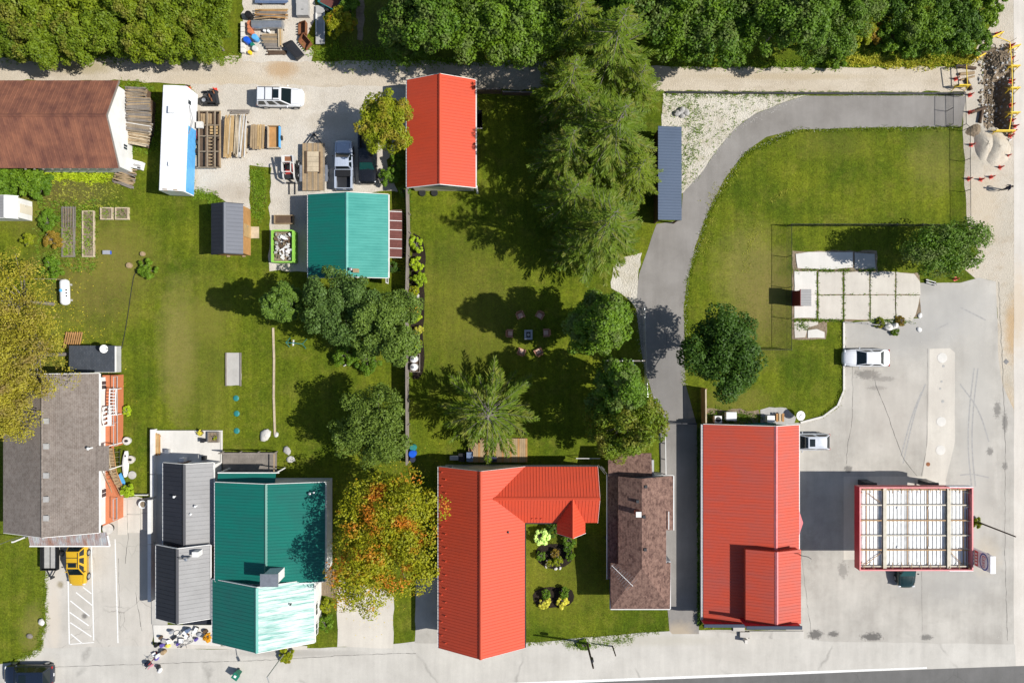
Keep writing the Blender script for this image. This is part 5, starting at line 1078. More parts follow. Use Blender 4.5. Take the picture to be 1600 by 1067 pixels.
bp = thing('board_stack', 'stack of four pale wide boards on the flatbed trailer', 'lumber', at(490, 253, .8) + Vector((0, 0, .722)), 0)
for k in range(4): MB().box(-.62, .55, -1.05 + k * .52, -1.05 + k * .52 + .5, .02, .22).build('board', 'wood_pale', bp)
MB().box(-.8, -.66, -1.2, 1.1, 0, .2).box(.58, .68, -1.2, 1.0, 0, .18).build('side_rail', 'wood_dark', bp)
# ---------------------------------------------------------------- skid steer loader
t = thing('skid_steer', 'white skid steer loader with red cab floor and pallet forks', 'loader', at(454, 266, .6), 270)
MB().box(-1.2, .9, -.5, .5, .25, .85).build('chassis', 'dark_steel', t)
for s in (-1, 1):
    for x in (-.65, .5): wheel(t, x, s * .68, .38, .28)
    MB().bar((-1.25, s * .56, 1.6), (.9, s * .56, 1.15), .12, .16).bar((.9, s * .56, 1.15), (1.3, s * .56, .4), .12, .14).build('lift_arm', 'paint_offwhite', t)
    MB().box(1.32, 2.4, s * .3 - .05, s * .3 + .05, .06, .11).build('fork', 'dark_steel', t)
    for x in (-.5, .5): MB().bar((x, s * .45, .85), (x, s * .42, 1.95), .07).build('cab_post', 'paint_offwhite', t)
MB().box(-1.35, -.6, -.55, .55, .5, 1.35).build('engine_hood', 'paint_offwhite', t); MB().box(-1.2, -.72, -.35, .35, 1.35, 1.37).build('grille', 'rust_steel', t)
MB().box(-.55, .5, -.42, .42, .86, .92).build('cab_floor', 'red_paint', t); MB().box(-.35, .1, -.25, .25, .92, 1.25).box(-.4, -.32, -.25, .25, 1.25, 1.65).build('seat', 'black_plastic', t)
for a, b in (((-.5, -.45), (-.5, .45)), ((.5, -.45), (.5, .45)), ((-.5, -.45), (.5, -.45)), ((-.5, .45), (.5, .45))): MB().bar((*a, 1.97), (*b, 1.97), .09).build('cab_frame', 'paint_offwhite', t)
MB().box(1.2, 1.32, -.6, .6, .1, .55).build('fork_carriage', 'dark_steel', t)
# ---------------------------------------------------------------- dumpster
dx0, dx1, dy0, dy1 = X(424.5, 1.5), X(458, 1.5), Y(409.5, 1.5), Y(360, 1.5)
t = bthing('dumpster', 'lime green open dumpster heaped with demolition rubble', 'dumpster', ((dx0 + dx1) / 2, (dy0 + dy1) / 2, 0))
for a in ((dx0, dx0 + .06, dy0, dy1), (dx1 - .06, dx1, dy0, dy1), (dx0 + .06, dx1 - .06, dy0, dy0 + .06), (dx0 + .06, dx1 - .06, dy1 - .06, dy1)): MB().box(*a, .1, 1.45).build('side', 'lime_paint', t)
for a in ((dx0 - .05, dx0 + .1, dy0, dy1), (dx1 - .1, dx1 + .05, dy0, dy1)): MB().box(*a, 1.45, 1.54).build('rim', 'lime_paint', t)
for a in ((dy0 - .05, dy0 + .08), (dy1 - .08, dy1 + .05)): MB().box(dx0 + .1, dx1 - .1, *a, 1.45, 1.53).build('rim', 'lime_paint', t)
for k in range(5): y = dy0 + .3 + k * (dy1 - dy0 - .6) / 4; MB().box(dx1, dx1 + .07, y - .05, y + .05, .12, 1.44).build('stiffener', 'lime_paint', t)
MB().box(dx0, dx1, dy0, dy1, .0, .1).build('base', 'dark_steel', t)
db = MB(); rd = random.Random(8)
for k in range(90):
    cx_, cy_ = rd.uniform(dx0 + .35, dx1 - .35), rd.uniform(dy0 + .35, dy1 - .35)
    db.obox((cx_, cy_, rd.uniform(1.0, 1.4)), (rd.uniform(.12, .6), rd.uniform(.08, .3), rd.uniform(.02, .1)), rd.uniform(0, 180), rd.uniform(-25, 25), rd.uniform(-20, 20), rd.choice((0, 0, 0, 1, 2, 3)))
db.box(dx0 + .07, dx1 - .07, dy0 + .07, dy1 - .07, .2, 1.0, 3)
o = db.build('rubble', ['siding_white', 'wood_dark', 'stone_grey', 'dirt']); tag(o, 'white and dark demolition rubble filling the lime green dumpster', 'rubble', None, 'stuff')
# ---------------------------------------------------------------- trees
def leaf_quads(P, N, size, rng, asp=.62):
    n = len(P); N = N / np.linalg.norm(N, axis=1, keepdims=True)
    r = rng.normal(size=(n, 3)); T = np.cross(N, r); T /= np.linalg.norm(T, axis=1, keepdims=True) + 1e-9; Bt = np.cross(N, T)
    s = (size * rng.uniform(.6, 1.35, n))[:, None]
    V = np.stack([P - T * s, P - Bt * s * asp + N * s * .18, P + T * s, P + Bt * s * asp + N * s * .18], 1).reshape(-1, 3)
    return V, np.arange(n * 4).reshape(n, 4)
def limb_tubes(mb, base, top, ends, r, rnd):
    mb.tube(base, top, r, r * .6, 8)
    for e in ends:
        s = Vector(base).lerp(Vector(top), rnd.uniform(.55, 1)); e = Vector(e); mid = s.lerp(e, .5) + Vector((rnd.uniform(-.3, .3), rnd.uniform(-.3, .3), .25))
        mb.tube(s, mid, r * .38, r * .24, 5); mb.tube(mid, e, r * .24, r * .08, 5)
def broadleaf(name, label, px, py, rad, ht, mat, seed=0, trunk=.28, ncl=70, per=95, ls=.2, cat='tree', group=None, lump=.22, hc=None, shape=(1, 1), bare=0, cone=.0):
    """px,py = where the crown's middle is seen; rad in metres"""
    rng = np.random.default_rng(seed); rnd = random.Random(seed); th = ht * trunk; rz = (ht - th) / 2; cz = th + rz
    c = W(px, py, cz if hc is None else hc); t = thing(name, label, cat, (c.x, c.y, 0), 0, group)
    d = rng.normal(size=(ncl, 3))
    if not cone: d[:, 2] = np.where(d[:, 2] < -.35, -d[:, 2], d[:, 2])
    d /= np.linalg.norm(d, axis=1, keepdims=True)
    az = np.arctan2(d[:, 1], d[:, 0]); ph = rng.uniform(0, 6.28, 4)
    lob = 1 + lump * (.5 * np.sin(2 * az + ph[0]) + .4 * np.sin(3 * az + ph[1] + d[:, 2] * 2) + .35 * np.sin(5 * az + ph[2]))
    f = rng.uniform(.55, .92, ncl) * lob
    C = d * f[:, None]
    if rad > 2.3 and not cone:                       # a crown of several limbs' worth of foliage
        nb = int(rng.integers(7, 11)); la = np.arange(nb) * 6.283 / nb + rng.uniform(-.4, .4, nb); soft = lump < .19; lr = (rng.uniform(.38, .5, nb) if soft else rng.uniform(.45, .66, nb)) * (1 + lump * rng.uniform(-.9, .6, nb)); lr[0] = .1; lr[nb // 2] *= .5
        LC = np.stack([np.cos(la) * lr, np.sin(la) * lr, rng.uniform(-.25, .35, nb) + (1 - lr) * .25], 1); LR = rng.uniform(.46, .56, nb) if soft else rng.uniform(.38, .52, nb)
        li = rng.integers(0, nb, ncl); C = LC[li] + d * (LR[li] * rng.uniform(.65, 1.05, ncl))[:, None]
    C = C * np.array([rad * shape[0], rad * shape[1], rz]) + np.array([0, 0, cz])
    cr = rad * rng.uniform(.13, .25, ncl)
    tap = 1 - cone * np.clip((C[:, 2] - th) / (ht - th), 0, 1); C[:, 0] *= tap; C[:, 1] *= tap; cr = cr * np.sqrt(tap)
    idx = np.repeat(np.arange(ncl), (per * 1.45 * (cr / cr.mean()) ** 1.5).astype(int)); n = len(idx)
    v = rng.normal(size=(n, 3)); v[:, 2] = v[:, 2] * .9 + .25; v /= np.linalg.norm(v, axis=1, keepdims=True)
    P = C[idx] + v * (cr[idx] * rng.uniform(.45, 1.05, n) ** .6)[:, None] * np.array([1, 1, .75])
    N = v * .75 + rng.normal(size=(n, 3)) * .5 + np.array([0, 0, .6])
    P[:, 2] = np.maximum(P[:, 2], .08)
    V, Q = leaf_quads(P, N, ls * .8, rng)
    mb = MB(); limb_tubes(mb, (0, 0, -.05), (rnd.uniform(-.2, .2), rnd.uniform(-.2, .2), cz * .9), [tuple(C[k] * (1, 1, .97)) for k in rng.choice(ncl, min(ncl, 14 + bare), False)], .045 * ht ** .8 * .55 + .05, rnd)
    mb.build('trunk', 'wood_grey', t, True); np_mesh('crown', V, Q, mat, t); return t
def conifer(name, label, px, py, rad, ht, mat, seed=0, dens=1., sparse=0, cat='tree', group=None, aim=.72, droop=.25, up=.25, nl=None, ls=.16):
    rng = np.random.default_rng(seed); rnd = random.Random(seed); c = W(px, py, ht * aim); t = thing(name, label, cat, (c.x, c.y, 0), 0, group)
    Ps = []; Ns = []; Ds = []; Ls = []; mb = MB(); mb.tube((0, 0, -.05), (0, 0, ht * .97), .018 * ht + .04, .02, 8)
    z = ht * .10; z1 = ht * .985; k = 0
    nlev = nl or int(ht * .95)
    for i in range(nlev):
        u = i / (nlev - 1); zz = z + (z1 - z) * u; prof = (1 - u) ** .7 * (1 - .25 * max(0, .25 - u) / .25); L0 = max(.35, rad * prof)
        nb = int((5 + 4 * (1 - u)) * dens)
        a0 = rnd.uniform(0, 6.28)
        for b in range(max(4, nb)):
            a = a0 + 6.283 * b / max(4, nb) + rnd.uniform(-.3, .3); L = L0 * rnd.uniform(.72, 1.12); dr = droop * rnd.uniform(.6, 1.3) * (1 - .8 * u)
            dirv = np.array([math.cos(a), math.sin(a), 0]); side = np.array([-math.sin(a), math.cos(a), 0])
            nt = max(4, int(L / .10))
            tip = dirv * L + np.array([0, 0, zz - dr * L + up * L * .35])
            midp = dirv * L * .5 + np.array([0, 0, zz - dr * L * .35])
            if b % 2 == 0 or sparse: mb.tube((0, 0, zz), tuple(midp), .035, .022, 4, cap=False); mb.tube(tuple(midp), tuple(tip), .022, .006, 4, cap=False)
            for q in range(nt):
                s = (q + rnd.random()) / nt
                if s < .12 + sparse * .2: continue
                p = dirv * L * s + np.array([0, 0, zz - dr * L * s * (1.4 - s * .4) + up * L * .35 * s ** 3])
                tl = (.30 + .16 * L * min(1, 2.2 * (1 - s)) * (.35 + .65 * min(1, s * 2))) * rnd.uniform(.7, 1.25)
                for sg in (-1, 1):
                    dv = dirv * rnd.uniform(.7, 1.1) + side * sg * rnd.uniform(.4, .8) + np.array([0, 0, rnd.uniform(-.3, .1)]); dv /= np.linalg.norm(dv)
                    Ps.append(p + dv * tl * .5); Ds.append(dv); Ls.append(tl)
    P = np.array(Ps); D = np.array(Ds); Lg = np.array(Ls)[:, None]; n = len(P)
    Nn = rng.normal(size=(n, 3)) * .38 + np.array([0, 0, 1]); S = np.cross(D, Nn); S /= np.linalg.norm(S, axis=1, keepdims=True)
    w = ls * rng.uniform(.5, 1.1, n)[:, None] * .42
    V = np.stack([P - D * Lg * .5, P - S * w + D * Lg * .05, P + D * Lg * .58, P + S * w + D * Lg * .05], 1).reshape(-1, 3)
    mb.build('trunk', 'wood_grey', t, False); np_mesh('crown', V, np.arange(n * 4).reshape(n, 4), mat, t); return t
# --- hedge row along the top left
G1 = 'trees of the dense row above the gravel lane'
base = [broadleaf('cedar_tree', 'dense yellow-green leafy tree in the close row above the gravel lane', -300, 40, 3.1, 6.0, 'leaf_cedar', 10 + k, .12, 80, 110, .15, group=G1, lump=.12) for k in range(3)]
rr = random.Random(4); q = 0
for row, (y, xs) in enumerate(((58, range(-20, 372, 44)), (14, range(-40, 360, 46)), (-34, range(-30, 390, 60)))):
    for x in xs:
        c = W(x + rr.uniform(-6, 6), y + rr.uniform(-6, 6), 3.2); b = base[q % 3]; sc = rr.uniform(.85, 1.08) * (.92 if row == 0 else 1.08)
        if q < 3: b.location = (c.x, c.y, 0); b.scale = (sc,) * 3
        else: dup(b, (c.x, c.y, 0), rr.uniform(0, 360), scale=sc)
        q += 1
# --- broad trees along the top middle and right
G2 = 'big leafy trees across the lane from the yards'
lab = 'tall mid-green leafy tree across the gravel lane behind the garages and spruces'
ML = {0: 'leafy tree across the lane just up from the red garage roof', 1: 'leafy tree across the lane above the gap right of the red garage', 2: 'leafy tree across the lane next to the tallest spruces', 6: 'leafy tree across the lane from the boulder heap', 7: 'leafy tree across the lane from the white crushed stone', 8: 'leafy tree across the lane where driveway and stone bed meet', 9: 'leafy tree set back across the lane from the bend of the driveway', 10: 'smaller leafy tree at the end of the row beside the yellow shrub', 16: 'small leafy tree at the lane verge beside the dirt path', 17: 'small leafy tree behind the yellow-green shrub'}
base = [broadleaf('maple_tree', lab, 680, -300, 4.3, 10.5, 'leaf_maple', 30 + k, .2, 115, 150, .16, group=G2, lump=.25) for k in range(3)]
for k, (x, y, s) in enumerate(((672, 32, 1.0), (738, 22, 1.05), (805, 34, 1.0), (700, -22, 1.0), (775, -30, 1.0), (858, 22, .9), (1060, 30, .95), (1118, 26, 1.0), (1180, 32, .95), (1235, 18, 1.05), (1285, 42, .78), (1090, -25, 1), (1165, -25, 1.05), (1245, -35, 1.), (880, -30, 1), (1010, -20, 1.1), (640, 62, .55), (1325, 10, .7))):
    c = W(x, y, 6.3 * s); b = base[k % 3]
    if k < 3: b.location = (c.x, c.y, 0); b.scale = (s,) * 3
    else: dup(b, (c.x, c.y, 0), 77 * k, lab, scale=s)
    if k in ML: (b if k < 3 else bpy.data.objects[NEWEST[-1]])['label'] = ML[k]
# --- brush on the corner
for k, (x, y, r, h, m, nm) in enumerate(((1345, 52, 1.5, 2.6, 'leaf_yellowgreen', 'yellow-green shrub at the edge of the dark brush patch'), (1366, 50, 1.3, 2.2, 'leaf_rust', 'rust-brown shrub between green ones beside the lane verge'), (1395, 58, 1.7, 2.6, 'leaf_shrub', 'low green shrub beside the rust-brown one'),
        (1432, 42, 2.4, 4.2, 'leaf_maple', 'broad fresh green bush on the road corner'), (1420, 72, 1.6, 2.4, 'leaf_shrub', None), (1470, 62, 2.6, 3.6, 'leaf_shrub', None), (1500, 40, 2.3, 3.4, 'leaf_maple_dark', None), (1532, 18, 2.0, 3.0, 'leaf_shrub', None), (1525, 62, 1.5, 2.2, 'leaf_shrub', None), (1478, 12, 2.5, 3.8, 'leaf_maple', 'tall bush at the top of the corner thicket'), (1455, -20, 3, 4, 'leaf_maple_dark', None), (1550, -15, 1.8, 2.6, 'leaf_shrub', None), (1310, 88, 1.2, 1.8, 'leaf_shrub', None), (1395, 5, 2.8, 3.6, 'leaf_maple_dark', None), (1345, -12, 2.4, 3.6, 'leaf_maple_dark', None))):
    broadleaf('shrub', nm or 'dense green bush in the thicket on the road corner', x, y, r, h, m, 60 + k, .08, 46, 75, .14, 'shrub', None if nm else 'thicket on the road corner', .25)
broadleaf('shrub', 'green and gold shrub beside the grey metal chute', 532, 38, 1.7, 2.6, 'leaf_autumn', 80, .08, 44, 80, .14, 'shrub')
broadleaf('shrub', 'low green bush tucked behind the gold shrub', 545, 12, 1.3, 2.0, 'leaf_shrub', 81, .08, 36, 70, .14, 'shrub')
# --- single trees
broadleaf('yellow_green_tree', 'round yellow-green tree overhanging the red garage roof', 604, 196, 3.05, 7.2, 'leaf_yellowgreen', 90, .25, 110, 150, .12, lump=.16)
broadleaf('pine_tree', 'slim dark pine casting a pointed shadow across the lawn below the dumpster', 445, 474, 2.9, 10.2, 'leaf_pine', 91, .1, 95, 120, .14, cone=.55, lump=.14)
broadleaf('blue_green_tree', 'blue-green bushy tree against the south side of the green garage', 536, 480, 3.8, 8.8, 'leaf_blue', 92, .2, 95, 140, .14, lump=.3)
broadleaf('blue_green_tree', 'dark blue-green tree leaning over the wooden fence beside the flower bed', 603, 508, 3.6, 8.8, 'leaf_blue', 93, .2, 95, 140, .14, lump=.3)
broadleaf('olive_tree', 'grey-green round tree between the fence and the autumn maple', 580, 664, 4.0, 8.0, 'leaf_olive', 94, .2, 120, 150, .13, lump=.16)
broadleaf('autumn_maple', 'big maple turning orange between the teal and red roofs', 600, 842, 6.0, 10.5, 'leaf_autumn', 95, .2, 150, 150, .14, lump=.28, bare=10)
conifer('larch_tree', 'wide star-shaped conifer standing behind the red-roofed house', 764, 645, 6.1, 9.5, 'leaf_spruce', 96, .95, .9, aim=.62, droop=.12, up=.5, nl=13, ls=.17)
broadleaf('maple_tree', 'dense round green tree shading the fire table', 938, 506, 4.2, 14.0, 'leaf_maple', 97, .12, 130, 120, .17, lump=.16, cone=.62)
broadleaf('maple_tree', 'bright green tree beside the propane tank and driveway fence', 966, 608, 3.7, 13.0, 'leaf_maple', 98, .12, 110, 110, .16, cone=.55)
broadleaf('maple_tree', 'spreading green tree overhanging the brown bungalow', 978, 664, 4.1, 11.0, 'leaf_cedar', 99, .15, 120, 120, .15, lump=.2, cone=.3)
broadleaf('dark_maple', 'dense dark green round maple beside the asphalt driveway', 1125, 546, 4.2, 9.6, 'leaf_maple_dark', 100, .2, 130, 150, .15, lump=.1)
broadleaf('corner_tree', 'loose spreading green tree over the corner of the concrete slabs', 1474, 388, 4.1, 6.5, 'leaf_maple', 101, .2, 130, 80, .14, lump=.45, shape=(1.3, .62))
for k, (x, y, r, h) in enumerate(((22, 470, 4.6, 9), (42, 555, 4.8, 9.5), (0, 600, 4.4, 9), (28, 628, 3.4, 8.5))):
    broadleaf('locust_tree', ('thin yellowing tree beside the white propane tank', 'thin yellowing tree over the slatted pallet and slate roof', 'thin yellowing tree over the west slope of the shingled house', 'thin yellowing tree reaching over the shingled ridge')[k], x, y, r, h, 'leaf_locust', 102 + k, .25, 110, 70, .11, group='yellowing trees by the shingled house', lump=.3, bare=20)
# --- spruces
G3 = 'spruces of the tall row beside the driveway'
SL = {0: 'tall spruce overhanging the gravel lane', 1: 'tall spruce beside the top end of the blue shelter', 2: 'bright star-shaped spruce at the foot of the row beside the driveway', 3: 'dark spruce behind the low fence panel', 5: 'dark spruce over the yellow bird bath', 6: 'spruce reaching over the middle of the blue shelter', 7: 'dark spruce on the back lawn above the fire table tree', 8: 'spruce among the leafy trees across the gravel lane'}
base = [conifer('spruce_tree', 'tall dark spruce in the row between the back lawn and the blue shelter', 968, -400, 5.8, 16, 'leaf_spruce', 110 + k, 1.15, group=G3, ls=.17) for k in range(3)]
for k, (x, y, s) in enumerate(((966, 52, 1.0), (966, 192, 1.02), (952, 345, 1.0), (895, 118, .8), (1000, 120, .62), (892, 222, .78), (1000, 262, .62), (898, 300, .74), (1010, 10, .6), (905, 20, .8), (900, 380, .55), (915, 170, .7))):
    c = W(x, y, 16 * .72 * s); b = base[k % 3]
    if k < 3: b.location = (c.x, c.y, 0); b.scale = (s,) * 3
    else: dup(b, (c.x, c.y, 0), 61 * k, 'tall dark spruce in the row between the back lawn and the blue shelter', scale=s)
    if k in SL: (b if k < 3 else bpy.data.objects[NEWEST[-1]])['label'] = SL[k]
# --- shrubs and beds
def bush(label, px, py, r, h, mat, seed, name='shrub', cat='shrub', group=None, ncl=26, per=70, ls=.1): return broadleaf(name, label, px, py, r, h, mat, seed, .06, ncl, per, ls, cat, group, .12)
for k, (x, y, r, h) in enumerate(((12, 268, 2.2, 2.6), (42, 275, 2.1, 2.4), (25, 245, 1.8, 2.2), (62, 290, 1.5, 1.8), (8, 300, 1.5, 1.6))):
    bush('rambling green bush below the rusty barn', x, y, r, h, 'leaf_shrub', 130 + k, group='bushes below the rusty barn', ncl=44, per=80, ls=.13)
for k, (x, y, r, h, m, l) in enumerate(((650, 382, .82, 1.0, 'leaf_lime', 'lime green round bush at the head of the fence bed'), (651, 412, .8, 1.0, 'leaf_lime', 'lime bush in the middle of the fence bed'), (655, 437, .85, 1.1, 'leaf_lime', 'big lime bush beside the lawn edge of the fence bed'), (646, 455, .6, .8, 'leaf_yellowgreen', 'yellow-green bush against the wooden fence'),
        (648, 482, .55, .6, 'petal_orange', 'orange-tinged flower clump in the fence bed'), (652, 498, .6, .7, 'leaf_lime', 'small lime clump below the orange flowers'), (654, 515, .5, .55, 'grass_dry', 'pale dry grass clump in the fence bed'), (648, 546, .55, .7, 'leaf_lime', 'lime clump near the white tanks'), (656, 536, .3, .4, 'leaf_yellowgreen', 'tiny yellow clump on the bed edge'))):
    bush(l, x, y, r, h, m, 140 + k)
for k, (x, y, r, h, m, l) in enumerate(((846, 838, .95, 1.3, 'petal_white', 'white-flowered bush in the courtyard bed'), (864, 826, .9, 1.2, 'leaf_maple_dark', 'dark green bush beside the cross gable'), (845, 868, .5, .8, 'leaf_shrub', 'clipped green ball at the west end of the mulch bed'), (890, 868, .5, .8, 'leaf_shrub', 'clipped green ball at the east end of the mulch bed'), (886, 855, .5, .8, 'leaf_shrub', 'clipped green ball below the cross gable wall'),
        (871, 876, .55, .8, 'leaf_yellowgreen', 'golden clipped ball in the middle of the mulch bed'), (858, 879, .45, .6, 'leaf_yellowgreen', 'small golden ball beside the reddish plant'), (867, 864, .5, .7, 'leaf_rust', 'reddish plant in the middle of the mulch bed'), (889, 846, .7, .8, 'leaf_shrub', 'low green bush touching the cross gable'),
        (851, 941, .72, .7, 'petal_yellow', 'yellow hosta clump on the west of the front bed'), (879, 940, .72, .7, 'petal_yellow', 'yellow hosta clump on the east of the front bed'), (853, 927, .6, .9, 'leaf_shrub', 'green ball behind the west yellow hosta'), (882, 925, .6, .9, 'leaf_shrub', 'green ball behind the east yellow hosta'))):
    bush(l, x, y, r, h, m, 160 + k)
for k, (x, y, r, h, m, l) in enumerate(((509, 972, .9, 1.2, 'leaf_shrub', 'tall weedy bush at the side of the pale teal roof'), (510, 945, .8, .9, 'leaf_yellowgreen', 'yellowish weeds beside the concrete drive'), (448, 1023, .9, .7, 'leaf_yellowgreen', 'weedy clump at the foot of the street light'), (1107, 972, .7, .9, 'leaf_yellowgreen', 'leafy weed at the corner of the red store'), (912, 1008, .7, .35, 'leaf_shrub', 'weed clump around the utility pole base'), 
        (1526, 817, .55, .6, 'leaf_yellowgreen', 'weed clump at the foot of the forecourt lamp post'), (200, 766, .8, 1.2, 'leaf_lime', 'yellow flowering bush at the bottom of the wooden stair'), (199, 642, .5, .6, 'leaf_lime', 'small yellow-green plant beside the deck rail'), (232, 422, 1.2, .7, 'leaf_shrub', 'low green mound in the lawn by the hose'), (45, 375, .7, 1.2, 'leaf_yellowgreen', 'small upright bush left of the garden beds'), (76, 345, 1.2, .9, 'leaf_shrub', 'leafy vegetable patch left of the bed frames'), (82, 375, 1.1, .8, 'leaf_rust', 'autumn coloured vegetable patch beside the bed frames'), (80, 420, 1.3, .8, 'leaf_shrub', 'low greenery by the propane tank'),
        (610, 275, 1.1, 1.6, 'leaf_shrub', 'leafy growth between red garage and green garage'), (622, 255, 1.0, 1.6, 'leaf_shrub', 'leafy growth against the red garage wall'), (632, 300, .7, 1.2, 'leaf_shrub', 'leafy growth at the fence corner'), (612, 418, .8, 1., 'leaf_maple_dark', 'dark shrub below the reddish lean-to'), (540, 555, 1.5, 1.2, 'leaf_shrub', 'low bush on the shaded lawn'), (570, 560, 1.7, 1.3, 'leaf_shrub', 'wide low bush under the blue-green trees'))):
    bush(l, x, y, r, h, m, 190 + k, ncl=30)
# ---------------------------------------------------------------- grass, weeds
def inside(px, py, poly):
    x, y = np.asarray(px), np.asarray(py); r = np.zeros(len(x), bool); n = len(poly)
    for i in range(n):
        (xa, ya), (xb, yb) = poly[i], poly[(i + 1) % n]
        c = ((ya > y) != (yb > y)) & (x < (xb - xa) * (y - ya) / (yb - ya + 1e-12) + xa); r ^= c
    return r
def tufts(name, label, px, py, mat, size, per, seed, spread=.1, cat='grass'):
    rng = np.random.default_rng(seed); n = len(px) * per
    P = np.stack([(np.repeat(px, per) - 800) / 15, (533.5 - np.repeat(py, per)) / 15, np.zeros(n)], 1) + np.concatenate([rng.normal(size=(n, 2)) * spread, np.zeros((n, 1))], 1)
    a = rng.uniform(0, 6.28, n); L = size * rng.uniform(.5, 1.3, n); D = np.stack([np.cos(a), np.sin(a), rng.uniform(.5, 1.6, n)], 1); D /= np.linalg.norm(D, axis=1, keepdims=True)
    S = np.stack([-np.sin(a), np.cos(a), np.zeros(n)], 1) * (size * .16)
    V = np.stack([P - S * .6, P + S * .6, P + S + D * (L * .6)[:, None], P - S * .2 + D * L[:, None]], 1).reshape(-1, 3)
    o = np_mesh(name, V, np.arange(n * 4).reshape(n, 4), mat); o['kind'] = 'stuff'; tag(o, label, cat); return o
rng = np.random.default_rng(9)
x = rng.uniform(-30, 1630, 90000); y = rng.uniform(-20, 1090, 90000)
HARD = [p for k, v in POLYS.items() for p in v] + [[(5, 583), (180, 583), (180, 850), (5, 850)], [(245, 720), (508, 720), (508, 1010), (245, 1010)], [(688, 725), (935, 725), (935, 815), (820, 815), (820, 1010), (688, 1010)], [(955, 715), (1045, 715), (1045, 950), (955, 950)], [(1100, 665), (1230, 665), (1230, 980), (1100, 980)], [(0, 125), (205, 125), (205, 260), (0, 260)], [(482, 305), (628, 305), (628, 432), (482, 432)], [(640, 125), (742, 125), (742, 295), (640, 295)], [(1536, 75), (1583, 75), (1583, 215), (1536, 215)]]
ok = np.ones(len(x), bool)
for p in HARD: ok &= ~inside(x, y, p)
tufts('lawn_grass', 'short uneven mown grass of the lawns', x[ok], y[ok], 'grass_blade', .11, 2, 1, .12)
def along(pts, n, wid, seed):
    r = np.random.default_rng(seed); P = np.array(pts, float); sg = r.integers(0, len(P) - 1, n); u = r.random(n)[:, None]
    Q = P[sg] * (1 - u) + P[sg + 1] * u + r.normal(size=(n, 2)) * wid; return Q[:, 0], Q[:, 1]
x, y = along([(1320, 92), (1400, 98), (1500, 96), (1518, 86)], 700, 5, 2); tufts('tall_grass', 'tall dry grass along the lane verge below the thicket', x, y, 'grass_dry', .38, 4, 3, .12)
x, y = along([(1260, 98), (1320, 84), (1420, 90), (1510, 92)], 700, 6, 5); tufts('tall_grass', 'green weeds along the lane verge below the thicket', x, y, 'weed', .34, 4, 6, .14)
x, y = along([(0, 92), (200, 90), (375, 92)], 500, 3.5, 7); x2, y2 = along([(490, 82), (560, 88), (640, 92)], 500, 9, 8); x3, y3 = along([(640, 97), (850, 100)], 300, 3, 8); x4, y4 = along([(1040, 101), (1320, 103)], 400, 3, 9)
tufts('verge_grass', 'rough grass edging the gravel lane', np.concatenate([x, x2, x3, x4]), np.concatenate([y, y2, y3, y4]), 'weed', .28, 4, 10, .14)
x, y = along([(1040, 148), (1150, 149), (1260, 148)], 200, 2, 11); x2 = rng.uniform(1034, 1240, 420); y2 = rng.uniform(148, 300, 420); k = inside(x2, y2, POLYS['crushed_stone_bed'][0]); x3, y3 = along([(1045, 155), (1080, 175), (1095, 200), (1075, 240), (1060, 290)], 260, 9, 12); k3 = inside(x3, y3, POLYS['crushed_stone_bed'][0])
tufts('stone_bed_weeds', 'scattered weeds growing through the white crushed stone', np.concatenate([x, x2[k], x3[k3]]), np.concatenate([y, y2[k], y3[k3]]), 'weed', .2, 5, 13, .12)
x, y = along([(1040, 144.5), (1505, 146.5)], 500, 1, 14); tufts('kerb_weeds', 'dark weeds along the stone edging of the driveway', x, y, 'weed', .16, 3, 15, .06)
x, y = along([(403, 268), (407, 300), (402, 340)], 500, 5, 16); x2, y2 = along([(300, 300), (335, 308), (335, 318)], 200, 4, 17); x3, y3 = along([(296, 140), (300, 200), (297, 290)], 260, 3, 18); x4, y4 = along([(190, 130), (240, 140), (243, 230), (205, 230), (200, 260)], 300, 4, 19)
tufts('yard_weeds', 'grass and weeds growing at the gravel yard edges', np.concatenate([x, x2, x3, x4]), np.concatenate([y, y2, y3, y4]), 'weed', .24, 5, 20, .12)
JO = [[(1241, 423), (1370, 422)], [(1277, 425), (1277, 500)], [(1317.5, 425), (1317.5, 500)], [(1241, 500.5), (1318, 501)], [(1359, 425), (1359, 500)], [(1278, 460.8), (1436, 460.8)], [(1399, 425), (1399, 500)], [(1360, 501), (1425, 502)], [(1245, 508), (1262, 512)]]
xs_, ys_ = [], []
for k, j in enumerate(JO): a, b = along(j, (150, 90, 90, 120, 40, 30, 25, 110, 60)[k], (1.6, .7, .8, .8, .4, .3, .3, 2.5, 3.5)[k], 30 + k); xs_.append(a); ys_.append(b)
tufts('joint_weeds', 'weeds growing in the joints of the old concrete slabs', np.concatenate(xs_), np.concatenate(ys_), 'weed', .2, 4, 21, .06)
x, y = along([(1100, 650), (1185, 655)], 300, 5, 22); x2, y2 = along([(640, 300), (636, 720)], 400, 1.5, 23); x3, y3 = along([(1300, 345), (1420, 345), (1228, 345)], 0 + 50, 2, 24)
tufts('rank_grass', 'rank grass along walls and fences', np.concatenate([x, x2]), np.concatenate([y, y2]), 'weed', .25, 4, 25, .1)
x, y = along([(885, 1006), (910, 1008), (945, 1004), (988, 998)], 260, 3, 61); tufts('front_weeds', 'strip of weeds along the front kerb by the utility pole', x, y, 'weed', .16, 5, 62, .12)
x, y = along([(1105, 330), (1125, 295), (1150, 270)], 70, 6, 41); x2, y2 = along([(1165, 430), (1172, 380), (1190, 350)], 50, 5, 42); x3, y3 = along([(1120, 300), (1112, 360), (1100, 400)], 60, 4, 43); x4, y4 = along([(1204, 320), (1222, 300), (1245, 295)], 40, 1.5, 44)
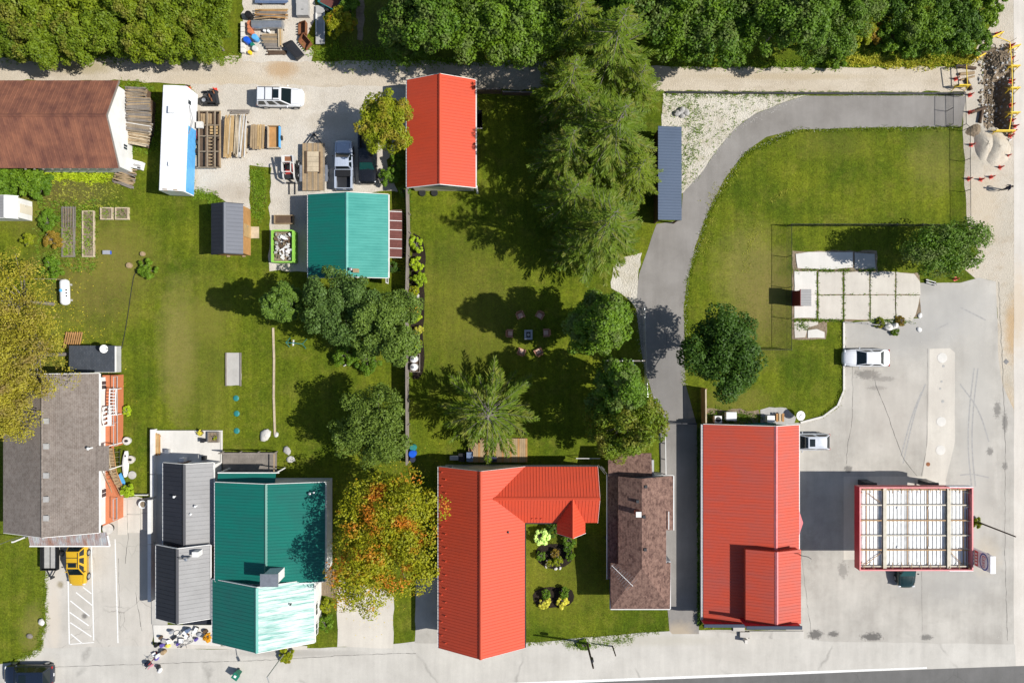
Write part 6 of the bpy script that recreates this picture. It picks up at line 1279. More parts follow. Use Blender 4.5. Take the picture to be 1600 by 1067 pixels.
tufts('cut_grass', 'lines of pale cut grass left on the sloping lawn', np.concatenate([x, x2, x3, x4]), np.concatenate([y, y2, y3, y4]), 'grass_dry', .16, 5, 45, .1)
x, y = along([(520, 760), (560, 930), (600, 960), (680, 740), (560, 720)], 500, 26, 71); x2, y2 = along([(60, 440), (110, 520), (130, 600), (90, 420)], 700, 32, 72)
def flakes(name, label, px, py, mat, size, seed):
    r = np.random.default_rng(seed); n = len(px); P = np.stack([(px - 800) / 15, (533.5 - py) / 15, np.full(n, .045)], 1); V, Q = leaf_quads(P, r.normal(size=(n, 3)) * .25 + [0, 0, 1], size, r); o = np_mesh(name, V, Q, mat); o['kind'] = 'stuff'; tag(o, label, 'leaves')
flakes('fallen_leaves', 'fallen yellow leaves on lawn and drive under the turning trees', np.concatenate([x, x2]), np.concatenate([y, y2]), 'fallen_leaf', .05, 73)
x = rng.uniform(60, 152, 520); y = rng.uniform(312, 425, 520); tufts('garden_weeds', 'rank weeds and crops among the garden beds', x, y, 'weed', .3, 5, 81, .16)
x = rng.uniform(70, 190, 420); y = rng.uniform(262, 330, 420); tufts('garden_weeds', 'yellowish grass below the barn and trailer', x, y, 'grass_dry', .18, 4, 82, .14)
x, y = along([(70, 274), (120, 276), (168, 278)], 300, 4, 83); tufts('barn_flowers', 'yellow-green flowering weeds along the barn wall', x, y, 'leaf_lime', .3, 5, 84, .12)
x, y = along([(1510, 150), (1260, 150), (1150, 200), (1067, 302)], 500, 2, 91); x2, y2 = along([(1502, 198), (1242, 203), (1162, 240), (1106, 330), (1073, 440), (1068, 600)], 700, 2, 92); x3, y3 = along([(995, 480), (1004, 560), (1026, 640)], 200, 3, 93); x4 = rng.uniform(1240, 1580, 500); y4 = rng.uniform(500, 1040, 500); k = inside(x4, y4, POLYS['forecourt'][0])
flakes('road_grit', 'scattered grit and gravel bits on driveway and forecourt', np.concatenate([x, x2, x3, x4[k]]), np.concatenate([y, y2, y3, y4[k]]), 'stone_pale', .035, 94)
x, y = along([(1502, 200), (1242, 205), (1164, 242), (1108, 332), (1075, 440), (1070, 600)], 900, 1.6, 95); x2, y2 = along([(1316, 505), (1316, 610), (1306, 633), (1284, 650)], 300, 1.2, 96); x3, y3 = along([(72, 880), (70, 965), (62, 1014), (20, 1032)], 500, 2.5, 97); x4, y4 = along([(690, 1002), (830, 1004), (1030, 986)], 300, 1.5, 98)
tufts('edge_grass', 'grass creeping over the edges of driveway, kerb and parking bay', np.concatenate([x, x2, x3, x4]), np.concatenate([y, y2, y3, y4]), 'grass_blade', .2, 4, 99, .1)
# ---------------------------------------------------------------- fences
def chainlink(name, pts, label, h=1.5, sp=3.0, pm='dark_steel', wm='wire_black', group=None):
    t = bthing(name, label, 'fence', W(*pts[0]), group)
    for a, b in zip(pts[:-1], pts[1:]):
        a = W(*a); b = W(*b); n = max(1, round((b - a).length / sp)); d = (b - a) / n
        for k in range(n + (1 if b == W(*pts[-1]) else 0)):
            p = a + d * k; MB().tube(p + Vector((0, 0, -.05)), p + Vector((0, 0, h + .04)), .035, n=6).build('post', pm, t)
        MB().tube(a + Vector((0, 0, h)), b + Vector((0, 0, h)), .025, n=5).build('top_rail', pm, t)
        for k in range(n):
            p, q = a + d * k, a + d * (k + 1); L = (q - p).length; u = (q - p) / L; m = MB(); g = .22; nn = int((L + h) / g)
            for i in range(nn):
                s = i * g
                s0, z0 = (s, 0) if s <= L else (L, s - L); s1, z1 = (0, s) if s <= h else (s - h, h)
                if s0 <= L and z0 < h: m.tube(p + u * s0 + Vector((0, 0, z0 + .02)), p + u * s1 + Vector((0, 0, z1)), .006, n=3, cap=False); m.tube(p + u * (L - s0) + Vector((0, 0, z0 + .02)), p + u * (L - s1) + Vector((0, 0, z1)), .006, n=3, cap=False)
            m.build('wire_mesh', wm, t)
    return t
chainlink('chain_link_fence', [(1180, 546), (1228, 546), (1228, 354), (1350, 354), (1508, 355)], 'black chain-link fence cornering round the concrete slabs on the lawn', 1.5)
chainlink('chain_link_fence', [(1504, 348), (1503, 205), (1497, 200), (1496, 152)], 'black chain-link fence along the trench shoulder at the end of the driveway', 1.3)
chainlink('driveway_gate', [(1478, 199), (1478, 150), (1496, 150)], 'black wire gate panels across the driveway end', 1.2, 1.7)
chainlink('chain_link_fence', [(1003, 478), (1006, 565), (1009, 640), (1022, 660)], 'pale wire fence between driveway and leafy trees', 1.4, 2.2, 'galvanised', 'galvanised')
def boardfence(name, pts, label, h=1.7, mat='wood_grey', bw=.15, cap=None, zf=0):
    t = bthing(name, label, 'fence', W(*pts[0]))
    for a, b in zip(pts[:-1], pts[1:]):
        a = W(*a); b = W(*b); L = (b - a).length; n = max(1, round(L / bw)); d = (b - a) / n; u = d.normalized(); nrm = Vector((-u.y, u.x, 0))
        ang = math.degrees(math.atan2(u.y, u.x))
        for k in range(n):
            c = a + d * (k + .5); hh = h + random.uniform(-.015, .015); MB().obox((c.x, c.y, hh / 2 + .02), (d.length - .012, .025, hh), ang).build('picket', mat, t)
        for z in (.35, h - .3): MB().bar(a + nrm * .04 + Vector((0, 0, z)), b + nrm * .04 + Vector((0, 0, z)), .05, .09).build('rail', mat, t)
        for k in range(int(L / 2.4) + 1):
            p = a + u * min(L, k * 2.4) + nrm * .09; MB().box(p.x - .05, p.x + .05, p.y - .05, p.y + .05, -.05, h + .05).build('post', mat, t)
        if cap: MB().bar(a + Vector((0, 0, h + .04)), b + Vector((0, 0, h + .04)), .14, .04).build('cap_rail', cap, t)
boardfence('wooden_fence', [(639, 300), (640.5, 365), (638.5, 450), (638.5, 590), (639, 722)], 'long weathered board fence between the two back yards', 1.7, 'wood_grey', .3, 'wood_grey')
boardfence('wooden_fence', [(1095, 606), (1095.5, 660)], 'short new yellow board fence beside the driveway and red store', 1.8, 'wood_orange', .15, 'wood_pale')
boardfence('wooden_fence', [(745, 147), (783, 147)], 'brown trellis-topped fence panel joined to the red garage', 1.4, 'wood_dark', .15, 'wood_grey')
boardfence('wooden_fence', [(785, 149), (838, 150)], 'low brown fence panel leading into the spruces', 1.0, 'wood_dark', .15, 'wood_grey')
# ---------------------------------------------------------------- poles
def pole(name, label, bx, by, tx, ty, h, mat, r=.12, arm=None, cat='utility pole'):
    b = W(bx, by); t = thing(name, label, cat, b)
    top = Vector((0, 0, h)); MB().tube((0, 0, -.1), top, r, r * .7, 10).build('shaft', mat, t)
    return t
t = pole('utility_pole', 'dark wooden utility pole rising from weeds beside the front kerb', 917, 1003, 0, 0, 5.6, 'pole_wood')
MB().lathe((0, .28, 4.2), [(.16, 0), (.16, .6), (.05, .68)], 10).build('transformer', 'dark_steel', t)
t = pole('utility_pole', 'short dark post beside the front weeds', 957, 1009, 0, 0, 2.2, 'pole_wood', .08)
t = pole('lamp_post', 'slim dark lamp post leaning out from the canopy side weeds', 1527, 815, 0, 0, 5.4, 'pole_wood', .09, cat='lamp post')
t = pole('street_light', 'pale green street light pole rising from weeds by the pale teal roof', 446, 1018, 0, 0, 5.4, 'lamp_grey', .07, cat='street light')
MB().tube((0, 0, 5.3), (.6, -1.3, 5.7), .035).build('arm', 'lamp_grey', t); MB().obox((.7, -1.5, 5.7), (.2, .5, .1), 25).build('lamp_head', 'lamp_grey', t)
t = pole('service_pole', 'grey service pole standing between two leafy trees by the driveway', 972, 561, 0, 0, 6.5, 'lamp_grey', .11)
MB().bar((-2.6, -.05, 6.1), (1.2, 0, 6.1), .12).build('cross_arm', 'wood_grey', t)
for s in (-2.4, -1, .9): MB().lathe((s, 0, 6.16), [(.05, 0), (.06, .12), (.02, .16)], 8).build('insulator', 'white_plastic', t)
# ---------------------------------------------------------------- cones, barricades and tape round the trench
def cone_proto(mat):
    t = thing('traffic_cone', 'x', 'traffic cone'); MB().box(-.19, .19, -.19, .19, 0, .04).build('base', mat, t)
    MB().lathe((0, 0, .04), [(.145, 0), (.09, .3), (.04, .66), (.03, .68)], 12).build('cone', mat, t, True); MB().lathe((0, 0, .34), [(.086, 0), (.068, .14)], 12).build('reflective_band', 'siding_white', t); return t
C1 = [(1517, 227), (1513, 280), (1532, 281), (1548, 277), (1562, 262), (1573, 244)]
C2 = [(1585, 198), (1582, 206), (1578, 213), (1580, 189)]
C3 = [(1579, 72), (1579, 92), (1579, 128), (1579, 165)]
p = None
for grp, lab, pts in (('cones round the gravel piles', 'orange-red cone standing around the pale gravel piles', C1), ('cones at the trench foot', 'orange-red cone clustered where the yellow tape ends', C2), ('cones along the trench', 'orange-red cone on the road side of the open trench', C3)):
    for k, (x, y) in enumerate(pts):
        if p is None: p = cone_proto('cone_red'); p.location = W(x, y); p['label'] = lab; p['group'] = grp
        else: dup(p, W(x, y), k * 37, lab, grp)
for (x, y, lab) in ((1515, 176, 'red cone lying near the broken pipes by the driveway end'), (1515, 149, 'red cone by the end of the driveway edging'), (1493, 124, 'red cone inside the yellow barrier frame'), (296, 139, 'faded orange cone at the front of the travel trailer'), (337, 141, 'faded orange cone beside the old engine'), (1492, 436, 'orange cone under the spreading corner tree'), (1557, 54, 'orange cone at the top of the trench tape')): dup(p, W(x, y), 20, lab, None)
def rmgroup():
    for o in bpy.data.objects:
        if o.name.startswith('traffic_cone') and o.parent is None and o.get('label', '').split()[0] in ('red', 'faded', 'orange') and 'group' in o: del o['group']
rmgroup()
def barrier(label, px, py, rz, w=1.1, group=None):
    t = thing('barricade', label, 'barricade', W(px, py), rz, group)
    for s in (-1, 1):
        for q in (-1, 1): MB().bar((s * w / 2, q * .28, 0), (s * w / 2, 0, .95), .05).build('leg', 'yellow_paint', t)
    for z in (.85, .5): MB().box(-w / 2 - .06, w / 2 + .06, -.06, .06, z - .08, z + .08).build('board', 'yellow_paint', t)
    return t
BG = 'yellow barricades along the trench'
for k, (x, y, a) in enumerate(((1578, 78, 20), (1577, 108, 0), (1577, 142, 0), (1577, 180, 0))): barrier('yellow barricade on the road side of the open trench', x, y, a, .9, BG)
barrier('yellow barricade across the foot of the trench', 1562, 208, 0, 1.9); barrier('yellow barricade at the brushy corner of the trench', 1526, 92, 30, .7); barrier('yellow barricade at the top end of the trench', 1550, 60, 25, 1.2); barrier('yellow barrier board at the lane end', 1497, 138, 0, 1.3)
t = bthing('safety_tape', 'yellow safety tape strung round the open trench', 'tape', W(1583, 100))
tp = [(1527, 90), (1541, 64), (1556, 57), (1578, 66), (1581, 100), (1582, 140), (1581, 180), (1577, 203)]
for a, b in zip(tp[:-1], tp[1:]): MB().bar(W(*a, .9), W(*b, .9), .07, .05).build('tape_run', 'yellow_paint', t)
for a in tp: MB().tube(W(*a), W(*a) + Vector((0, 0, .95)), .02, n=5).build('stake', 'wood_tan', t)
t = bthing('barrier_frame', 'square yellow and grey tube frame standing at the lane end', 'frame', W(1490, 125))
fr = [(1484.5, 109), (1500, 107.5), (1501.5, 138), (1488.5, 139)]
for k in range(4):
    a, b = W(*fr[k]), W(*fr[(k + 1) % 4]); MB().tube(a + Vector((0, 0, 1.0)), b + Vector((0, 0, 1.0)), .05, n=6).build('top_bar', 'yellow_paint' if k in (1, 2) else 'dark_steel', t); MB().tube(a, a + Vector((0, 0, 1.04)), .035, n=6).build('upright', 'dark_steel', t)
for k, (x, y, a, L, l) in enumerate(((1508, 106, -8, 2.0, 'dug-out brown pipe lying at the top of the lane end'), (1509, 116, 5, 1.5, 'pale broken pipe lying inside the lane end barrier'), (1511, 123, 15, 1.5, 'splintered timber at the lane end'), (1512, 133, -65, 1.3, 'brown pipe section lying across the lane end'), (1527, 173, 20, 1.6, 'broken pipe by the driveway end'), (1531, 183, 80, 1.3, 'short broken pipe by the driveway end'))):
    v = W(x, y); d = Vector((math.cos(R(a)), math.sin(R(a)), 0)); rad = .16 if k != 2 else .09
    m = MB().tube(v - d * L / 2 + Vector((0, 0, rad)), v + d * L / 2 + Vector((0, 0, rad)), rad, rad, 10); m.lathe((0, 0, -50), [(.01, 0), (.01, .01)], 3) if 0 else None
    o = m.build('old_pipe', 'wood_tan' if k in (1, 2) else 'wood_dark', smooth=True); tag(o, l, 'pipe')
def pile(label, px, py, rx, ry, h, mat, seed, name='gravel_pile', cat='gravel pile'):
    r = random.Random(seed); m = MB(); n = 22; k = 7; vs = []; fs = []; c = W(px, py)
    for i in range(k + 1):
        f = i / k
        for j in range(n):
            a = 2 * math.pi * j / n; q = 1 + .12 * math.sin(3 * a + seed) + r.uniform(-.06, .06)
            vs.append((c.x + math.cos(a) * rx * (1 - f) * q, c.y + math.sin(a) * ry * (1 - f) * q, h * (1 - (1 - f) ** 1.6) * (1 + r.uniform(-.06, .06)) - .01))
    for i in range(k):
        for j in range(n): fs.append((i * n + j, i * n + (j + 1) % n, (i + 1) * n + (j + 1) % n, (i + 1) * n + j))
    o = m.add(vs, fs).build(name, mat, smooth=True); return tag(o, label, cat)
pile('pale gravel pile ridge nearest the chain-link fence', 1538, 226, 1.2, 1.9, .6, 'shoulder', 1); pile('larger pale gravel pile beside the cones', 1556, 232, 1.4, 2.1, .65, 'shoulder', 2); pile('flat spread heap of grey gravel below the piles', 1535, 258, 1.9, 1.5, .16, 'shoulder', 3); pile('grey rubble heap beside the trench foot', 1523, 205, .9, .7, .35, 'dirt', 4)
# ---------------------------------------------------------------- person
def person():
    t = thing('person', 'person in dark navy jacket and trousers walking along the gravel shoulder', 'person', W(1563, 297), -10)
    J = {}; E = []; Rd = []; V = []
    def v(n, co, r): J[n] = len(V); V.append(co); Rd.append(r)
    def e(a, b): E.append((J[a], J[b]))
    v('pelvis', (0, 0, .95), .145); v('waist', (.01, 0, 1.1), .135); v('chest', (.02, 0, 1.32), .155); v('neckb', (.03, 0, 1.46), .075); v('neck', (.04, 0, 1.53), .055); v('head', (.055, 0, 1.64), .088); v('crown', (.055, 0, 1.75), .07)
    for a, b in (('pelvis', 'waist'), ('waist', 'chest'), ('chest', 'neckb'), ('neckb', 'neck'), ('neck', 'head'), ('head', 'crown')): e(a, b)
    for s, n, sw in ((1, 'l', .18), (-1, 'r', -.16)):
        v('hip' + n, (0, s * .09, .9), .1); v('knee' + n, (sw * .8 + .05, s * .1, .5), .065); v('ank' + n, (sw * 1.4 - .04, s * .1, .1), .045); v('toe' + n, (sw * 1.4 + .14, s * .11, .045), .04)
        e('pelvis', 'hip' + n); e('hip' + n, 'knee' + n); e('knee' + n, 'ank' + n); e('ank' + n, 'toe' + n)
        v('sh' + n, (.02, s * .19, 1.42), .07); v('elb' + n, (-sw * .4 - .03, s * .25, 1.15), .05); v('wri' + n, (-sw * .8 + .08, s * .24, .92), .033); v('palm' + n, (-sw * .9 + .1, s * .235, .84), .03)
        e('chest', 'sh' + n); e('sh' + n, 'elb' + n); e('elb' + n, 'wri' + n); e('wri' + n, 'palm' + n)
        for q, (dx, dy, L) in enumerate(((.03, .0, .075), (.012, .0, .085), (-.006, 0, .08), (-.024, 0, .065), (.045, -.015, .04))):
            v('f%d' % q + n, (-sw * .9 + .1 + dx, s * (.235 + dy), .84 - L), .009); e('palm' + n, 'f%d' % q + n)
    me = bpy.data.meshes.new('body'); me.from_pydata(V, E, []); o = bpy.data.objects.new('body', me); col.objects.link(o)
    m = o.modifiers.new('skin', 'SKIN'); m.use_smooth_shade = True
    for k, sv_ in enumerate(me.skin_vertices[0].data): sv_.radius = (Rd[k], Rd[k]); sv_.use_root = (k == 0)
    s2 = o.modifiers.new('sub', 'SUBSURF'); s2.levels = s2.render_levels = 1
    dg = bpy.context.evaluated_depsgraph_get(); me2 = bpy.data.meshes.new_from_object(o.evaluated_get(dg)); bpy.data.objects.remove(o)
    for n in ('skin', 'jacket_navy', 'trousers_dark', 'shoe_black'): me2.materials.append(MT[n])
    for f in me2.polygons:
        z = f.center.z; y = abs(f.center.y)
        f.material_index = 0 if z > 1.5 or (y > .18 and z < .9) else 3 if z < .1 else 2 if z < .98 and y < .2 else 1
    b = bpy.data.objects.new('body', me2); col.objects.link(b); b.parent = t
    MB().ell((.035, 0, 1.70), (.115, .095, .11), 12, 7).build('hair', 'hair_brown', t, True)
    for s in (-1, 1): MB().ell((.135, s * .032, 1.665), (.012, .016, .01), 6, 4).build('eye', 'black_plastic', t)
    MB().ell((.155, 0, 1.635), (.022, .014, .02), 6, 4).build('nose', 'skin', t)
person()
# ---------------------------------------------------------------- fire table and six lawn chairs
def chair(name, label, px, py, rz, group=None):
    t = thing(name, label, 'chair', W(px, py), rz, group)
    MB().box(-.28, .3, -.3, .3, .3, .36).build('seat', 'wicker', t)
    for k in range(5): MB().obox((-.36, -.24 + k * .12, .62), (.03, .105, .68), 0, -16).build('back_slat', 'wicker', t)
    for s in (-1, 1):
        MB().box(-.35, .32, s * .36 - .06, s * .36 + .06, .54, .57).build('arm', 'wicker', t)
        for x in (-.28, .26): MB().box(x - .03, x + .03, s * .36 - .03, s * .36 + .03, 0, .54).build('leg', 'wicker', t)
    MB().box(-.22, .24, -.24, .24, .36, .43).build('cushion', 'cushion', t); return t
fc = (825.5, 522)
for (x, y, l) in ((813, 493, 'north-west'), (843, 493, 'north-east'), (797, 521, 'west'), (853, 520, 'east'), (815, 549, 'south-west'), (841, 549, 'south-east')):
    chair('lawn_chair', 'brown lawn chair facing the fire table', x, y, math.degrees(math.atan2(-(fc[1] - y), fc[0] - x)), 'lawn chairs round the fire table')
t = thing('fire_table', 'low grey square fire table ringed by six brown chairs', 'table', W(825.5, 523))
MB().box(-.32, .32, -.36, .36, 0, .45).build('base', 'stone_grey', t)
for (a, b, c, d) in ((-.42, .42, -.5, -.3), (-.42, .42, .3, .5), (-.42, -.22, -.3, .3), (.22, .42, -.3, .3)): MB().box(a, b, c, d, .45, .52).build('top_slab', 'grey_cloth', t)
MB().box(-.22, .22, -.3, .3, .44, .47).build('burner_tray', 'black_plastic', t); MB().ell((0, 0, .49), (.14, .18, .05), 8, 5).build('lava_stones', 'stone_grey', t)
# ---------------------------------------------------------------- tanks
def capsule(t, L, r, z, mat, axis='Y', name='shell'):
    pr = [(.02, -L / 2)] + [(r * math.sin(R(a)), -L / 2 + r * .7 * (1 - math.cos(R(a)))) for a in (30, 60, 90)] + [(r * math.sin(R(a)), L / 2 - r * .7 * (1 - math.cos(R(a)))) for a in (90, 60, 30)] + [(.02, L / 2)]
    return MB().lathe((0, 0, z), pr, 18, axis=axis).build(name, mat, t, True)
t = thing('propane_tank', 'white propane tank with blue dome lying below the garden beds', 'propane tank', at(101, 456.5, .8), 2)
capsule(t, 2.7, .46, .75, 'white_metal'); MB().lathe((-.1, .15, 1.18), [(.16, 0), (.16, .1), (.03, .16)], 12).build('valve_dome', 'blue_paint', t)
for s in (-.8, .8): MB().box(-.3, .3, s - .1, s + .1, 0, .4).build('foot', 'stone_grey', t)
for k in range(3): MB().box(.2, .42, -.5 + k * .3, -.35 + k * .3, 1.04, 1.12).build('data_mark', 'dark_steel', t)
t = thing('propane_tank', 'white upright tank half hidden in leaves beside the wire fence', 'propane tank', at(988, 573, 1), 0)
MB().lathe((0, 0, 0), [(.3, 0), (.36, .15), (.36, 1.1), (.2, 1.3), (.03, 1.33)], 16).build('shell', 'white_metal', t, True); MB().lathe((0, 0, 1.3), [(.14, 0), (.14, .18), (.1, .2)], 10).build('collar', 'galvanised', t)
t = thing('tank_crate', 'open wooden tray beside the fence holding two white gas cylinders', 'tray', W(649, 567))
for (a, b, c, d) in ((-.55, .5, -.95, -.9), (-.55, .5, .9, .95), (-.55, -.5, -.9, .9), (.45, .5, -.9, .9)): MB().box(a, b, c, d, 0, .25).build('side_board', 'wood_grey', t)
MB().box(-.5, .45, -.9, .9, 0, .05).build('base', 'wood_dark', t)
for y, l in ((560.5, 'white gas cylinder at the upper end of the wooden tray'), (573, 'white gas cylinder at the lower end of the wooden tray')):
    g = thing('gas_cylinder', l, 'gas cylinder', W(648.5, y) + Vector((0, 0, .05))); MB().lathe((0, 0, 0), [(.34, 0), (.38, .1), (.38, 1.0), (.25, 1.15), (.05, 1.2)], 18).build('shell', 'white_metal', g, True); MB().lathe((0, 0, 1.16), [(.13, 0), (.13, .14), (.09, .15)], 10).build('collar', 'galvanised', g)
# ---------------------------------------------------------------- garden beds and bits on the left lawn
for k, (x0, x1, y0, y1, m, l) in enumerate(((98, 118, 324, 402, 'wood_grey', 'long grey timber bed frame with soil, west of the pair'), (130, 149, 330, 402, 'wood_pale', 'long pale timber bed frame with weeds, east of the pair'), (159, 178, 325, 344, 'wood_pale', 'square pale planter box full of green leaves'), (182, 203, 325, 344, 'wood_pale', 'square pale planter box with sprawling yellow-green plants'))):
    t = bthing('raised_bed', l, 'raised bed', W((x0 + x1) / 2, (y0 + y1) / 2)); a, b = W(x0, y1), W(x1, y0); h = .3 if k > 1 else .22
    MB().box(a.x, a.x + .12, a.y, b.y, 0, h).build('side_board', m, t); MB().box(b.x - .12, b.x, a.y, b.y, 0, h).build('side_board', m, t); MB().box(a.x + .12, b.x - .12, a.y, a.y + .1, 0, h - .01).build('end_board', m, t); MB().box(a.x + .12, b.x - .12, b.y - .1, b.y, 0, h - .01).build('end_board', m, t)
    MB().box(a.x + .12, b.x - .12, a.y + .1, b.y - .1, 0, h - .08).build('soil', 'dirt', t)
    n = 60 if k < 2 else 40; r = np.random.default_rng(k); xs_ = r.uniform(x0 + 4, x1 - 4, n); ys_ = r.uniform(y0 + (30 if k == 0 else 4), y1 - 4, n)
    tufts('bed_plants', ('leafy crops in the west bed frame', 'weeds in the east bed frame', 'green leaves in the first planter box', 'sprawling leaves in the second planter box')[k], xs_, ys_, 'weed', .42, 5, 50 + k, .15, 'plants')
t = bthing('trellis_frame', 'grey wire trellis lying over the top of the west bed frame', 'trellis', W(107, 338))
for k in range(6): MB().bar(W(98 + k * 4, 322, .35), W(98 + k * 4, 356, .35), .03).build('bar', 'wood_grey', t)
for k in range(4): MB().bar(W(97, 325 + k * 10, .38), W(119, 325 + k * 10, .38), .03).build('bar', 'wood_grey', t)
def simplebox(name, label, px, py, d, z, mat, cat, rz=0, lid=None):
    t = thing(name, label, cat, W(px, py) + Vector((0, 0, z)), rz); MB().box(-d[0] / 2, d[0] / 2, -d[1] / 2, d[1] / 2, 0, d[2]).build('body', mat, t); MB().box(-d[0] / 2 - .03, d[0] / 2 + .03, -d[1] / 2 - .03, d[1] / 2 + .03, d[2], d[2] + .05).build('lid', lid or mat, t); return t
simplebox('storage_tub', 'small blue lidded tub on the worn lawn', 169, 395, (.7, .35, .3), 0, 'blue_plastic', 'tub', 0, 'grey_cloth')
for (x, y, r, l) in ((203, 415, .3, 'pale stump at the end of the garden hose'), (224, 397, .25, 'small brown stump beside the garden hose')): o = MB().lathe(W(x, y), [(r, 0), (r * .95, .25), (.02, .27)], 10).build('stump', 'wood_tan'); tag(o, l, 'stump')
o = MB().path([W(226, 405, .03), W(216, 418, .03), W(209, 432, .03), W(205, 455, .03), W(200, 490, .03), W(195, 520, .03), W(190, 545, .03)], .035, 5).build('garden_hose', 'black_plastic'); tag(o, 'dark garden hose trailing across the left lawn', 'hose')
o = MB().path([W(40, 435, 2.4), W(60, 436, 2.2), W(80, 436, 2.1), W(101, 437, 2.0)], .02, 4).build('clothes_line', 'wood_pale'); tag(o, 'thin pale line strung from the yellowing tree to the tank', 'line')
t = bthing('wooden_pallet', 'slatted brown pallet leaning by the slate-roofed addition', 'pallet', W(117, 531))
for k in range(8): MB().obox((X(105 + k * 3.4), Y(531 + (.5 if k % 2 else 0)), .32), (.13, 1.7, .03), -12).build('slat', 'wood_orange', t)
for k in range(3): MB().obox((X(117), Y(521 + k * 10), .2), (1.7, .09, .18), -2).build('bearer', 'wood_dark', t)
# ---------------------------------------------------------------- lumber beside the barn
def lumber(label, x0, y0, x1, y1, n, mats, h0, seed, name='lumber_pile', ang=0, layers=2, th=.06, cat='lumber pile', wj=.15):
    """boards laid lengthwise along the longer side of the plan box"""
    r = random.Random(seed); hh = h0 + th * layers; a, b = W(x0, y1, hh), W(x1, y0, hh); c = (a + b) / 2; t = thing(name, label, cat, (c.x, c.y, 0), ang); sx_, sy_ = b.x - a.x, b.y - a.y
    lx = sx_ >= sy_; Lg, Wd = (sx_, sy_) if lx else (sy_, sx_)
    for q in (-.35, .35):
        d = (.1, Wd, h0) if lx else (Wd, .1, h0); p = (q * Lg, 0, h0 / 2) if lx else (0, q * Lg, h0 / 2); MB().obox(p, d).build('bearer', 'wood_dark', t)
    for l in range(layers):
        for k in range(n):
            L = Lg * r.uniform(.82, 1.0); o_ = r.uniform(-1, 1) * (Lg - L) / 2; w = Wd / n; y = -Wd / 2 + (k + .5) * w; z = h0 + th * (l + .5) + l * .004
            p = (o_, y, z) if lx else (y, o_, z); d = (L, w * r.uniform(.7, .97), th) if lx else (w * r.uniform(.7, .97), L, th)
            MB().obox(p, d, r.uniform(-1.3, 1.3) * wj / .15).build('plank', r.choice(mats), t)
    return t
GR = ['wood_grey', 'wood_grey', 'wood_deck', 'wood_tan']
lumber('silvery weathered planks heaped at the lane end of the barn wall', 194, 136, 229, 152, 9, GR, 1.3, 1, ang=-4, layers=3, wj=.5); lumber('weathered planks stacked second along the barn wall', 196, 152, 235, 172, 10, GR, 1.5, 2, layers=3, wj=.4); lumber('weathered planks stacked third along the barn wall', 196, 173, 236, 190, 8, GR, 1.3, 3, ang=-3, layers=3, wj=.4); lumber('bundle of thin weathered strips by the barn door', 193, 190, 237, 206, 9, ['wood_deck', 'wood_grey', 'stone_pale'], 1.1, 4, ang=-8, layers=3); lumber('pale planks at the lower end of the barn stack', 196, 206, 234, 227, 9, ['wood_tan', 'wood_pale', 'wood_grey'], .8, 5, ang=-10, layers=2, wj=.5)
lumber('fan of bare sticks dropped below the barn corner', 176, 264, 212, 290, 11, ['wood_grey', 'wood_tan'], .12, 6, ang=-12, layers=2, wj=1.6, th=.05, name='stick_pile', cat='sticks')
t = thing('old_fridge', 'white appliance lying on its back near the barn corner', 'appliance', W(212, 258), -14); MB().box(-.95, .95, -.4, .4, 0, .55).build('cabinet', 'white_metal', t); MB().box(.1, .85, -.2, .05, .55, .58).build('panel', 'stone_grey', t); MB().box(.55, .9, -.36, -.22, .55, .57).build('panel', 'dark_steel', t)
simplebox('white_panel_box', 'white box standing against the barn wall', 200, 240, (.9, 1.1, 1.0), 0, 'white_metal', 'box', -5)
# ---------------------------------------------------------------- lumber yard rows
t = bthing('timber_rack', 'long open timber crate frame full of boards beside the travel trailer', 'timber rack', W(326, 230))
a, b = W(310, 262, .9), W(345, 174, .9)
for k, py in enumerate((174, 196, 213, 237, 262)): MB().bar(W(310, py, .85), W(345, py, .85), .1, .1).build('cross_beam', 'wood_deck', t)
for px in (311, 324, 336, 344): MB().bar(W(px, 262, .95), W(px, 174, .95), .12, .1).build('long_beam', 'wood_deck' if px != 344 else 'wood_tan', t)
for px in (311, 344):
    for py in (176, 218, 260): MB().bar(W(px, py, 0), W(px, py, .9), .1).build('post', 'wood_deck', t)
for k in range(9): MB().bar(W(326, 216 + k * 5.2, .6), W(335, 216 + k * 5.2, .6), .12, .06).build('shelf_board', 'wood_tan', t)
for k in range(5): MB().bar(W(315 + k * 3.6, 178, .75), W(315 + k * 3.6, 194, .75), .18, .05).build('shelf_board', 'wood_tan', t)
for k in range(3): MB().bar(W(328, 199 + k * 4.6, .7), W(343, 199 + k * 4.6, .7), .22, .05).build('shelf_board', 'wood_new', t)
MB().box(X(311.5), X(343.5), Y(261), Y(175), .02, .3).build('base_boards', 'wood_dark', t)
simplebox('white_bucket_box', 'white square tub resting on the timber rack', 320, 201, (.6, .6, .3), .9, 'stone_pale', 'tub')
t_ = lumber('bundle of fresh yellow boards tied in the lumber row', 350, 179, 364, 247, 6, ['wood_new', 'wood_new', 'wood_pale'], .5, 11, ang=-3, layers=3)
lumber('bundle of pale pinkish boards in the lumber row', 366, 178, 384, 246, 8, ['wood_pale', 'stone_pale', 'wood_tan'], .5, 12, ang=-3, layers=3, wj=.35)
lumber('short bundle of fresh brown boards in the lumber row', 391, 194, 412, 234, 6, ['wood_new', 'wood_tan'], .5, 13, ang=-2, layers=3)
lumber('two thin dark rails lying across the lumber row', 356, 171, 391, 178, 2, ['wood_deck', 'wood_grey'], .1, 14, layers=1, name='loose_rails')
lumber('cross bearers between the two lumber bundles', 383, 200, 394, 231, 3, ['wood_tan', 'wood_pale'], .15, 15, layers=1, name='loose_bearers')
t = thing('small_cart', 'blue-framed small wooden cart at the end of the lumber row', 'cart', W(431, 217))
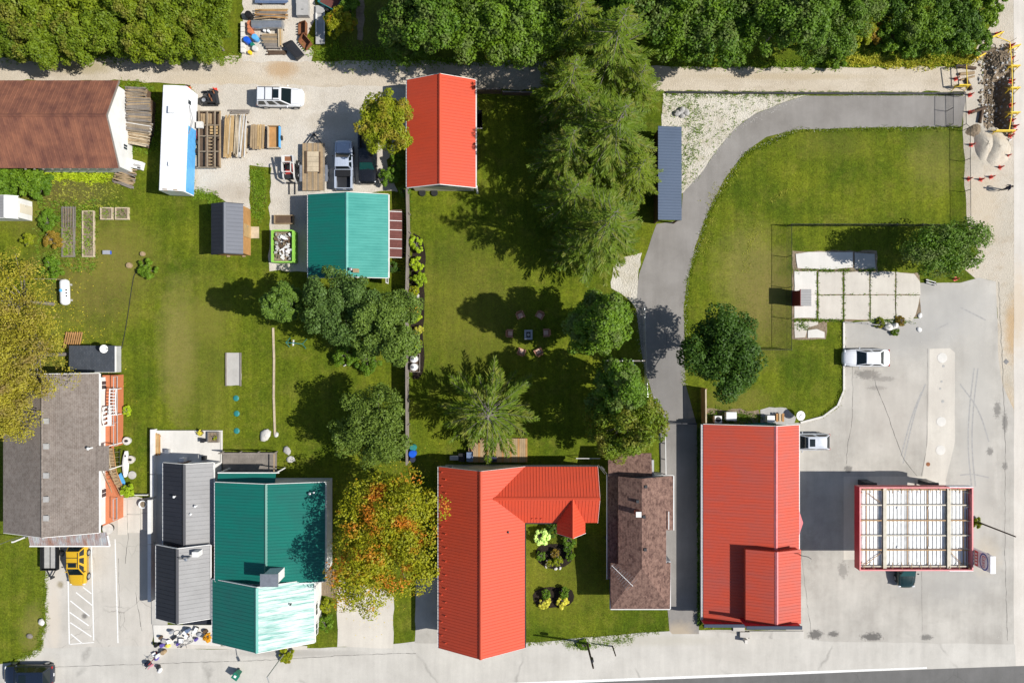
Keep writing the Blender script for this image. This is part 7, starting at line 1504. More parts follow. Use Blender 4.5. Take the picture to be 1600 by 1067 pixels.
MB().box(-.55, .55, -1.1, 1.1, .3, .36).build('floor', 'wood_orange', t)
for (a, b, c, d, m) in ((-.62, -.55, -1.1, 1.1, 'wood_pale'), (.55, .64, -1.15, 1.15, 'blue_paint'), (-.62, .64, -1.17, -1.1, 'wood_pale'), (-.62, .64, 1.1, 1.17, 'wood_tan')): MB().box(a, b, c, d, .3, .75).build('side', m, t)
for s in (-1, 1): wheel(t, 0, s * .0 + s * 1.25, .25, .12) if 0 else MB().lathe((s * .72, 0, .26), [(.2, -.06), (.26, -.04), (.26, .04), (.2, .06)], 12, axis='X').build('wheel', 'rubber', t)
# old engine with wheel
t = thing('scrap_engine', 'dark greasy old engine and axle with a spoked wheel on top', 'scrap engine', W(330, 155))
MB().box(-.1, .75, -.6, .6, .2, .8).build('block', 'dark_steel', t); MB().lathe((-.45, -.35, .5), [(.3, 0), (.42, .06), (.42, .18), (.3, .24)], 16).build('tyre', 'rubber', t); MB().lathe((-.45, -.35, .7), [(.22, 0), (.2, .05), (.04, .06)], 12).build('hub', 'galvanised', t)
for k in range(6): MB().tube((.1 + k * .11, -.5 + (k % 3) * .4, .8), (.15 + k * .1, -.3 + (k % 3) * .4, 1.1), .07).build('cylinder', 'rust_steel' if k % 2 else 'dark_steel', t)
MB().box(-.8, .8, .55, .75, .1, .3).box(-.8, .8, -.8, -.65, .1, .3).build('frame', 'dark_steel', t); MB().tube((.6, .7, .4), (.9, -.7, .5), .22).build('exhaust', 'dark_steel', t)
MB().lathe((-.45, -.35, 0), [(.2, 0), (.2, .5)], 8).build('stand', 'dark_steel', t)
t = thing('folding_steps', 'red and white steps unfolded from the travel trailer', 'steps', W(303, 213))
for k, m in enumerate(('white_metal', 'red_paint', 'white_metal', 'red_paint')): MB().box(-.35, .35, -.6 + k * .3, -.34 + k * .3, .3 if k % 2 else .2, .36 if k % 2 else .26).build('tread', m, t)
for x in (-.3, .3): MB().box(x - .03, x + .03, -.6, .6, 0, .2).build('side_rail', 'red_paint', t)
# ---------------------------------------------------------------- top storage yard
lumber('grey-blue tarpaulined timbers at the top of the storage yard', 398, -3, 450, 5, 4, ['tarp_blue', 'grey_cloth'], .4, 21, layers=2); lumber('long orange and brown planks in the storage yard', 397, 14, 450, 28, 7, ['wood_orange', 'wood_tan', 'wood_new', 'wood_grey'], .4, 22, layers=2, wj=.5)
t = thing('steel_tank', 'long light grey steel tank lying among timbers in the storage yard', 'tank', W(422, 43)); MB().lathe((0, 0, .55), [(.3, -1.7), (.45, -1.6), (.45, 1.5), (.3, 1.6)], 14, axis='X').build('shell', 'galvanised', t, True); MB().box(-1.2, -1.0, -.35, .35, 0, .3).box(1.0, 1.2, -.35, .35, 0, .3).build('saddle', 'wood_dark', t)
lumber('brown plank platform in the storage yard', 408, 53, 436, 68, 9, ['wood_tan', 'wood_deck'], .3, 23, layers=1); lumber('upright pale beams leaning beside the plank platform', 434, 39, 442, 75, 3, ['wood_pale', 'wood_new'], .45, 24, layers=1)
lumber('green-grey painted beam at the foot of the storage yard', 412, 68, 440, 76, 2, ['teal_plastic', 'wood_grey'], .3, 25, layers=1); lumber('dark rails lying along the front of the storage yard', 415, 79, 448, 86, 3, ['wood_dark', 'rust_steel'], .1, 26, layers=1, wj=.5)
def barrel(label, px, py, mat, r=.3, h=.85, name='barrel', cat='barrel', z=0):
    t = thing(name, label, cat, W(px, py) + Vector((0, 0, z))); MB().lathe((0, 0, 0), [(r * .9, 0), (r, .06), (r, h * .45), (r * 1.04, h * .5), (r, h * .55), (r, h - .05), (r * .92, h)], 16).build('shell', mat, t, True); MB().lathe((0, 0, h), [(r * .8, 0), (r * .78, .02), (.02, .02)], 14).build('lid', mat, t); return t
barrel('bright blue barrel next to the white block wall', 389.5, 67, 'blue_plastic', .32); barrel('lighter blue barrel beside the plank platform', 402, 63, 'blue_paint', .3); barrel('black bin at the top of the storage yard wall', 392, 28, 'black_plastic', .35)
for k in range(3): barrel('terracotta chimney pot in the row along the storage yard wall', 393.5 + k * .4, 41 + k * 6, 'terracotta', .28, .7, 'clay_pot', 'clay pot'); 
for o in [o for o in bpy.data.objects if o.name.startswith('clay_pot') and not o.parent]: o['group'] = 'terracotta pots'
t = bthing('block_wall', 'low white block wall along the edge of the storage yard', 'wall', W(380, 62))
for k in range(6): MB().box(X(379), X(384.5), Y(85 - k * 8) , Y(77.6 - k * 8), 0, .5).build('block', 'concrete_white', t)
for k, (x, y) in enumerate(((475, 12), (480, 20))): 
    t = thing('concrete_block', ('large square grey concrete block at the top of the storage yard', 'large square grey concrete block beside the weeds')[k], 'concrete block', W(475 + k * 0.5, 2 + k * 18)); MB().box(-.62, .62, -.6, .6, 0, .7).build('block', 'galvanised' if 0 else 'stone_grey', t); MB().tube((-.12, 0, .7), (.12, 0, .7), .03).build('lifting_eye', 'dark_steel', t)
t = thing('metal_chute', 'long grey metal chute lying on the grass beside the shrubs', 'chute', W(501.5, 41))
MB().box(-.42, .42, -1.95, 1.95, .1, .18).build('bed', 'stone_grey', t)
for s in (-1, 1): MB().box(s * .42 - .05, s * .42 + .05, -1.1, 1.2, .18, .34).build('rail', 'siding_white', t)
for (a, b) in ((-2.0, -1.1), (1.2, 2.0)): MB().box(-.46, .46, a, b, .19, .3).build('end_plate', 'stone_grey', t)
MB().box(-.4, .4, -1.6, -1.4, 0, .1).box(-.4, .4, 1.4, 1.6, 0, .1).build('skid', 'wood_dark', t)
t = thing('loader_bucket', 'dark grey steel loader bucket tipped on the gravel', 'loader bucket', W(461, 80), -50)
MB().extr([(-.5, .05), (.5, .05), (.5, .12), (-.3, .14), (-.44, .7), (-.5, .7)], 'X', -.95, .95).build('shell', 'dark_steel', t)
for s in (-1, 1): MB().extr([(-.5, .04), (.5, .04), (.35, .3), (-.44, .72)], 'X', s * .97 - .03, s * .97 + .03).build('side_plate', 'dark_steel', t)
for (x, y, l, a) in ((474, 47, 'rusty toothed excavator bucket beside the weeds', 90), (478, 68, 'orange rusty bucket behind the grey loader bucket', 130)):
    t = thing('rusty_bucket', l, 'excavator bucket', W(x, y), a); MB().extr([(-.45, .05), (.5, .05), (.5, .12), (-.3, .14), (-.4, .75), (-.46, .75)], 'X', -.6, .6).build('shell', 'rust_steel', t)
    for s in (-1, 1): MB().extr([(-.45, .04), (.5, .04), (.35, .35), (-.4, .77)], 'X', s * .62 - .03, s * .62 + .03).build('side_plate', 'rust_steel', t)
    for k in range(5): MB().box(-.55 + k * .26, -.45 + k * .26, .5, .72, .05, .1).build('tooth', 'dark_steel', t)
t = thing('teal_trailer', 'brown-floored trailer with teal rim at the top edge of the shrubs', 'trailer', W(523, -2), -28)
MB().box(-1.0, 1.0, -1.3, 1.3, .4, .46).build('floor', 'wood_red', t)
for (a, b, c, d) in ((-1.06, -1, -1.36, 1.36), (1, 1.06, -1.36, 1.36), (-1, 1, -1.36, -1.3), (-1, 1, 1.3, 1.36)): MB().box(a, b, c, d, .4, .8).build('side', 'teal_plastic', t)
for s in (-1, 1): wheel(t, .0, s * 1.5, .28, .16)
for k, (x, y, r, m, l) in enumerate(((400, 78, .3, 'stone_pale', 'pale bucket by the storage yard front'), (396, 72, .22, 'green_plastic', 'small green bucket behind the blue barrels'), (392, 84, .2, 'yellow_paint', 'yellow bucket at the storage yard corner'), (415, 50, .16, 'white_plastic', 'white jug under the steel tank'), (421, 51, .15, 'white_plastic', 'white jug beside its twin under the steel tank'))): barrel(l, x, y, m, r, .4, 'bucket', 'bucket')
# bench against the hedge
t = bthing('hedge_bench', 'grey wooden bench half hidden by the dense tree row', 'bench', W(232, 79))
for k in range(3): MB().box(X(213), X(248), Y(80) + k * .16, Y(80) + k * .16 + .13, .42, .46).build('seat_slat', 'wood_grey', t)
for px in (216, 245): MB().box(X(px) - .05, X(px) + .05, Y(80), Y(80) + .45, 0, .42).build('leg', 'wood_grey', t)
# ---------------------------------------------------------------- stones
def rock(label, px, py, r, mat='stone_pale', seed=1, h=.5, name='boulder', cat='boulder', group=None):
    random.seed(seed); c = W(px, py); o = MB().ell((c.x, c.y, r * h * .55), (r, r * .75, r * h), 9, 6, 0, .14).build(name, mat, smooth=True); o.rotation_euler = (0, 0, seed); return tag(o, label, cat, group)
for k, (x, y, r) in enumerate(((1058, 178, .42), (1064, 174, .45), (1072, 176, .4), (1066, 182, .32))): rock('grey boulder in the small heap on the crushed stone', x, y, r, 'stone_grey', k, .6, group='boulder heap')
for k, (x, y, r, l) in enumerate(((415, 680, .75, 'flat pale rock at the end of the board edging'), (449, 704, .5, 'brown rock beside the weathered deck'), (455, 717, .45, 'smaller brown rock below its neighbour by the deck'), (432, 679, .3, 'square pale stone on the board edging'))): rock(l, x, y, r, 'stone_pale' if k != 1 else 'stone_grey', 20 + k, .35)
rock('pale boulder at the edge of the parking bay', 66, 971, .4, 'stone_pale', 30, .6); rock('yellowish stone by the grass edge of the parking bay', 47, 993, .35, 'wood_grey', 31, .4)
for k, (x, y, r) in enumerate(((853, 885, .16), (868, 888, .2), (875, 887, .18))): rock('small white stone on the rim of the mulch bed', x, y, r, 'stone_pale', 40 + k, .6, 'edging_stone', 'stone', 'white stones on the mulch bed rim')
rock('grey rock in the lower part of the fence bed', 652, 463, .3, 'stone_grey', 45, .6)
# ---------------------------------------------------------------- around the shingled house
t = thing('garden_bench', 'white arched garden bench standing on the terracotta deck', 'bench', at(169, 650, zd + .5) + Vector((0, 0, zd)), 0)
MB().box(-.1, .35, -1.0, 1.0, .4, .44).build('seat', 'trim_white', t)
for k in range(5): MB().box(-.14, -.1, -1.0 + k * .46, -.84 + k * .46, .44, 1.0).build('back_slat', 'trim_white', t)
MB().path([(-.12 + .5 * math.sin(math.pi * k / 8) * 0, -1 + k * .25, 1.0 + .25 * math.sin(math.pi * k / 8)) for k in range(9)], .045).build('back_arch', 'trim_white', t)
for s in (-.95, .95): MB().box(-.1, .35, s - .04, s + .04, 0, .4).build('leg', 'trim_white', t)
t = thing('pergola_arch', 'white curved slatted arbour frame beside the bench', 'arbour', at(169, 628, zd + 1) + Vector((0, 0, zd)), 0)
for k in range(9): a = -1.3 + k * .32; MB().bar((.1, a, .9 + .12 * math.cos(a)), (.75, a, .87 + .12 * math.cos(a)), .1, .04).build('slat', 'trim_white', t)
for x in (.12, .75):
    MB().path([(x, -1.35 + k * .3, .89 + .12 * math.cos(-1.35 + k * .3)) for k in range(10)], .06).build('side_rail', 'trim_white', t)
    for y in (-1.3, 1.3): MB().tube((x, y, 0), (x, y, .9), .04).build('post', 'trim_white', t)
t = thing('kayak', 'white kayak lying beside the wooden stair', 'kayak', at(195.5, 725, .4), 88)
m = MB(); pr = []; n = 12; vs = []; fs = []
for i in range(n + 1):
    u = i / n; x = -1.35 + 2.7 * u; w_ = max(.03, .34 * math.sin(math.pi * min(1, max(0, u * .94 + .03))) ** .55); z_ = .34
    vs += [(x, -w_, z_ + .02), (x, -w_ * .6, z_ + .1), (x, w_ * .6, z_ + .1), (x, w_, z_ + .02), (x, w_ * .7, .06), (x, -w_ * .7, .06)]
fs = [(i * 6 + j, i * 6 + (j + 1) % 6, (i + 1) * 6 + (j + 1) % 6, (i + 1) * 6 + j) for i in range(n) for j in range(6)] + [tuple(range(6)), tuple(range(n * 6 + 5, n * 6 - 1, -1))]
m.add(vs, [f[::-1] for f in fs]).build('hull', 'white_plastic', t, True); MB().ell((.85, 0, .44), (.12, .1, .02), 8, 4).build('hatch', 'dark_steel', t)
for k, (x, y, m1, l) in enumerate(((201, 688, 'stone_pale', 'round stone planter nearest the deck rail'), (207, 717, 'concrete_tan', 'round stone planter with dark ornament beside the kayak'), (208, 741.5, 'concrete', 'flat round stone beside the yellow bush'))):
    t = thing('stone_planter', l, 'planter', W(x, y)); MB().lathe((0, 0, 0), [(.34, 0), (.42, .12 + .2 * (k < 2)), (.42, .2 + .2 * (k < 2)), (.3, .22 + .2 * (k < 2))], 16).build('bowl', m1, t, True)
    if k < 2: MB().ell((0, 0, .42), (.2, .14, .12), 8, 5, 0, .2).build('ornament', 'black_plastic', t)
t = thing('bicycle_rack', 'cluttered metal rack between stair and kayak', 'rack', W(186, 715))
for k in range(6): MB().bar((-.35, -.7 + k * .26, .4), (.3, -.6 + k * .26, .45), .05).build('bar', 'galvanised' if k % 2 else 'dark_steel', t)
for s in (-.3, .25): MB().bar((s, -.8, .3), (s, .9, .3), .05).build('rail', 'dark_steel', t); MB().bar((s, -.8, 0), (s, -.8, .3), .05).bar((s, .9, 0), (s, .9, .3), .05).build('leg', 'dark_steel', t)
o = MB().prism([W(184, 744), W(191, 738), W(197, 752), W(196, 766), W(188, 752)], .15, .3).build('blue_tarp', 'blue_paint'); tag(o, 'crumpled light blue tarp at the foot of the stair', 'tarp')
t = thing('wash_tub', 'dark oval tub with pale rim standing by the awning corner', 'tub', W(173, 824)); MB().lathe((0, 0, 0), [(.4, 0), (.52, .5), (.46, .5), (.36, .2), (.02, .18)], 18).build('tub', 'black_plastic', t, True); MB().lathe((0, 0, .49), [(.56, 0), (.56, .05), (.5, .05)], 18).build('rim', 'stone_pale', t)
t = thing('oval_planter', 'white oval planter with dark soil against the patio wall', 'planter', W(227, 786)); MB().lathe((0, 0, 0), [(.3, 0), (.42, .55), (.36, .55), (.3, .45), (.02, .44)], 18).build('pot', 'white_plastic', t, True); MB().lathe((0, 0, .46), [(.33, 0), (.02, .02)], 12).build('soil', 'dirt', t)
o = MB().box(X(186), X(234), Y(772.5), Y(771), 0, .5).build('low_wall', 'concrete_white'); tag(o, 'thin white garden wall between lawn and broken paving', 'wall')
# ---------------------------------------------------------------- on the white patio
zp = .14
t = thing('square_planter', 'square dark planter with a green plant on the white patio', 'planter', W(336, 682) + Vector((0, 0, zp))); 
for (a, b, c, d) in ((-.55, .55, -.55, -.47), (-.55, .55, .47, .55), (-.55, -.47, -.47, .47), (.47, .55, -.47, .47)): MB().box(a, b, c, d, 0, .4).build('side_board', 'wood_grey', t)
MB().box(-.47, .47, -.47, .47, 0, .3).build('soil', 'dirt', t); bush('leafy plant in the square patio planter', 336, 684, .32, .75, 'leaf_yellowgreen', 300, 'potted_plant', 'plant', None, 14, 40, .08)
t = thing('round_pot', 'round pot of yellow flowers on the white patio', 'pot', W(316, 675.5) + Vector((0, 0, zp))); MB().lathe((0, 0, 0), [(.22, 0), (.3, .35), (.24, .35), (.02, .3)], 14).build('pot', 'wood_dark', t, True); np_mesh('flowers', *(lambda r: leaf_quads(r.normal(size=(120, 3)) * [.13, .13, .06] + [0, 0, .42], r.normal(size=(120, 3)) + [0, 0, 1.5], .06, r))(np.random.default_rng(3)), 'petal_yellow', t)
lumber('stack of fresh pale boards leaning on the patio wall', 240, 676, 250, 712, 5, ['wood_new', 'wood_orange'], .2, 31, layers=2)
for (x, y, m1, l) in ((320, 687, 'dark_steel', 'small dark stool on the white patio'), (322, 714, 'black_plastic', 'black box grill by the grey-roofed house'), (265, 704, 'galvanised', 'small metal stand on the white patio')): simplebox('patio_item', l, x, y, (.35, .35, .45), zp, m1, 'stool')
# ---------------------------------------------------------------- yard sale heap in front of the grey-roofed house
rs2 = random.Random(12)
def bicycle(label, px, py, rz, mat):
    t = thing('bicycle', label, 'bicycle', W(px, py) + Vector((0, 0, .135)), rz)
    for x in (-.52, .52):
        m = MB(); n = 16
        for k in range(n): a, b = 2 * math.pi * k / n, 2 * math.pi * (k + 1) / n; m.tube((x + .32 * math.cos(a), .02, .34 + .32 * math.sin(a)), (x + .32 * math.cos(b), .02, .34 + .32 * math.sin(b)), .022, n=5, cap=False)
        w_ = m.build('wheel', 'rubber', t); MB().tube((x - .3, .02, .34), (x + .3, .02, .34), .006, n=4).tube((x, .02, .04), (x, .02, .64), .006, n=4).build('spokes', 'galvanised', w_)
    MB().path([(-.52, .02, .34), (-.1, .02, .32), (.38, .02, .75), (-.18, .02, .72), (-.52, .02, .34)], .022).path([(-.18, .02, .72), (-.1, .02, .32)], .022).path([(.52, .02, .34), (.38, .02, .75), (.36, .02, .9)], .022).build('frame', mat, t)
    MB().tube((.36, -.26, .92), (.36, .28, .92), .018).build('handlebar', 'dark_steel', t); MB().ell((-.2, .02, .84), (.13, .07, .035), 8, 5).build('saddle', 'black_plastic', t); return t
bicycle('bicycle with grey frame leaning among the yard sale goods', 293, 1003, 20, 'grey_cloth'); bicycle('bicycle with dark red frame at the street end of the sale goods', 240, 1031, 50, 'red_paint')
ITEMS = [(271, 984, 'barrel', 'grey_cloth', 'round grey tub on the shop step'), (274, 994, 'box', 'dark_steel', 'dark crate beside the round grey tub'), (283, 988, 'hoop', 'galvanised', 'upright pale hoop ornament on the shop step'), (286, 998, 'box', 'stone_grey', 'low grey crate between the bicycles'), (254, 993, 'barrel', 'wood_dark', 'dark wooden keg at the wall corner'), (259, 999, 'box', 'purple_cloth', 'purple box of goods near the wall corner'), (247, 1005, 'barrel', 'black_plastic', 'black pot of the sale heap corner'), (256, 1005, 'barrel', 'purple_cloth', 'purple pot with white rim'), (264, 1007, 'cushion', 'yellow_cloth', 'bright yellow cushion lying on the step'), (258, 1016, 'barrel', 'wood_tan', 'tan basket at the step edge'), (250, 1021, 'box', 'white_plastic', 'white crate on the apron'), (243, 1020, 'box', 'red_paint', 'dark red crate on the apron'), (246, 1027, 'cushion', 'purple_cloth', 'blue-violet cloth bundle on the apron'), (233, 1034, 'barrel', 'jacket_navy', 'navy pot at the end of the sale goods'), (238, 1038, 'hoop', 'pink_cloth', 'pink hoop ornament at the end of the sale goods'), (249, 1040, 'barrel', 'dark_steel', 'dark round stand on the apron'), (251, 1046, 'cushion', 'white_plastic', 'white bundle lying last on the apron'), (293, 984, 'box', 'green_plastic', 'green crate under the porch roof'), (297, 981, 'barrel', 'tarp_blue', 'blue pot under the porch roof'), (303, 986, 'hoop', 'white_plastic', 'white ring ornament under the porch roof'), (309, 981, 'box', 'black_plastic', 'black box under the porch roof'), (313, 989, 'cushion', 'grey_cloth', 'grey folded cover beside the orange flowers'), (294, 991, 'box', 'brown_plastic', 'brown tray on the shop step'), (309, 996, 'barrel', 'purple_cloth', 'violet pot near the orange flowers'), (323, 984, 'barrel', 'wood_dark', 'dark tub behind the orange flowers'), (266, 1000, 'box', 'stone_pale', 'pale box on the step'), (281, 1003, 'barrel', 'purple_cloth', 'lilac jar beside the bicycle'), (300, 995, 'box', 'stone_pale', 'pale tray beside the bicycle')]
for k, (x, y, ty, m1, l) in enumerate(ITEMS):
    z = .135 if y < 1004 and x < 345 and x > 241 else .015
    if y >= 1002 and x > 261: z = .1
    if ty == 'barrel': barrel(l, x, y, m1, rs2.uniform(.14, .24), rs2.uniform(.35, .6), 'sale_pot', 'pot', z)
    elif ty == 'box': simplebox('sale_crate', l, x, y, (rs2.uniform(.3, .55), rs2.uniform(.2, .4), rs2.uniform(.2, .5)), z, m1, 'crate', rs2.uniform(0, 90), rs2.choice(('stone_grey', m1, 'white_plastic')))
    elif ty == 'cushion':
        t = thing('sale_bundle', l, 'bundle', W(x, y) + Vector((0, 0, z)), rs2.uniform(0, 90)); MB().ell((0, 0, .12), (.3, .2, .12), 10, 6, 0, .15).build('bundle', m1, t, True)
    else:
        t = thing('ring_ornament', l, 'ornament', W(x, y) + Vector((0, 0, z)), rs2.uniform(0, 90)); m = MB()
        for q in range(14): a, b = 2 * math.pi * q / 14, 2 * math.pi * (q + 1) / 14; m.tube((.3 * math.cos(a), 0, .42 + .3 * math.sin(a)), (.3 * math.cos(b), 0, .42 + .3 * math.sin(b)), .035, n=5)
        m.build('ring', m1, t); MB().box(-.12, .12, -.12, .12, 0, .1).build('foot', m1, t)
bush('orange flowering plant at the corner of the teal-roofed house', 325, 995, .5, .9, 'petal_orange', 310, 'flower_clump', 'plant', None, 20, 50, .1)
# wheelie bin on the apron
t = thing('waste_bin', 'dark green wheeled waste bin standing alone on the apron', 'waste bin', W(374, 1049), -35)
MB().add([(-.24, -.26, .08), (.24, -.26, .08), (.24, .26, .08), (-.24, .26, .08), (-.3, -.3, 1.0), (.3, -.3, 1.0), (.3, .3, 1.0), (-.3, .3, 1.0)], [(0, 3, 2, 1), (4, 5, 6, 7), (0, 1, 5, 4), (1, 2, 6, 5), (2, 3, 7, 6), (3, 0, 4, 7)]).build('body', 'green_plastic', t); MB().box(-.33, .36, -.33, .33, 1.0, 1.06).build('lid', 'green_plastic', t); MB().box(-.15, .1, -.12, .12, 1.06, 1.07).build('label_patch', 'white_plastic', t)
for s in (-1, 1): MB().lathe((-.22, s * .3, .1), [(.1, -.03), (.1, .03)], 10, axis='Y').build('wheel', 'rubber', t)
# ---------------------------------------------------------------- back yard of the red roofed house
t = bthing('rear_deck', 'tan plank deck under the star-shaped conifer', 'deck', W(790, 705))
n = 30
for k in range(n): a = X(732) + (X(824) - X(732)) * k / n; b = X(732) + (X(824) - X(732)) * (k + 1) / n; MB().box(a + .006, b - .006, Y(721), Y(684), .3, .34).build('plank', 'wood_orange' if k % 4 == 1 else 'wood_tan', t)
MB().box(X(733), X(823), Y(720), Y(685), 0, .29).build('deck_frame', 'wood_dark', t)
barrel('bright blue rain barrel against the board fence', 646, 707, 'blue_plastic', .38, .95); barrel('teal topped tub above the blue rain barrel', 646.5, 698, 'teal_plastic', .35, .7); barrel('dark blue bin below the rain barrel', 646, 716, 'jacket_navy', .3, .8)
for (x, y, d, m1, l) in ((711, 714, (.95, .4, .5), 'galvanised', 'grey storage chest on the shaded back lawn'), (735, 711, (.6, .9, .7), 'tarp_blue', 'navy covered grill at the deck edge'), (770, 715, (.8, .5, .5), 'jacket_navy', 'dark cushion box on the tan deck'), (722, 713, (.6, .8, .6), 'black_plastic', 'black covered chair beside the tan deck')): simplebox('garden_box', l, x, y, d, .34 if 733 < x < 823 else 0, m1, 'box')
t = thing('rotary_dryer', 'white folded rack in the gap beside the red wing', 'rack', W(940, 729)); MB().bar((-.5, .4, 1.0), (.4, -.5, 1.1), .06).bar((-.4, .2, 1.0), (.2, -.55, 1.1), .05).bar((0, 0, 0), (0, 0, 1.05), .06).build('frame', 'trim_white', t); MB().obox((0, .05, 1.1), (.5, .12, .06), -45).build('shelf', 'trim_white', t)
t = thing('meter_box', 'white wall unit on the west side of the brown bungalow', 'air conditioner', W(950, 839)); MB().box(-.25, .2, -.4, .4, .5, 1.3).build('casing', 'white_metal', t); MB().box(-.3, .25, -.1, .1, 0, .5).build('bracket', 'dark_steel', t)
t = bthing('yard_windbreak', 'white rail along the shaded wall behind the red wing', 'rail', W(920, 716)); MB().bar(W(900, 716, 1.0), W(938, 716, 1.0), .06).build('top_rail', 'trim_white', t)
for px in (901, 920, 937): MB().bar(W(px, 716, 0), W(px, 716, 1), .05).build('post', 'trim_white', t)
for (x, y, l) in ((660, 302, 'black tyre leaning below the red garage'), (679, 302, 'second tyre lying below the red garage')):
    t = thing('old_tyre', l, 'tyre', W(x, y)); MB().lathe((0, 0, 0), [(.2, .02), (.34, 0), (.36, .1), (.34, .2), (.2, .19)], 16).build('tyre', 'rubber', t, True); MB().lathe((0, 0, .03), [(.19, 0), (.18, .1), (.03, .1)], 12).build('rim', 'galvanised', t)
t = thing('garden_cart', 'black plastic dump cart parked against the red garage wall', 'cart', W(748, 190), 90); MB().add([(-.7, -.3, .3), (.7, -.3, .3), (.7, .3, .3), (-.7, .3, .3), (-.95, -.38, .75), (.95, -.38, .75), (.95, .38, .75), (-.95, .38, .75)], [(0, 3, 2, 1), (0, 1, 5, 4), (1, 2, 6, 5), (2, 3, 7, 6), (3, 0, 4, 7), (0, 1, 2, 3)]).build('tub', 'black_plastic', t); MB().bar((-.96, -.4, .76), (-.96, .4, .76), .05).build('rim_bar', 'stone_pale', t)
for s in (-1, 1): MB().lathe((-.4, s * .36, .2), [(.2, -.05), (.2, .05)], 12, axis='Y').build('wheel', 'rubber', t); 
MB().bar((.7, 0, .35), (1.3, 0, .8), .05).bar((.6, 0, 0), (.6, 0, .3), .06).build('handle', 'dark_steel', t)
t = thing('bird_bath', 'yellow round bird bath on a pale post under the spruces', 'bird bath', W(848, 192)); MB().tube((0, 0, 0), (0, 0, 1.0), .08, .06).build('post', 'stone_pale', t); MB().lathe((0, 0, 1.0), [(.1, 0), (.42, .14), (.42, .18), (.3, .12), (.02, .08)], 18).build('bowl', 'wood_new', t, True)
t = thing('swing_set', 'teal lawn glider frame on the shaded grass', 'swing', W(465, 536), -5)
for s in (-.8, .9):
    MB().bar((s, -.5, 0), (s, 0, 1.3), .05).bar((s, .5, 0), (s, 0, 1.3), .05).build('leg', 'teal_plastic', t)
MB().bar((-.8, 0, 1.3), (.9, 0, 1.3), .06).build('top_bar', 'teal_plastic', t); MB().box(-.35, -.2, -.3, .3, .5, .55).build('seat', 'trim_white', t); MB().bar((-.28, -.25, .5), (-.28, 0, 1.3), .02).bar((-.28, .25, .5), (-.28, 0, 1.3), .02).build('hanger', 'dark_steel', t)
for (x, y, l) in ((370, 646, 'teal round lid in the grass nearer the house'), (370, 673, 'teal round lid in the grass beside the patio'), (369, 622, 'faint teal round lid farthest into the lawn')): o = MB().lathe(W(x, y), [(.3, 0), (.3, .05), (.2, .1), (.02, .11)], 16).build('septic_lid', 'teal_plastic'); tag(o, l, 'lid')
o = MB().bar(W(537, 572, .06), W(546, 567, .06), .08, .05).build('dropped_board', 'trim_white'); tag(o, 'short white board dropped on the shaded grass', 'board')
t = thing('planter_trough', 'brown wooden trough on gravel above the dumpster', 'trough', W(445, 344)); MB().box(-.95, .95, -.4, .4, 0, .12).build('base', 'wood_dark', t)
for (a, b, c, d) in ((-1, 1, -.46, -.4), (-1, 1, .4, .46), (-1, -.95, -.4, .4), (.95, 1, -.4, .4)): MB().box(a, b, c, d, 0, .4).build('side_board', 'wood_tan', t)
# ---------------------------------------------------------------- behind the store
t = thing('air_conditioner', 'round-fanned heat pump behind the red store', 'air conditioner', W(1119, 654)); MB().box(-.36, .36, -.36, .36, 0, .75).build('casing', 'white_metal', t); MB().lathe((0, 0, .75), [(.28, 0), (.28, .03), (.05, .04)], 16).build('fan_grille', 'black_plastic', t)
simplebox('chest_freezer', 'white chest unit beside the round-fanned heat pump', 1139, 649, (1.0, .8, .8), 0, 'white_metal', 'chest'); simplebox('ice_box', 'white box beside the bench behind the store', 1200, 653, (.7, .6, .8), 0, 'white_plastic', 'box')
t = bthing('picnic_bench', 'worn orange slatted bench on pavers behind the store', 'bench', W(1216, 650))
for k in range(3): MB().box(X(1210 + k * 4.6), X(1210 + k * 4.6) + .22, Y(658), Y(645), .44, .48).build('slat', 'wood_orange' if k != 1 else 'wood_pale', t)
for py in (647, 656): MB().box(X(1210), X(1222), Y(py) - .05, Y(py) + .05, .3, .43).build('crossbar', 'wood_dark', t)
for px in (1211, 1221): MB().box(X(px) - .05, X(px) + .05, Y(656), Y(647), 0, .3).build('leg', 'wood_dark', t)
t = thing('satellite_dish', 'round white dish standing on the lawn behind the store', 'satellite dish', W(1245, 648)); MB().tube((0, 0, 0), (0, 0, .7), .04).build('mast', 'galvanised', t); m = MB().lathe((0, 0, 0), [(.02, 0), (.25, .04), (.42, .12), (.5, .2)], 20); dm = Matrix.Rotation(R(12), 3, 'Y'); m.v = [tuple(dm @ Vector(v) + Vector((0, 0, .7))) for v in m.v]; m.build('dish', 'siding_white', t, True); MB().obox((.1, -.05, .95), (.4, .25, .05), 40).build('feed', 'white_plastic', t)
o = MB().bar(W(1165, 663.5, .5), W(1210, 661, .5), .08, .9).build('gutter_length', 'teal_plastic'); tag(o, 'length of pale teal gutter leaning behind the store', 'gutter')
t = bthing('driveway_barrier', 'black bar gate closed across the driveway beside the red store', 'gate', W(1055, 661)); MB().bar(W(1020, 661, .9), W(1089, 662, .9), .1, .1).build('top_bar', 'dark_steel', t); MB().bar(W(1020, 661, .45), W(1089, 662, .45), .06, .06).build('lower_bar', 'dark_steel', t)
for px in (1020, 1042, 1066, 1089): MB().bar(W(px, 661.5, 0), W(px, 661.5, 1), .09).build('post', 'dark_steel', t)
t = bthing('white_rail', 'low white rail along the driveway edge above the brown bungalow', 'rail', W(1040, 705)); MB().bar(W(1039.5, 668, .5), W(1040.5, 742, .5), .07, .12).build('rail', 'trim_white', t)
for py in (669, 693, 718, 741): MB().bar(W(1040, py, 0), W(1040, py, .45), .07).build('post', 'trim_white', t)
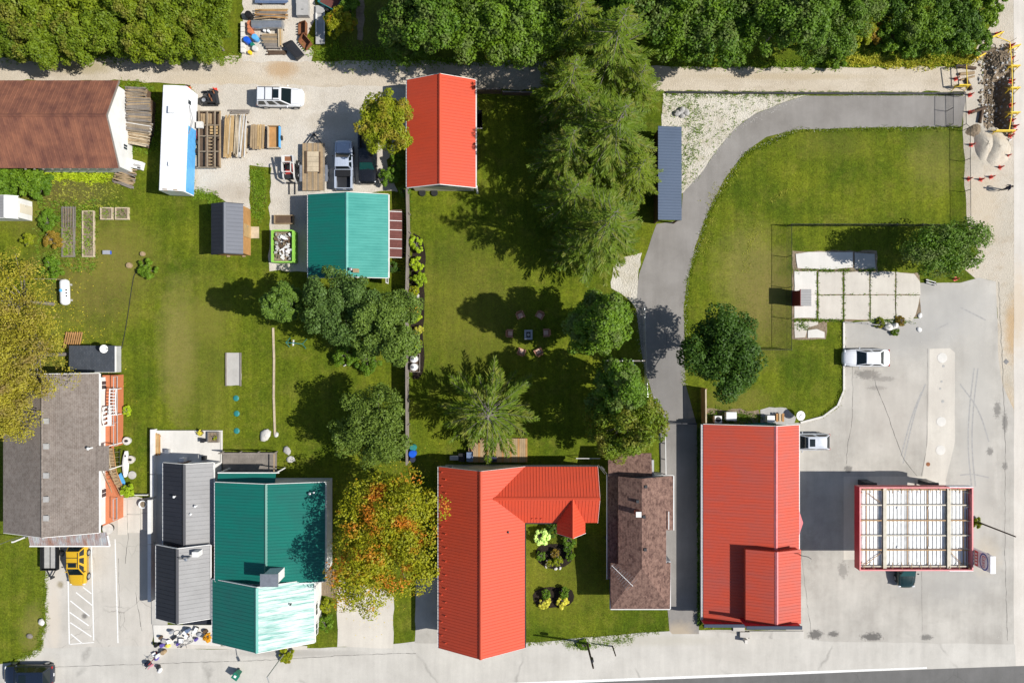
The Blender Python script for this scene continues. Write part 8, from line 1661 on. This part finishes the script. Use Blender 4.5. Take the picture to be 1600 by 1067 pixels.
a = thing('tv_antenna', 'thin white aerial standing beside the front corner of the shingled house', 'antenna', W(30, 838)); MB().tube((0, 0, 0), (0, 0, 4.4), .03).build('mast', 'galvanised', a); MB().tube((-1.1, -.6, 4.3), (.9, .5, 4.3), .025).build('boom', 'trim_white', a)
for k in range(6): p_ = Vector((-1.1, -.6, 4.3)).lerp(Vector((.9, .5, 4.3)), (k + .5) / 6); MB().tube(p_ + Vector((.2, -.4, 0)), p_ + Vector((-.2, .4, 0)), .015, n=5).build('element', 'trim_white', a)
# low wheel-stop rail and planter at the slab edge
t = bthing('rail_fence', 'low grey rail with dark posts along the slab edge', 'rail', W(1340, 504)); MB().bar(W(1320, 503, .5), W(1374, 508, .5), .08).build('rail', 'stone_grey', t)
for px, py in ((1334, 504), (1346, 505), (1356, 506), (1372, 508)): MB().bar(W(px, py, 0), W(px, py, .55), .09).build('post', 'dark_steel', t)
bush('weedy planting round white rocks at the slab edge', 1374, 505, .55, .3, 'leaf_yellowgreen', 320); bush('reddish weeds along the slab edge', 1406, 502, .6, .25, 'leaf_rust', 321); bush('green weeds below the white rocks', 1398, 518, .45, .35, 'leaf_shrub', 322)
rock('white rock in the slab edge planting', 1387, 511, .5, 'concrete_white', 50, .7); rock('second white rock in the slab edge planting', 1396, 510, .45, 'concrete_white', 51, .7); rock('small white rock beside the planting', 1383, 507, .25, 'concrete_white', 52, .7)
for (x, y, l) in ((1435, 515, 'white splash of spilt plaster bag on the forecourt'), (1437, 493, 'small white bag by the ragged slab corner')): rock(l, x, y, .3, 'siding_white', x, .35, 'white_bag', 'bag')
t = bthing('trolley', 'small white hand trolley lying beside the corner tree', 'trolley', W(1455, 440)); MB().bar(W(1447, 437, .3), W(1462, 441, .3), .06).bar(W(1447, 441, .3), W(1462, 445, .3), .06).build('rail', 'trim_white', t); MB().bar(W(1448, 436, .12), W(1450, 443, .12), .2).bar(W(1460, 440, .12), W(1461, 446, .12), .2).build('axle', 'black_plastic', t)
o = MB().lathe(W(1572, 565), [(.3, .013), (.3, .02), (.02, .022)], 4).build('drain_grate', 'dark_steel'); tag(o, 'square dark drain grate in the road shoulder', 'drain')
for k in range(4): pass
t = bthing('side_hedge', 'narrow strip of dark weeds along the west wall of the red store', 'hedge', W(1093, 820)); 
r = np.random.default_rng(5); n = 2600; P = np.stack([r.uniform(X(1088.5), X(1094.5), n), r.uniform(Y(975), Y(668), n), r.uniform(.05, .5, n)], 1); 
V, Q = leaf_quads(P - np.array(W(1093, 820)), r.normal(size=(n, 3)) + [0, 0, 1], .1, r); np_mesh('foliage', V, Q, 'leaf_maple_dark', t)
